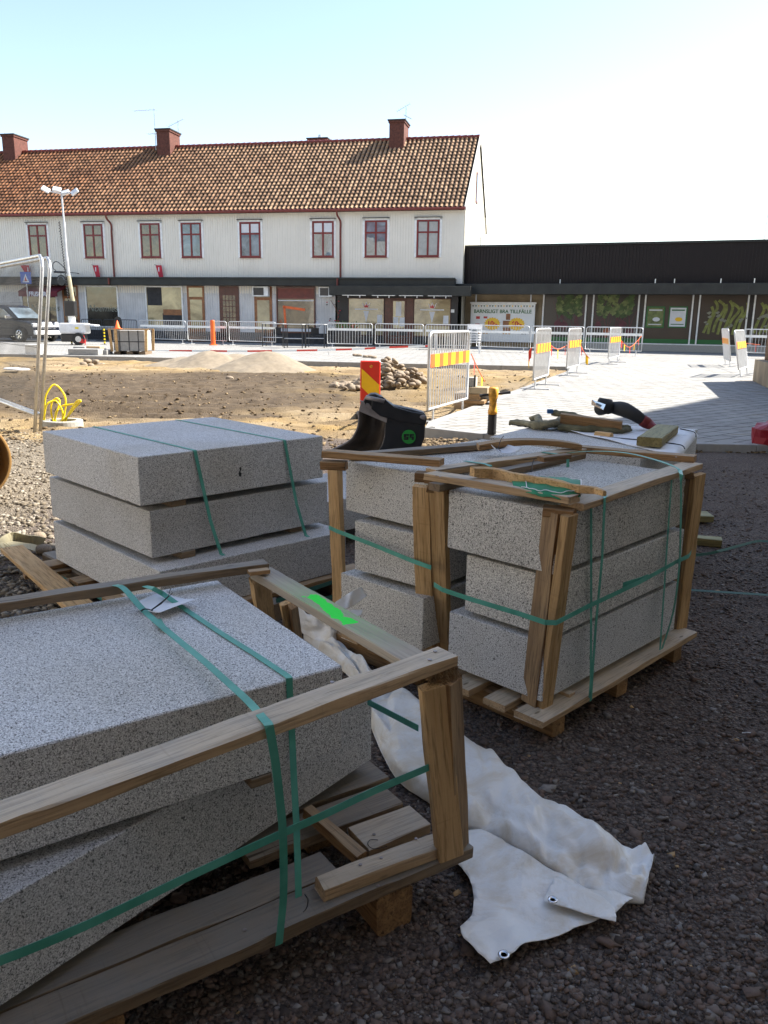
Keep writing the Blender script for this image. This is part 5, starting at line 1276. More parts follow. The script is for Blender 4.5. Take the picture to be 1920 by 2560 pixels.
g.build('foliage', M['leaf'], r_); g2.build('flower', M['red'], r_)
t_, _ = FA(842, 770, 0)
r_ = empty('climbing_plant', onwall(t_, -.1, .1), YAW, 'thin climbing plant with dark and red leaves on the wall left of the cafe', 'plant')
g = MB(); g.tube(smooth_pts([(.1, 0, 0), (-.05, -.02, .8), (.1, 0, 1.5), (-.3, 0, 2.2)], 5), .012, 5); g.build('stem', M['doorwood'], r_); a = MB(); b_ = MB()
for k in range(34):
    z = rp.uniform(.3, 2.4); x = rp.uniform(-.45, .3) - .2*max(0, z - 1.4); l_ = rp.uniform(.04, .09); (a if k % 3 else b_).plate([(x, z), (x + l_, z + l_*.4), (x + l_*1.5, z - l_*.3), (x + l_*.4, z - l_*.5)], -.06, -.055)
a.build('leaves', M['black'], r_); b_.build('red_leaves', M['crimson'], r_)
# thin pole far right
t_ = W(1913, 590, O2, YB); r_ = tag(MB().tube([(0, 0, 0), (.1, 0, 3.2)], .02, 6).build('flag_pole', M['galv'], loc=O2 + Matrix.Rotation(YB, 3, 'Z') @ Vector((t_[0], .5, 4.95))), 'thin grey pole on the flat shop roof at the right edge', 'pole')

# ---------------------------------------------------------------- granite slabs
def slab(N, yaw, L, Wd, z1, h, mat, label, group='granite slabs in stacks', yaw2=None, z_tilt=0):
    """N = nearest corner (x, y); long side L along yaw, the other Wd along yaw2 (default square to it)"""
    a = Vector((math.cos(R(yaw)), math.sin(R(yaw)), 0)); b = Vector((math.cos(R(yaw + 90)), math.sin(R(yaw + 90)), 0))
    me_mb = MB(); me_mb.box((0, 0, 0), (L, Wd, h))
    o_ = me_mb.build('granite_slab', M[mat], None, bevel=.0028, seg=1)
    bm = bmesh.new(); bm.from_mesh(o_.data); lg = [e for e in bm.edges if e.calc_length() > .1]
    bmesh.ops.subdivide_edges(bm, edges=lg, cuts=46)
    sd_ = random.random()*90
    for v in bm.verts:
        p = v.co*38 + Vector((sd_, 0, 0)); q_ = noise.noise(p)*.0011; ch = max(0, noise.noise(v.co*21 + Vector((0, sd_, 0))) - .42)*.022
        c_ = Vector((L/2, Wd/2, h/2)) - v.co; ax3 = [abs(abs(c_[i]) - (L, Wd, h)[i]/2) for i in range(3)]
        for i in range(3):
            if 1e-4 < ax3[i] < .004: v.co[i] += (q_ + ch)*(1 if c_[i] > 0 else -1)
    bm.to_mesh(o_.data); bm.free()
    o_.location = (N[0], N[1], z1 - h); o_.rotation_euler = (0, z_tilt, R(yaw))
    return tag(o_, label, 'granite slab', group)
def plank(name, p0, p1, w_, t_, mat, parent=None, up=(0, 0, 1), rough=.0018, bend=0.0, label=None, cat=None, group=None, taper=1.0, twist=0.0, split=False):
    """a sawn board with chamfered, slightly uneven edges; local x runs along it"""
    p0 = Vector(p0); p1 = Vector(p1); x = (p1 - p0); L = x.length; x.normalize(); up = Vector(up); y = up.cross(x)
    if y.length < 1e-5: y = Vector((0, 1, 0))
    y.normalize(); z = x.cross(y); n = max(3, int(L / .035)); ch = min(w_, t_) * .09; rd = random.Random((int(p0.x*1000)*7919 + int(p0.y*1000)*104729 + len(name)*31) & 0xffff)
    vs = []; off = rd.random() * 50
    for i in range(n + 1):
        f = i / n; s_ = L * f - L/2; ww = w_ * (1 + (taper - 1) * f); tw = twist * f
        prof = [(-ww/2 + ch, -t_/2), (ww/2 - ch, -t_/2), (ww/2, -t_/2 + ch), (ww/2, t_/2 - ch), (ww/2 - ch, t_/2), (-ww/2 + ch, t_/2), (-ww/2, t_/2 - ch), (-ww/2, -t_/2 + ch)]
        bz = bend * (1 - (2*f - 1)**2)
        for k, (a, b_) in enumerate(prof):
            e = Vector((s_*7 + off, k*1.7, off)); nx_ = noise.noise(e) * rough * 1.6; nz_ = noise.noise(e + Vector((9, 3, 1))) * rough
            sx = noise.noise(Vector((k*3.3 + off, 2, i))) * (.006 if i in (0, n) else 0)
            ct, st = math.cos(tw), math.sin(tw); a2, b2 = a + nx_, b_ + nz_
            vs.append((s_ + sx, a2*ct - b2*st, a2*st + b2*ct + bz))
    fs = [(i*8+k, i*8+(k+1)%8, (i+1)*8+(k+1)%8, (i+1)*8+k) for i in range(n) for k in range(8)] + [tuple(range(8))[::-1], tuple(n*8 + k for k in range(8))]
    mw = Matrix((x, y, z)).transposed().to_4x4(); mw.translation = (p0 + p1)/2
    if parent is not None: mw.translation = (p0 + p1)/2 - parent.location
    mb_ = MB(); mb_.add(vs, fs); o_ = mb_.build(name, M[mat], parent, mw=mw)
    return tag(o_, label, cat, group) if label else o_
def nails(parent, pts, r_=.004):
    g = MB()
    for p_ in pts: g.lathe([(0, 0), (r_, 0), (r_, .0016), (0, .002)], Vector(p_) - parent.location, 10)
    g.build('nail_heads', M['steel'], parent)

# stack A, left
A_ = lambda x, y, z: P(x, y, z)
slab((-1.012, 3.236), 43.9, .98, 1.0, .79, .207, 'granite', 'top granite slab of the left stack, dark smudge on its front face')
slab((-.985, 3.268), 44.9, .985, 1.02, .553, .205, 'granite', 'middle granite slab of the left stack')
slab((-.930, 3.180), 43.5, 1.02, 1.13, .318, .205, 'granite', 'bottom granite slab of the left stack, jutting out at the front')
sp = empty('spacer_block', (0,0,0)); bpy.data.objects.remove(sp)
def spacer(p_, yaw, lab, size=(.07, .12, .03), mat='wood_deck'):
    o_ = MB().box((-size[0]/2, -size[1]/2, 0), (size[0]/2, size[1]/2, size[2])).build('spacer_block', M[mat], bevel=.002, loc=p_); o_.rotation_euler.z = R(yaw)
    return tag(o_, lab, 'wood spacer', 'wooden spacers between the slabs')
for (x, y, z, lab) in ((433, 1262, .554, 'small wood spacer under the left end of the top slab, left stack'), (457, 1390, .319, 'small wood spacer under the middle slab near the front corner, left stack'), (726, 1326, .319, 'small wood spacer under the right end of the middle slab, left stack')):
    q = P(x, y, z); spacer((q.x - .01, q.y + .02, z), 44, lab)
q = P(600, 1180, .6)
sl_top = bpy.data.objects['granite_slab']; q = q  # dark smudge on the front face, px (600, 1180)
aA_ = Vector((math.cos(R(43.9)), math.sin(R(43.9)), 0)); nA_ = Vector((aA_.y, -aA_.x, 0)); dA = ray(600, 1180); qA = Vector((0,0,EYE)) + dA*(nA_.dot(Vector((-1.012, 3.236, 0)) - Vector((0,0,EYE)))/nA_.dot(dA)); qq = sl_top.matrix_basis.inverted() @ qA
MB().prism([qq + Vector((x, -.0004, z)) for x, z in ((-.006, -.02), (.004, -.022), (.008, -.008), (.002, .0), (.008, .012), (.006, .024), (-.004, .02), (-.001, .008), (-.008, -.004))], (0, -.0004, 0)).build('dark_smudge', M['black_rub'], sl_top)
# pallet A
pa = empty('wooden_pallet', (-1.0, 3.9, 0), 0, 'low pallet under the left granite stack, one new board sticking out', 'pallet')
c0 = Vector((-.93, 3.16, 0)); ax_ = Vector((math.cos(R(43.5)), math.sin(R(43.5)), 0)); ay_ = Vector((-ax_.y, ax_.x, 0))
for k in range(4):
    b0 = c0 + ay_ * (.03 + k*.36) - ax_*.06; plank('deck_board', b0 + Vector((0,0,.098)), b0 + ax_*1.2 + Vector((0,0,.098)), .11, .022, 'wood_tan', pa)
for k in range(3):
    b0 = c0 + ax_ * (.08 + k*.45) + ay_*(-.10); plank('runner', b0 + Vector((0,0,.043)), b0 + ay_*1.5 + Vector((0,0,.043)), .09, .085, 'wood_deck', pa)
b0 = P(30, 1372, .10); b1 = P(150, 1475, .10); plank('side_board', b0, b0 + (b1 - b0)*1.7, .115, .026, 'wood_new', pa)
for (xa, ya, xb, yb) in ((60, 1440, 200, 1420), (120, 1470, 235, 1440), (150, 1500, 262, 1462)):
    plank('deck_board', P(xa, ya, .075), P(xb, yb, .075), .07, .02, 'wood_tan', pa)
def cb(x, y): return (x*.7233, 1400 + y*.7233)      # the enlarged foreground view, back to photo pixels
def c4(x, y): return (780 + .5907*x, 1080 + .5907*y)
def strap(pts, side, w_, label, group, mat='strap', extra=None):
    o0 = Vector(pts[0]); g = MB(); g.ribbon([Vector(p) - o0 for p in pts], side, w_, .0011)
    if extra:
        for (pp_, sd__, ww) in extra: g.ribbon([Vector(p) - o0 for p in pp_], sd__, ww, .0012)
    return tag(g.build('plastic_strap', M[mat], loc=o0), label, 'strap', group)
def bow(a, b, n=8, up=0.0, side=(0, 0, 0)):
    a = Vector(a); b = Vector(b); s_ = Vector(side)
    return [a.lerp(b, i/n) + Vector((0, 0, up*math.sin(math.pi*i/n))) + s_*math.sin(math.pi*i/n) for i in range(n + 1)]

# ---- straps of stack A
aA = Vector((math.cos(R(43.9)), math.sin(R(43.9)), 0)); nA = Vector((aA.y, -aA.x, 0))     # nA points to the viewer
def strapA(t, lab, botx, boty):
    n0 = Vector((-1.012, 3.236, 0)) + aA*t
    back = n0 - nA*1.0
    p = [back + Vector((0,0,.60)) - nA*.004, back + Vector((0,0,.785)) - nA*.003, back + Vector((0,0,.792)), n0 + Vector((0,0,.792)) , n0 + nA*.003 + Vector((0,0,.786)), n0 + aA*.045 + nA*.03 + Vector((0,0,.48)), n0 + aA*.075 + nA*.06 + Vector((0,0,.325)), n0 + aA*.085 + nA*.075 + Vector((0,0,.316)), n0 + aA*.10 + nA*.085 + Vector((0,0,.10))]
    side = [aA]*len(p); strap(p, side, .0165, lab, 'straps round the left granite stack')
strapA(.265, 'green strap round the left stack, left of the two', 0, 0)
strapA(.745, 'green strap round the left stack, right of the two', 0, 0)
for (pts, z, lab) in (([(110, 1415), (120, 1430), (170, 1452), (225, 1480), (260, 1500)], .07, 'loose green strap curling out from under the left stack, upper one'), ([(117, 1445), (125, 1460), (165, 1480), (215, 1500), (240, 1520)], .05, 'loose green strap curling out from under the left stack, lower one'),):
    strap(smooth_pts([P(x, y, z) for x, y in pts], 4), Vector((0, .2, 1)), .02, lab, 'loose straps by the left stack')
for (xa, ya, xb, yb, z, lab) in ((690, 1502, 832, 1455, .10, 'dark green strap in the gap below the left stack, upper one'), (690, 1525, 832, 1492, .03, 'dark green strap in the gap below the left stack, lower one')):
    strap(bow(P(xa, ya, z), P(xb, yb, z)), Vector((0, .3, 1)), .02, lab, 'loose straps by the left stack', 'strap_dark')
# yellow-white sacking at the far left
g = MB(); L = smooth_pts([P(-60, 1395, .05), P(0, 1362, .09), (P(35, 1345, .10)), P(80, 1350, .08), P(108, 1358, .05)], 5); o0 = L[0]
g.ribbon([p - o0 for p in L], Vector((.3, .5, -.8)), .07, .004); g.ribbon([p - o0 + Vector((0, -.06, -.02)) for p in L], Vector((.1, .9, .2)), .05, .004)
tag(g.build('folded_sacking', M['sandp'], loc=o0), 'pale folded sacking on the sunlit gravel at the left edge', 'sacking')
for (x, y, s_, lab) in ((112, 1385, .05, 'reddish stone on the gravel against the left stack'), (100, 1352, .045, 'pale rounded stone by the sacking')):
    q = P(x, y, 0); o_ = link('stone', cm[1], loc=(q.x, q.y, .03)); o_.scale = (s_, s_*.8, s_*.7); tag(o_, lab, 'stone')

# ---- crates C and D
q0 = P(800, 1258, .30); slab((q0.x, q0.y), 44, .8, .7, .30, .20, 'granite', 'low pale slab in the gap between the left stack and the middle crate')
slab((.533, 2.394), 46.3, .93, .43, .785, .205, 'granite_warm', 'top granite slab in the right-hand crate')
slab((.545, 2.418), 45.3, .92, .36, .560, .203, 'granite_warm', 'middle granite slab in the right-hand crate, narrower than the ones above and below')
slab((.528, 2.418), 44.8, .94, .41, .337, .205, 'granite_dark', 'bottom granite slab in the right-hand crate')
slab((.160, 2.865), 46, .90, .44, .800, .205, 'granite_warm', 'top granite slab in the middle crate')
slab((.175, 2.835), 50, .90, .38, .575, .203, 'granite_warm', 'middle granite slab in the middle crate')
slab((.150, 2.800), 47, .92, .44, .350, .205, 'granite_warm', 'bottom granite slab in the middle crate')
for (x, y, z, lab) in ((.60, 2.51, .562, 'wood spacer under the top slab, right-hand crate'), (.60, 2.52, .338, 'wood spacer under the middle slab, right-hand crate'), (.24, 2.97, .577, 'wood spacer under the top slab, middle crate'), (.24, 2.97, .352, 'wood spacer under the middle slab, middle crate')):
    for k in (0, 1): spacer((x - .09 + .5*k, y + .06 + .55*k, z), 45, lab + (' at its near end' if k == 0 else ' at its far end'), (.06, .12, .016))
CR = empty('wooden_crate_frame', (.533, 2.394, 0), 0, 'wooden crate frame of posts, top boards and pallet round the right-hand slabs', 'crate', 'wooden crate frames round granite slabs')
def Pz(t, z): return P(t[0], t[1], z)
plank('top_board', Pz((1074, 1188), .822), Pz((1436, 1249), .822), .072, .024, 'wood_grey', CR, bend=.002)
plank('top_board', Pz((1430, 1264), .798), Pz((1732, 1163), .798), .078, .023, 'wood_grey', CR)
plank('top_board', Pz((1085, 1218), .798), Pz((1452, 1138), .798), .05, .024, 'wood_deck', CR)
plank('top_board', Pz((1442, 1121), .822), Pz((1738, 1147), .822), .07, .025, 'wood_tan', CR)
nails(CR, [Pz((1385, 1238), .8345), Pz((1420, 1243), .8345), Pz((1091, 1189), .8345), Pz((1100, 1192), .8345), Pz((1690, 1143), .835)])
def post(par, t, b, w_, th, face, mat, zt=.78, zb=.105, tw=0):
    n = Vector((math.cos(R(face)), math.sin(R(face)), 0)); plank('post', Pz(b, zb), Pz(t, zt), w_, th, mat, par, up=n, rough=.0022)
post(CR, (1381, 1279), (1325, 1758), .062, .022, -140, 'wood_rust')
post(CR, (1424, 1287), (1361, 1762), .055, .030, -48, 'wood_new')
post(CR, (1097, 1222), (1107, 1626), .066, .030, -128, 'wood_new')
post(CR, (1721, 1184), (1680, 1570), .05, .028, -75, 'wood_rust')
post(CR, (1745, 1186), (1700, 1568), .058, .026, -60, 'wood_new')
for (x, y, w_) in ((1388, 1268, .07), (1415, 1272, .05), (1104, 1212, .09), (1712, 1178, .06)):
    q = Pz((x, y), .79); o_ = plank('corner_block', q + Vector((-w_/2, .01, -.012)), q + Vector((w_/2, -.01, -.012)), .06, .028, 'wood_rust', CR)
# pallet under C
for (off, w_) in ((.03, .115), (.17, .09), (.33, .10)):
    d_ = Vector((math.cos(R(45)), math.sin(R(45)), 0)); n_ = Vector((-d_.y, d_.x, 0)); b0 = Vector((.50, 2.355, .092)) + n_*off
    plank('deck_board', b0 - d_*.0, b0 + d_*1.12, w_, .024, 'wood_grey', CR)
plank('deck_board', P(1300, 1779, .065), P(1450, 1720, .065), .075, .022, 'wood_grey', CR)
for f in (.10, .50, .93):
    b0 = Vector((.50, 2.39, .04)) + d_*f*1.05 + n_*(-.03); plank('runner', b0, b0 + n_*.5, .075, .075, 'wood_tan', CR)
plank('bottom_board', P(1180, 1708, .02), P(1250, 1757, .02), .10, .022, 'wood_deck', CR)
o_ = plank('splinter', P(1395, 1722, .11), P(1430, 1737, .108), .035, .014, 'wood_grey', CR)

CD = empty('wooden_crate_frame', (.16, 2.865, 0), 0, 'wooden crate frame round the middle slabs, left of the right-hand crate', 'crate', 'wooden crate frames round granite slabs')
plank('top_board', Pz((812, 1133), .842), Pz((1104, 1156), .842), .062, .026, 'wood_tan', CD)
plank('top_board', Pz((1078, 1181), .817), Pz((1452, 1127), .817), .06, .026, 'wood_grey', CD)
plank('top_board', Pz((870, 1141), .817), Pz((1225, 1113), .817), .06, .024, 'wood_deck', CD)
plank('top_board', Pz((1195, 1117), .840), Pz((1450, 1117), .840), .06, .024, 'wood_tan', CD, bend=.022)
post(CD, (837, 1156), (851, 1545), .056, .030, -125, 'wood_new')
post(CD, (1054, 1216), (1066, 1622), .066, .026, -115, 'wood_new')
for (x, y, w_) in ((835, 1144, .10), (1062, 1172, .06), (1085, 1176, .05)):
    q = Pz((x, y), .83); plank('corner_block', q + Vector((-w_/2, .015, -.03)), q + Vector((w_/2, 0, -.03)), .06, .032, 'wood_rust', CD)
for off in (.02, .2, .36):
    b0 = Vector((.12, 2.76, .10)) + n_*off; plank('deck_board', b0, b0 + d_*1.05, .10, .022, 'wood_grey', CD)
for f in (.05, .5, .95):
    b0 = Vector((.12, 2.79, .045)) + d_*f; plank('runner', b0, b0 + n_*.48, .08, .085, 'wood_tan', CD)
plank('bottom_board', P(870, 1622, .03), P(1010, 1600, .03), .09, .03, 'wood_rust', CD)
# straps of C and D
k_ = 'straps round the two crates'
aC = Vector((math.cos(R(46.3)), math.sin(R(46.3)), 0)); nC = Vector((aC.y, -aC.x, 0))
z5 = Vector((0, 0, 1))
def px_path(pts): return [P(x, y, z) for x, y, z in pts]
Cn = Vector((.533, 2.394, 0))
def plC(px_, py_, off):
    o_ = Cn + nC*off; d = ray(px_, py_); n = nC; t = n.dot(o_ - Vector((0,0,EYE)))/n.dot(d); return Vector((0,0,EYE)) + d*t
# horizontal strap round C: from the left post, round the two front posts, then back along the right face
HS = .475
hp1 = [P(1085, 1461, HS), P(1105, 1474, HS), P(1180, 1499, HS - .003), P(1300, 1535, HS - .006), P(1362, 1556, HS - .01), P(1391, 1557, HS - .01)]
hp2 = [P(1391, 1557, HS - .01), P(1470, 1516, HS), P(1600, 1455, HS + .005), P(1690, 1405, HS + .01), P(1722, 1390, HS + .01), P(1728, 1380, HS + .01)]
strap(hp1 + hp2[1:], z5, .0165, 'green strap running level round the right-hand crate', k_, extra=[([P(1557, 1463, HS + .008), P(1600, 1450, HS + .008), P(1620, 1442, HS + .008)], z5, .02)])
strap([plC(1478, 1262, .012), plC(1478, 1500, .008), plC(1477, 1700, .03), plC(1474, 1745, .05)], aC, .013, 'darker green strap close to the slabs at the near end of the right-hand crate', k_)
def topz(x, y): return P(x, y, .812)
q_ = [topz(1468, 1224), topz(1500, 1232), topz(1513, 1239)]
dn = [plC(1512, 1245, .06), plC(1505, 1400, .055), plC(1490, 1560, .055), plC(1480, 1700, .055), plC(1477, 1752, .05)]
strap(q_ + dn, [aC]*(len(q_) + len(dn)), .015, 'green strap over the top board down the near end of the right-hand crate', k_)
strap([plC(1680, 1190, .012), plC(1672, 1300, .012), plC(1662, 1450, .02), plC(1650, 1625, .05)], aC, .013, 'green strap at the far end of the right-hand crate, inner of the pair', k_)
arc = smooth_pts([P(1385, 1140, .81), P(1430, 1131, .835), P(1500, 1128, .86), P(1570, 1133, .87), P(1640, 1150, .85), P(1685, 1166, .825), P(1700, 1176, .815)], 4)
dn = [plC(1703, 1186, .075), plC(1702, 1300, .085), plC(1698, 1420, .09), plC(1683, 1530, .08), plC(1655, 1622, .06)]
strap(arc + smooth_pts(dn, 4), [aC]*(len(arc) + 17), .015, 'green strap arching over the far end of the right-hand crate', k_)
dl = [P(822, 1318, .53), P(840, 1327, .53), P(930, 1361, .515), P(1030, 1402, .495), P(1078, 1419, .487)]
strap(dl, z5, .017, 'green strap running level across the front of the middle crate', k_)
for (x, y, lab) in ((1212, 1160, 'short green strap end over the side board of the middle crate, near one'), (1405, 1137, 'short green strap end over the side board of the middle crate, far one')):
    q = P(x, y, .832); v_ = Vector((.5, -.4, 0)).normalized(); strap([q - v_*.09 + Vector((0,0,.001)), q + Vector((0,0,.001)), q + v_*.026 + Vector((0,0,-.004)), q + v_*.03 + Vector((0,0,-.06))], Vector((.8, .6, 0)), .017, lab, k_)
# things on top of C and D
g = smooth_pts([P(1180, 1180, .86), P(1230, 1183, .85), P(1280, 1192, .85), P(1340, 1202, .85), P(1400, 1212, .852), P(1450, 1222, .85), P(1488, 1226, .85), P(1512, 1234, .85)], 2)
o_ = None
mbp = MB(); o0 = g[0]; prof_w = [.040, .046, .050, .046, .040, .042, .038, .036, .034, .030, .034, .030, .026, .024, .018]; vs = []; rd_ = random.Random(4)
for i, p in enumerate(g):
    t = (g[min(i+1, len(g)-1)] - g[max(i-1, 0)]).normalized(); y = Vector((0,0,1)).cross(t).normalized(); wv = prof_w[min(i, 14)]
    for (a, b_) in ((-.30, -.5), (.30, -.5), (.30, .45), (.1, .5), (-.30, .45)): vs.append(p - o0 + y*a*(wv + rd_.uniform(-.003, .003)) + Vector((0,0,1))*b_*(wv*.8 + rd_.uniform(-.004, .004)))
n5 = len(g); mbp.add(vs, [(i*5+k, i*5+(k+1)%5, i*5+5+(k+1)%5, i*5+5+k) for i in range(n5-1) for k in range(5)] + [(4,3,2,1,0), tuple((n5-1)*5+k for k in range(5))])
tag(mbp.build('split_board', M['wood_new'], loc=o0), 'broken jagged strip of fresh wood lying across the right-hand crate top', 'board')
o_ = plank('loose_stick', P(1352, 1148, .85), P(1420, 1140, .85), .035, .018, 'wood_rust', None, label='short dark stick on the far corner of the right-hand crate', cat='board', group=None)
# green glove / garment
gp = P(1335, 1228, .79); gl = MB(); NX, NY = 26, 14; vs = []
cpx = [(1275, 1208), (1330, 1196), (1395, 1200), (1450, 1218)]; npx = [(1283, 1222), (1340, 1238), (1400, 1246), (1452, 1240)]
def lerpl(L, t): t *= len(L) - 1; i = min(int(t), len(L) - 2); f = t - i; return (L[i][0]*(1-f) + L[i+1][0]*f, L[i][1]*(1-f) + L[i+1][1]*f)
for i in range(NX):
    u = i/(NX-1); a = P(*lerpl(cpx, u), .815); b_ = P(*lerpl(npx, u), .828)
    for j in range(NY):
        v = j/(NY-1); p = a.lerp(b_, v); hgt = .030*math.sin(math.pi*v)**.6*(.65 + .5*u) + .006*noise.noise(p*40); vs.append(p - gp + Vector((0,0,hgt)))
gl.add(vs, [(i*NY+j, i*NY+j+1, (i+1)*NY+j+1, (i+1)*NY+j) for i in range(NX-1) for j in range(NY-1)])
glv = gl.build('work_glove', M['cardgreen'], smooth=True, loc=gp); s_ = glv.modifiers.new('thick', 'SOLIDIFY'); s_.thickness = .002; tag(glv, 'green rolled up glove with white edging on the right-hand crate', 'glove')
g = MB(); L = [vs[j] + Vector((0, 0, .002)) for j in range((NX-1)*NY, NX*NY)]; g.tube(L, .0022, 6); L = [vs[i*NY + NY - 2] + Vector((0, -.001, .002)) for i in range(3, NX)]; g.tube(L, .0014, 5); L = [vs[5*NY + j] + Vector((0,0,.002)) for j in range(1, NY-1)]; g.tube(L, .0014, 5); g.build('white_piping', M['paperwhite'], glv)
th = MB(); q = P(1281, 1207, .80) - gp; L = smooth_pts([q + Vector((-.012, .01, 0)), q + Vector((.0, 0, .004)), q + Vector((.035, -.008, .0))], 4); th.tube(L, [.008, .013, .015, .016, .016, .015, .014, .013, .011][:len(L)], 10); th.build('thumb', M['cardgreen'], glv, smooth=True)
g = MB()
for k in range(3): q = P(1385 + k*11, 1221 + k*.5, .835) - gp; g.bar(q, q + Vector((.012, -.004, 0)), .006, .001)
q = P(1380, 1231, .835) - gp; g.bar(q, q + Vector((.04, -.012, 0)), .003, .001); g.build('printed_marks', M['paperwhite'], glv)
# papers and zip ties
def paper(name, pts, lab, mat='paperwhite', lift=.003, curl=.02):
    o0 = pts[0]; V = [p - o0 for p in pts]; g = MB(); N_ = 8; vs = []
    for i in range(N_ + 1):
        for j in range(N_ + 1):
            u, v = i/N_, j/N_; p = V[0].lerp(V[1], u).lerp(V[3].lerp(V[2], u), v); vs.append(p + Vector((0, 0, lift + curl*(abs(u - .5)*2)**3 + .003*noise.noise(p*20))))
    g.add(vs, [(i*(N_+1)+j, i*(N_+1)+j+1, (i+1)*(N_+1)+j+1, (i+1)*(N_+1)+j) for i in range(N_) for j in range(N_)])
    o_ = g.build(name, M[mat], smooth=True, loc=o0); s_ = o_.modifiers.new('thick', 'SOLIDIFY'); s_.thickness = .0006; return tag(o_, lab, 'paper')
paper('paper_tag', [P(1222, 1120, .832), P(1248, 1119, .832), P(1305, 1134, .832), P(1240, 1137, .832)], 'curled white paper tag on the middle crate')
zt_ = [P(1252, 1128, .84), P(1246, 1120, .86), P(1252, 1100, .90), P(1259, 1090, .92)]
tag(MB().tube([p - zt_[0] for p in smooth_pts(zt_, 4)], .0016, 5).build('cable_tie', M['black'], loc=zt_[0]), 'black cable tie standing up from the tag on the middle crate', 'cable tie')
zt_ = [P(1329, 1180, .80), P(1331, 1158, .85), P(1335, 1149, .87)]
tag(MB().tube([p - zt_[0] for p in zt_], .0016, 5).build('cable_tie', M['black'], loc=zt_[0]), 'black cable tie standing up between the two crates', 'cable tie')

# ---- stack E with tools
EZ = .76
eN, eR = P(1217, 1089, EZ), P(1700, 1140, EZ)
ey = math.degrees(math.atan2(eR.y - eN.y, eR.x - eN.x)) + 5; eN = eN + Vector((.01, -.04, 0)); eR = eN + Vector((math.cos(R(ey)), math.sin(R(ey)), 0))*(eR - eN).length*.99; 
ey -= 3.5; ea_ = Vector((math.cos(R(ey)), math.sin(R(ey)), 0)); eb_ = Vector((-ea_.y, ea_.x, 0)); ev = P(1745, 1073, EZ) - eN; EL, EW = ev.dot(ea_), ev.dot(eb_)
slab((eN.x, eN.y), ey, EL, EW, EZ, .20, 'granite', 'granite slab behind the right-hand crate with tools and drawing on it')
slab((eN.x + .01, eN.y + .02), ey, EL - .04, EW - .03, EZ - .22, .20, 'granite', 'granite slab second from the top in the stack with the tools')
slab((eN.x + .01, eN.y + .0), ey + 1, EL - .05, EW - .03, EZ - .44, .20, 'granite', 'lowest granite slab in the stack with the tools')
pE = empty('wooden_pallet', (eN.x, eN.y, 0), 0, 'pallet under the stack with the tools, nearly hidden', 'pallet')
ed_ = Vector((math.cos(R(ey)), math.sin(R(ey)), 0)); en_ = Vector((-ed_.y, ed_.x, 0))
for f in (.05, .5, .93): b0 = Vector((eN.x, eN.y, .058)) + ed_*f*.9 + en_*.02; plank('runner', b0, b0 + en_*.95, .09, .11, 'wood_deck', pE)
for (x, y, w2) in ((1330, 1092, 0), (1650, 1120, 0)): pass
dr = [P(1378, 1073, EZ), P(1395, 1088, EZ), P(1690, 1143, EZ), P(1742, 1078, EZ), P(1560, 1068, EZ)]
g = MB(); c_ = dr[0]; NXp, NYp = 24, 12; A0, A1, B1, B0 = P(1374, 1070, EZ), P(1692, 1142, EZ), P(1747, 1077, EZ), P(1500, 1062, EZ); vs = []
for i in range(NXp + 1):
    for j in range(NYp + 1):
        u, v = i/NXp, j/NYp; p = A0.lerp(A1, u).lerp(B0.lerp(B1, u), v); lift = .004 + .012*(1-u)**4*(1 - v) + .010*abs(noise.noise(Vector((u*3, v*4, 0)))) * (1 - v)
        if v < .08: lift -= .0
        over = max(0, u - .93)/.07
        p = p + Vector((0, 0, lift)) + ed_*0.0; vs.append(p - c_ + Vector((0, 0, -.03*over*over)))
g.add(vs, [(i*(NYp+1)+j, i*(NYp+1)+j+1, (i+1)*(NYp+1)+j+1, (i+1)*(NYp+1)+j) for i in range(NXp) for j in range(NYp)])
do_ = g.build('site_drawing', M['paperwhite'], smooth=True, loc=c_); s_ = do_.modifiers.new('thick', 'SOLIDIFY'); s_.thickness = .0015; tag(do_, 'large white site drawing spread over the slab with the tools', 'drawing')
g = MB()
for (u0, v0, u1, v1) in ((.3,.5,.9,.45), (.45,.7,.95,.66), (.5,.2,.53,.9), (.7,.25,.72,.9), (.35,.35,.6,.33), (.8,.3,.82,.8)):
    q0 = A0.lerp(A1, u0).lerp(B0.lerp(B1, u0), v0) - c_; q1 = A0.lerp(A1, u1).lerp(B0.lerp(B1, u1), v1) - c_; g.bar(q0 + Vector((0,0,.011)), q1 + Vector((0,0,.011)), .003, .0006)
g.build('printed_lines', M['galv'], do_)
plank('timber_offcut', P(1628, 1110, EZ + .03) + Vector((0, .03, .005)), P(1668, 1072, EZ + .03), .115, .045, 'wood_green', None, label='thick greenish timber offcut weighing down the drawing', cat='timber')
plank('thin_board', P(1402, 1045, EZ + .07), P(1555, 1065, EZ + .05), .022, .055, 'wood_tan', None, up=(0, -.3, 1), label='pale thin board propped behind the green cloths', cat='board')
plank('short_stick', P(1490, 1083, EZ + .018), P(1530, 1088, EZ + .018), .03, .022, 'wood_new', None, label='short orange wood stick poking out below the green cloths', cat='board')
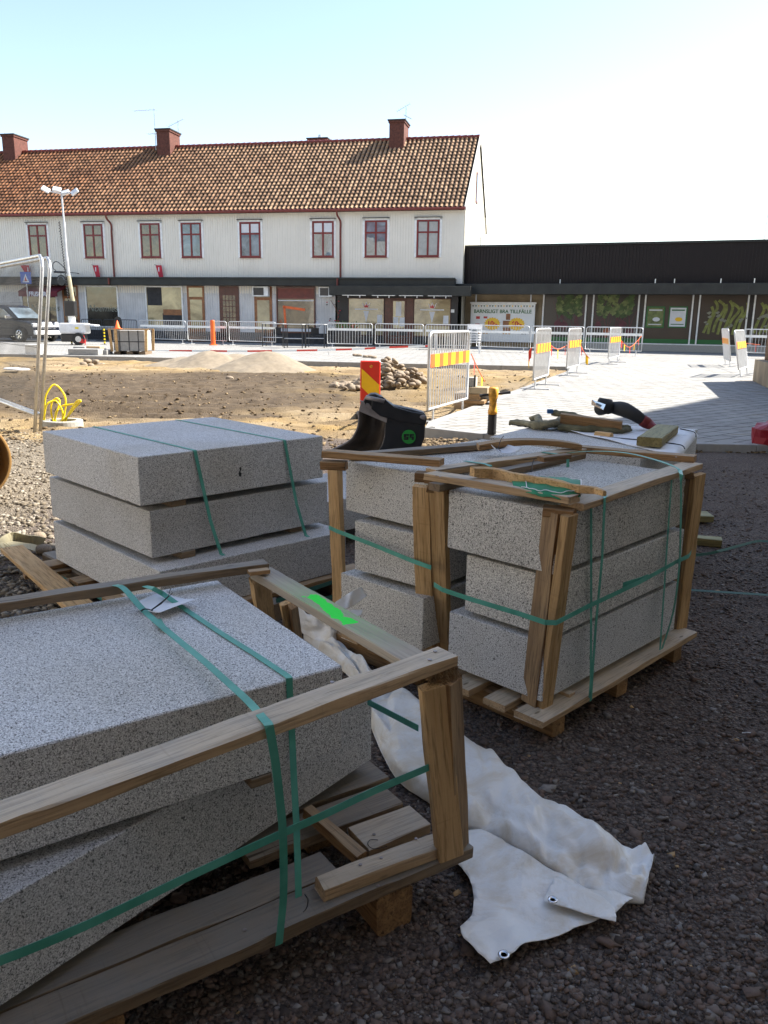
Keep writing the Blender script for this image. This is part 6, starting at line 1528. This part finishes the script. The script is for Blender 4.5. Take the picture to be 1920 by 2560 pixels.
# olive cloths: soft folds
def cloth(pts, rs, mat, lab, seed):
    g = MB(); o0 = pts[0]; L = smooth_pts([p - o0 for p in pts], 6); n = len(L); rr_ = []
    for i in range(n): f = i/(n-1)*(len(rs)-1); k = min(int(f), len(rs)-2); rr_.append(rs[k]*(1-f+k) + rs[k+1]*(f-k))
    g.tube(L, rr_, 22); o_ = g.build('work_cloth', M[mat], smooth=True, loc=o0)
    for v in o_.data.vertices:
        c = v.co; nz = noise.noise(c*26 + Vector((seed, 0, 0)))*.010 + noise.noise(c*60 + Vector((seed, 5, 0)))*.0045 + abs(noise.noise(Vector((c.x*18, c.y*45, c.z*60)) + Vector((seed, 0, 9))))*.010
        ax = min(L, key=lambda p: (p - c).length); d = (c - ax); 
        if d.length > 1e-5: v.co = ax + d*(1 + nz/d.length*1.0)
        v.co.z = (v.co.z - ax.z)*.75 + ax.z
    return tag(o_, lab, 'cloth')
zc = EZ + .02
cloth([P(1275, 1055, zc), P(1310, 1058, zc), P(1345, 1062, zc + .01), P(1390, 1060, zc + .01), P(1420, 1060, zc)], [.020, .022, .030, .026, .018], 'olive_pale', 'faded olive cloth at the left end of the cloth heap', 1)
cloth([P(1325, 1050, zc + .01), P(1345, 1043, zc + .03), P(1352, 1058, zc + .02), P(1385, 1058, zc + .02), P(1405, 1046, zc + .02)], [.016, .02, .022, .026, .02], 'olive_pale', 'knotted faded olive cloth on top of the heap', 2)
cloth([P(1385, 1032, zc + .02), P(1430, 1040, zc + .02), P(1470, 1052, zc + .02), P(1510, 1062, zc + .01), P(1575, 1072, zc)], [.022, .028, .028, .024, .02], 'olive', 'dark olive cloth along the back of the heap', 3)
cloth([P(1400, 1068, zc), P(1450, 1073, zc), P(1500, 1074, zc), P(1540, 1078, zc), P(1572, 1073, zc)], [.022, .026, .026, .024, .016], 'olive', 'dark olive cloth along the front of the heap', 4)
cloth([P(1440, 1055, zc + .01), P(1480, 1062, zc + .02), P(1520, 1066, zc + .01), P(1560, 1070, zc + .01)], [.018, .024, .024, .016], 'olive', 'dark olive cloth rolled in the middle of the heap', 5)
q = P(1375, 1029, EZ + .05); tag(MB().box((-.018, -.012, -.012), (.018, .012, .015)).build('blue_clip', M['blueplastic'], bevel=.003, loc=q), 'small blue plastic piece behind the olive cloths', 'clip')
# saw
sp_ = [(1500, 1022, .085), (1520, 1018, .105), (1540, 1020, .11), (1560, 1024, .11), (1585, 1036, .09), (1605, 1050, .06), (1625, 1062, .035), (1640, 1070, .025)]
sP = [P(x, y, EZ + h) for x, y, h in sp_]; saw = empty('reciprocating_saw', P(1560, 1060, EZ), 0, 'black and red hand held power saw lying on the drawing', 'power tool'); so_ = saw.location
body_ = smooth_pts([p - so_ for p in sP[:6]], 4); rb = [.040, .041, .040, .036, .034, .034, .035, .036, .038, .040, .041, .042, .042, .042, .040, .038, .037, .036, .034, .032, .030]
MB().tube(body_, rb[:len(body_)], 14).build('body', M['black_rub'], saw, smooth=True)
tail = smooth_pts([sP[5] - so_, sP[6] - so_, sP[7] - so_], 4); MB().tube(tail, [.033, .034, .034, .032, .028, .024, .02, .018, .016][:len(tail)], 12).build('rear_handle', M['saw_red'], saw, smooth=True)
f0_ = P(1495, 1018, EZ + .10) - so_; 
fr_ = MB(); fr_.add([P(x, y, EZ + z) - so_ for x, y, z in ((1480, 999, .155), (1514, 1011, .15), (1508, 1025, .12), (1479, 1012, .125))] + [P(x, y, EZ + z) - so_ + Vector((0, .006, 0)) for x, y, z in ((1480, 999, .155), (1514, 1011, .15), (1508, 1025, .12), (1479, 1012, .125))], [(0,1,2,3),(7,6,5,4),(0,4,5,1),(1,5,6,2),(2,6,7,3),(3,7,4,0)]); fr_.build('steel_shoe', M['chrome'], saw)
MB().bar(P(1490, 1009, EZ + .142) - so_ + Vector((0, -.003, 0)), P(1505, 1016, EZ + .135) - so_ + Vector((0, -.003, 0)), .012, .002, (0, 1, 0)).build('slot', M['black'], saw)
hd = MB(); hd.tube([P(1500, 1008, EZ + .14) - so_ + Vector((0, .04, 0)), P(1522, 1014, EZ + .125) - so_ + Vector((0, .02, 0)), P(1520, 1022, EZ + .11) - so_], [.030, .040, .034], 12); hd.build('gear_head', M['black_rub'], saw, smooth=True)
for k, pts in enumerate(([(1280, 1062), (1340, 1070), (1420, 1082)], [(1500, 1092), (1580, 1098), (1640, 1104), (1700, 1112), (1712, 1122)], [(1700, 1072), (1735, 1080), (1740, 1092)])):
    L = smooth_pts([P(x, y, EZ + .008) for x, y in pts], 4); tag(MB().tube([p - L[0] for p in L], .003, 5).build('dark_cord', M['plinth'], loc=L[0]), ('thin dark cord on the left of the tool slab', 'thin dark cord under the timber offcut on the drawing', 'thin dark cord over the right corner of the drawing')[k], 'cord')

# ---- right side ground things
plank('timber_offcut', P(1700, 1290, .03) + Vector((-.1, 0, 0)), P(1775, 1292, .03), .16, .045, 'wood_green', None, label='upper greenish timber piece on the gravel right of the crate', cat='timber')
plank('timber_offcut', P(1690, 1344, .03) + Vector((-.1, .02, 0)), P(1804, 1356, .03), .08, .05, 'wood_green', None, label='lower greenish timber piece on the gravel right of the crate', cat='timber')
strap(smooth_pts([P(1715, 1390, .05), P(1770, 1384, .02), P(1800, 1377, .018), P(1850, 1364, .018), P(1892, 1353, .018), P(1925, 1354, .018)], 3), [Vector((0, .3, 1))]*6 + [Vector((0, .8, .6))]*10, .017, 'loose green strap on the gravel at right, upper one with a twist', 'loose straps on the gravel at right', 'strap_dark')
strap(bow(P(1712, 1474, .02), P(1960, 1490, .02)), Vector((0, .8, .3)), .017, 'loose green strap on the gravel at right, lower flat one', 'loose straps on the gravel at right', 'strap_dark')
rq = P(1915, 1128, 0); bm = bmesh.new(); bmesh.ops.create_icosphere(bm, subdivisions=3, radius=1)
for v in bm.verts:
    c = v.co; f = 1 + .30*noise.noise(c*1.3) + .12*abs(noise.noise(c*3.1)); v.co = Vector((round(c.x*3)/3*.35 + c.x*.65, c.y, round(c.z*2)/2*.4 + c.z*.6))*f
    v.co = Vector((v.co.x*.27, v.co.y*.22, max(0, v.co.z*.22 + .16)))
me = bpy.data.meshes.new('red_bag'); bm.to_mesh(me); bm.free(); me.materials.append(M['bag_red']); tag(link('red_bag', me, loc=(rq.x + .14, rq.y, 0)), 'dark red crumpled plastic bag at the right edge by the paving', 'bag')
q = P(1881, 1126, 0); plank('orange_scrap', q + Vector((-.04, 0, .025)), q + Vector((.05, .02, .03)), .04, .03, 'wood_new', None, label='small orange scrap on the gravel by the red bag', cat='scrap').data.materials[0] = M['orange']
q = P(1398, 1856, .01); tag(MB().tube([Vector((0,0,0)), Vector((.015, -.004, .004)), Vector((.03, .002, 0))], .0015, 5).build('white_thread', M['paperwhite'], loc=P(1855, 1832, .012)), 'tiny pale thread on the gravel at the right', 'thread')
# ---------------------------------------------------------------- crate B, foreground
N1 = P(857, 1664, .60); s1 = slab((N1.x, N1.y), 124.3, .71, 1.30, .60, .205, 'granite', 'biggest foreground granite slab, light top with paper tag and two green straps')
N3 = P(929, 1899, .165); slab((N3.x, N3.y), 142.5, .72, 1.35, .370, .205, 'granite', 'foreground granite slab under the tagged one, turned at an angle')
q = P(640, 1957, .372); spacer((q.x, q.y + .01, .371), 35, 'dark wooden spacer under the tagged foreground slab', (.05, .05, .023), 'wood_deck')
CB = empty('wooden_crate_frame', (.16, 1.65, 0), 0, 'wooden crate frame in the foreground with green paint on its end board', 'crate', 'wooden crate frames round granite slabs')
# near long board, running out of the frame at the left
e1 = P(1118, 1641, .640); m1 = P(0, 2050, .640); nb0 = m1 + (m1 - e1)*.6
plank('top_board', nb0, e1, .062, .026, 'wood_grey', CB, rough=.003, twist=.02)
e2 = P(665, 1412, .640); f2 = P(0, 1512, .640); fb0 = f2 + (f2 - e2)*.5
plank('top_board', fb0, e2, .045, .024, 'wood_deck', CB, rough=.003)
# end board with the green paint: lies lower, between the two long ones
g0 = P(652, 1432, .615); g1 = P(1050, 1662, .615)
gl_ = (g1 - g0).length; gmid = P(838, 1518, .615); PAINT_X = (gmid - (g0 + g1)/2).dot((g1 - g0).normalized()) + .035
M['wood_paint'] = paint_board()
plank('end_board', g0, g1, .068, .024, 'wood_paint', CB, rough=.002)
for (x, y) in ((1072, 1629), (1090, 1650), (1054, 1690)): pass
nails(CB, [P(1088, 1629, .654), P(1074, 1650, .654), P(830, 1706, .654)], .0045)
# posts
def post2(t, zt, b, zb, w_, th, face, mat, taper=1.0):
    n = Vector((math.cos(R(face)), math.sin(R(face)), 0)); return plank('post', P(b[0], b[1], zb), P(t[0], t[1], zt), w_, th, mat, CB, up=n, rough=.002, taper=taper)
post2((1082, 1712), .595, (1124, 2137), .145, .062, .030, -68, 'wood_new')
post2((1130, 1700), .600, (1150, 2116), .150, .050, .022, -38, 'wood_rust')
post2((648, 1440), .600, (672, 1600), .15, .060, .028, -60, 'wood_new')
post2((712, 1508), .38, (738, 1650), .12, .035, .022, -60, 'wood_new'); post2((732, 1514), .38, (752, 1650), .12, .028, .030, -60, 'wood_tan')
# corner block with torn fibres
q0 = P(1068, 1682, .612); q1 = P(1132, 1672, .612)
blk = plank('corner_block', q0, q1, .05, .034, 'wood_rust', CB, rough=.006)
g = MB(); rf = random.Random(12)
for k in range(420):
    f = rf.random(); p = q0.lerp(q1, f) - CB.location; b0 = p + Vector((rf.uniform(-.004, .004), -.024 + rf.uniform(-.002, .006), rf.uniform(-.017, .017)))
    if f > .85: b0.x += rf.uniform(0, .012)
    d = Vector((rf.uniform(-.35, .7), rf.uniform(-.6, -.1), rf.uniform(-1, .15))).normalized()*rf.uniform(.005, .017); m_ = b0 + d*.6 + Vector((0, 0, rf.uniform(-.002, .002)))
    g.tube([b0, m_, b0 + d], [.0008, .0006, .0003], 3, cap=False)
g.build('torn_fibres', M['burlap'], CB)
o_ = plank('splinter', P(622, 1432, .640), P(672, 1426, .640), .03, .012, 'wood_tan', CB)
# pallet deck
d0 = P(1172, 2122, .14); d1 = P(170, 2560, .14)
ddir = (d1 - d0).normalized(); dn_ = Vector((ddir.y, -ddir.x, 0))      # dn_ points away from the viewer
if dn_.y < 0: dn_ = -dn_
def dboard(off, w_, s0, s1, mat='wood_deck', z=.127, th=.026, rough=.003, nm='deck_board'):
    a = d0 + dn_*(off + w_/2); a.z = z; return plank(nm, a + ddir*s0, a + ddir*s1, w_, th, mat, CB, rough=rough)
dboard(-.002, .088, -.012, 1.5, 'wood_deck', .127, .030, .0028)
dboard(.092, .085, .30, 1.5, 'wood_deck')
dboard(.125, .095, .02, .20, 'wood_grey')
dboard(.245, .10, .02, .45, 'wood_deck', .120)
dboard(.37, .10, -.02, 1.3, 'wood_deck', .115)
dboard(.50, .10, -.02, 1.3, 'wood_deck', .115); dboard(.63, .10, -.02, 1.3, 'wood_deck', .115)
# blocks and cross bearers below
for s_, o_ in ((.20, .01), (.85, .01)):
    for f in (0, .34, .62):
        b0 = d0 + ddir*s_ + dn_*(o_ + f); b0.z = .052; plank('block', b0, b0 + dn_*.12, .095, .105, 'wood_rust', CB, rough=.003)
# stick across the deck, loose batten on the deck
plank('cross_stick', P(770, 2030, .165), P(905, 2146, .150), .030, .026, 'wood_tan', CB, rough=.003)
plank('loose_batten', P(800, 2222, .158), P(1096, 2112, .158), .052, .030, 'wood_grey', CB, rough=.0025)
g = MB()
for (x, y, z) in ((901, 2162, .1745), (953, 2145, .1745), (1040, 2097, .1745), (935, 2086, .142), (612, 2325, .143), (945, 2215, .143)): g.lathe([(0, 0), (.004, 0), (.004, .0015), (0, .002)], P(x, y, z) - CB.location, 10)
g.build('nail_heads', M['steel'], CB)
g = MB()
for pts in ([(868, 2068), (872, 2090), (895, 2120), (925, 2128)], [(945, 2100), (925, 2100), (920, 2112), (935, 2122), (968, 2116)], [(762, 2236), (770, 2250), (766, 2270), (758, 2280)], [(820, 2145), (830, 2154), (845, 2152), (856, 2145)]):
    L = smooth_pts([P(x, y, .144) - CB.location for x, y in pts], 5); g.tube(L, .0011, 4)
g.build('wood_shavings', M['black'], CB)
# straps
kB = 'straps round the foreground crate'
axB = Vector((math.cos(R(34.3)), math.sin(R(34.3)), 0))
top = smooth_pts([P(*cb(372, 78), .612), P(*cb(400, 87), .654), P(*cb(430, 100), .656), P(*cb(498, 175), .640), P(*cb(600, 263), .628), P(*cb(700, 345), .628), P(*cb(795, 430), .635), P(*cb(860, 490), .645), P(*cb(908, 545), .656)], 4) + [P(*cb(924, 562), .657)]
bdir = (e1 - m1).normalized(); nF = Vector((bdir.y, -bdir.x, 0)); pF = P(*cb(924, 566), .655); PbF = P(*cb(964, 1330), .105); offB = nF.dot(PbF - pF)
def plF(x, y, f):
    o_ = pF + nF*(.014 + f*offB); d = ray(*cb(x, y)); t = nF.dot(o_ - Vector((0,0,EYE)))/nF.dot(d); return Vector((0,0,EYE)) + d*t
dn1 = smooth_pts([plF(930, 572, 0), plF(938, 615, 0.02), plF(952, 700, .12), plF(964, 800, .27), plF(978, 950, .5), plF(980, 1150, .75), plF(970, 1270, .92), plF(964, 1330, 1)], 4)
strap(top + dn1, [axB]*(len(top) + len(dn1)), .0165, 'green strap with the paper tag, left of the two over the foreground slab', kB)
t2 = [P(*cb(500, 90), .645), P(*cb(528, 98), .654), P(*cb(560, 115), .630), P(*cb(640, 170), .604), P(*cb(760, 250), .603), P(*cb(880, 325), .603), P(*cb(990, 398), .603)]
n1_ = Vector((N1.x, N1.y, 0)); nB = Vector((axB.y, -axB.x, 0))
def plB(x, y, off): o_ = n1_ + nB*off; d = ray(*cb(x, y)); t = nB.dot(o_ - Vector((0,0,EYE)))/nB.dot(d); return Vector((0,0,EYE)) + d*t
dn2 = [plB(1000, 408, .002), plB(1002, 470, .004), plB(1010, 620, .014), plB(1016, 760, .03), plB(1024, 900, .05), plB(1030, 1080, .085), plB(1034, 1282, .115)]
strap(t2 + dn2, [axB]*(len(t2) + len(dn2)), .0155, 'green strap lying flat on the foreground slab, right of the two', kB)
ph = P(*cb(1580, 672), .40)
hz1 = [P(*cb(-260, 1470), .40), P(*cb(0, 1385), .395), P(*cb(300, 1262), .39), P(*cb(640, 1100), .385), P(*cb(960, 952), .385), P(*cb(1100, 890), .388), P(*cb(1300, 795), .392), P(*cb(1470, 722), .396), P(*cb(1575, 673), .40), P(*cb(1581, 668), .402)]
strap(smooth_pts(hz1[:-2], 3) + hz1[-2:], z5, .0175, 'green strap running level along the foreground crate round its corner post', kB)
strap(bow(P(*cb(1446, 582), .42), P(*cb(1270, 490), .42)), z5, .0165, 'dark green strap from the corner post towards the back of the foreground crate', kB)
L = [P(*cb(545, 205), .606), P(*cb(560, 230), .608), P(*cb(578, 246), .606)]; strap(L, axB, .017, 'short green strap tail sticking out below the tag', kB)
# tag and cable tie
tg = paper('paper_tag', [P(*cb(466, 172), .606), P(*cb(566, 200), .606), P(*cb(684, 155), .606), P(*cb(568, 128), .606)], 'torn white paper tag tied to the strap on the foreground slab', curl=.010, lift=.008)
L = [P(*cb(488, 178), .640), P(*cb(500, 170), .645), P(*cb(518, 172), .643), P(*cb(528, 176), .640)]
g = MB(); o0 = L[0]
for dz in (0, .003): g.tube([p - o0 + Vector((0, -dz*2, dz)) for p in smooth_pts(L, 3)], .0013, 5)
for e in ([(522, 174, .642), (560, 145, .66), (582, 125, .67), (590, 98, .685)], [(522, 174, .642), (556, 152, .655), (580, 130, .665), (598, 112, .675)]):
    g.tube([P(*cb(x, y), z) - o0 for x, y, z in e], [.0018, .0014, .001, .0008], 5)
tag(g.build('cable_tie', M['black'], loc=o0), 'black cable tie knotted round the strap at the paper tag', 'cable tie')

# ---------------------------------------------------------------- white tarpaulin
def trin(x, y, seed):
    """flat facets meeting in sharp creases"""
    wx = x + .35*noise.noise(Vector((x*.6, y*.6, seed))); wy = y + .35*noise.noise(Vector((x*.6, y*.6, seed + 40)))
    s_ = (wx + wy)*.366; i, j = math.floor(wx + s_), math.floor(wy + s_); u, v = wx + s_ - i, wy + s_ - j
    h = lambda a, b: (math.sin(a*127.1 + b*311.7 + seed*74.7)*43758.5453) % 1.0 - .5
    a, c = h(i, j), h(i+1, j+1)
    return (a + (h(i+1, j) - a)*u + (c - h(i+1, j))*v) if u > v else (a + (h(i, j+1) - a)*v + (c - h(i, j+1))*u)
def t4(x, y): return (1080 + .3858*x, 1760 + .3858*y)
def t2_(x, y): return (600 + .3617*x, 1380 + .3617*y)
tarp = empty('white_tarpaulin', P(1300, 2050, 0), 0, 'dirty white plastic tarpaulin rolled up behind the crate and spread on the gravel', 'tarpaulin'); tl0 = tarp.location
pairs = [(t2_(430, 505), t2_(440, 600)), (t2_(540, 530), t2_(560, 690)), (t2_(680, 620), t2_(690, 800)), (t2_(800, 720), t2_(820, 930)), (t2_(900, 820), t2_(900, 1180)), (t2_(1010, 930), t2_(1000, 1420)), (t2_(1120, 950), t2_(1120, 1600)), (t4(60, 110), t4(60, 690)), (t4(150, 180), t4(150, 780)), (t4(280, 272), t4(300, 855)), (t4(410, 352), t4(440, 925)), (t4(560, 460), t4(580, 1010)), (t4(680, 565), t4(700, 1080)), (t4(820, 660), t4(800, 1150)), (t4(960, 762), t4(930, 1232)), (t4(1090, 820), t4(1010, 1240)), (t4(1200, 880), t4(1130, 1262)), (t4(1310, 902), t4(1240, 1285)), (t4(1400, 922), t4(1340, 1292)), (t4(1452, 932), t4(1372, 1290))]
pA = smooth_pts([P(a[0], a[1], .045) for a, b_ in pairs], 9); pBt = smooth_pts([P(b_[0], b_[1], .012) for a, b_ in pairs], 9)
NA = len(pA); K = 44; vs = []
for i in range(NA):
    a = pA[i]; b_ = pBt[i]; f = i/(NA - 1); wd = (a - b_).length; hh_ = min(.080, wd*.31)*(1.0 - .35*f) + .01
    for k in range(K + 1):
        t = k/K; th_ = math.pi*(t*1.12 - .06); base_ = b_.lerp(a, .5 - .5*math.cos(min(max(th_, 0), math.pi))); z = hh_*max(0, math.sin(th_))**.75 + .006
        p = Vector((base_.x, base_.y, z + b_.z*(1-t)*.3))
        fold = .034*trin(f*7 + t*1.5, t*2.2 - f*2, 1) + .046*trin(f*15 - t*3, t*3.5 + f*3, 2) + .020*trin(f*34, t*7 + f*9, 3) + .004
        ridge = -.014*max(0, 1 - abs(t - .36 - .05*math.sin(f*9))*14)
        edge = math.sin(math.pi*min(max(t, 0), 1))**.5
        n_ = Vector((0, -.35*math.cos(th_), 1)).normalized(); vs.append(p + n_*(fold + ridge)*edge - tl0)
g = MB(); g.add(vs, [(i*(K+1)+k, i*(K+1)+k+1, (i+1)*(K+1)+k+1, (i+1)*(K+1)+k) for i in range(NA-1) for k in range(K)])
ro = g.build('rolled_part', M['tarp'], tarp, smooth=True); s_ = ro.modifiers.new('thick', 'SOLIDIFY'); s_.thickness = .0015; s_.offset = -1
# flat sheet lying under the roll
out_px = [(150, 820), (210, 830), (450, 930), (620, 1040), (790, 1150), (1000, 1235), (1300, 1300), (1230, 1360), (1190, 1392), (1060, 1440), (900, 1490), (740, 1550), (620, 1605), (500, 1670), (372, 1733), (330, 1700), (290, 1672), (240, 1615), (205, 1585), (185, 1545), (180, 1498), (225, 1455), (255, 1400), (262, 1370), (270, 1300), (258, 1210), (230, 1150), (190, 1090), (155, 1055), (100, 980), (90, 880)]
poly = [P(*t4(x, y), .015) for x, y in out_px]
def sheet_from(poly, name, mat, par, zf, step=.011, base=None):
    xs = [p.x for p in poly]; ys_ = [p.y for p in poly]; pl2 = [(p.x, p.y) for p in poly]
    bm = bmesh.new(); bv = [bm.verts.new((p.x, p.y, 0)) for p in poly]; bm.faces.new(bv)
    x = min(xs)
    while x < max(xs): bmesh.ops.bisect_plane(bm, geom=bm.verts[:] + bm.edges[:] + bm.faces[:], plane_co=(x, 0, 0), plane_no=(1, 0, 0)); x += step
    y = min(ys_)
    while y < max(ys_): bmesh.ops.bisect_plane(bm, geom=bm.verts[:] + bm.edges[:] + bm.faces[:], plane_co=(0, y, 0), plane_no=(0, 1, 0)); y += step
    for v in bm.verts: v.co.z = zf(v.co.x, v.co.y); v.co -= base
    me = bpy.data.meshes.new(name); bm.to_mesh(me); bm.free(); me.materials.append(mat)
    for p_ in me.polygons: p_.use_smooth = True
    o_ = link(name, me, par); s_ = o_.modifiers.new('thick', 'SOLIDIFY'); s_.thickness = .0014; return o_
def zsheet(x, y):
    v = Vector((x, y, 0)); return .034 + .010*noise.noise(v*5) + .026*trin(x*8, y*8, 5) + .018*trin(x*17, y*17, 6)
sheet_from(poly, 'spread_sheet', M['tarp'], tarp, zsheet, .012, tl0)
flap = [P(*t4(x, y), .035) for x, y in ((800, 1140), (900, 1195), (1000, 1225), (1090, 1262), (1140, 1310), (1180, 1350), (1192, 1405), (1185, 1432), (1150, 1430), (1100, 1420), (930, 1365), (780, 1312), (720, 1292), (745, 1240), (770, 1190))]
sheet_from(flap, 'folded_corner', M['tarp'], tarp, lambda x, y: .045 + .008*noise.noise(Vector((x, y, 0))*14), .014, tl0)
def eyelet(x, y, z, r_):
    c = P(*t4(x, y), z) - tl0; g = MB(); g.lathe([(r_*.5, .001), (r_*.62, .004), (r_, .003), (r_*1.02, .0005)], c, 28); e = g.build('eyelet', M['chrome'], tarp, smooth=True)
    MB().lathe([(0, .0012), (r_*.52, .0012)], c, 20).build('eyelet_hole', M['black_rub'], e)
eyelet(465, 1628, .044, .0125); eyelet(782, 1272, .060, .0115)
# crumpled upper end of the tarpaulin behind the crate
def crumple(px_pts, z0, z1, name, seed, amp=.03):
    """upright creased piece: list of (bottom px, top px) pairs"""
    A = [P(a[0], a[1], z0) for a, b_ in px_pts]; B = []
    for (a, b_), pa_ in zip(px_pts, A): d = ray(*b_); B.append(Vector((0, 0, EYE)) + d*((pa_.y + .04)/d.y))
    A = smooth_pts(A, 5); B = smooth_pts(B, 5); n = len(A); K_ = 24; vs = []
    for i in range(n):
        for k in range(K_ + 1):
            p = A[i].lerp(B[i], k/K_); vs.append(p - tl0 + Vector((0, -1, .2))*amp*(1.2*trin(p.x*14, p.z*14 + p.y*9, seed) + .5*trin(p.x*34, p.z*34, seed + 1)))
    g = MB(); g.add(vs, [(i*(K_+1)+k, i*(K_+1)+k+1, (i+1)*(K_+1)+k+1, (i+1)*(K_+1)+k) for i in range(n-1) for k in range(K_)])
    o_ = g.build(name, M['tarp'], tarp, smooth=True); s_ = o_.modifiers.new('thick', 'SOLIDIFY'); s_.thickness = .0015
crumple([(t2_(400, 540), t2_(388, 400)), (t2_(430, 560), t2_(420, 380)), (t2_(500, 600), t2_(470, 430)), (t2_(580, 620), t2_(560, 420)), (t2_(660, 640), t2_(640, 440)), (t2_(700, 560), t2_(730, 500))], .04, .2, 'torn_end', 3)
crumple([(t2_(640, 420), t2_(660, 345)), (t2_(720, 395), t2_(730, 300)), (t2_(760, 385), t2_(790, 265)), (t2_(880, 305), t2_(838, 240))], .37, .3, 'upturned_strip', 6, .01)
crumple([(t2_(700, 470), t2_(720, 410)), (t2_(780, 450), t2_(770, 400)), (t2_(840, 430), t2_(850, 398))], .32, .2, 'torn_end', 8, .012)
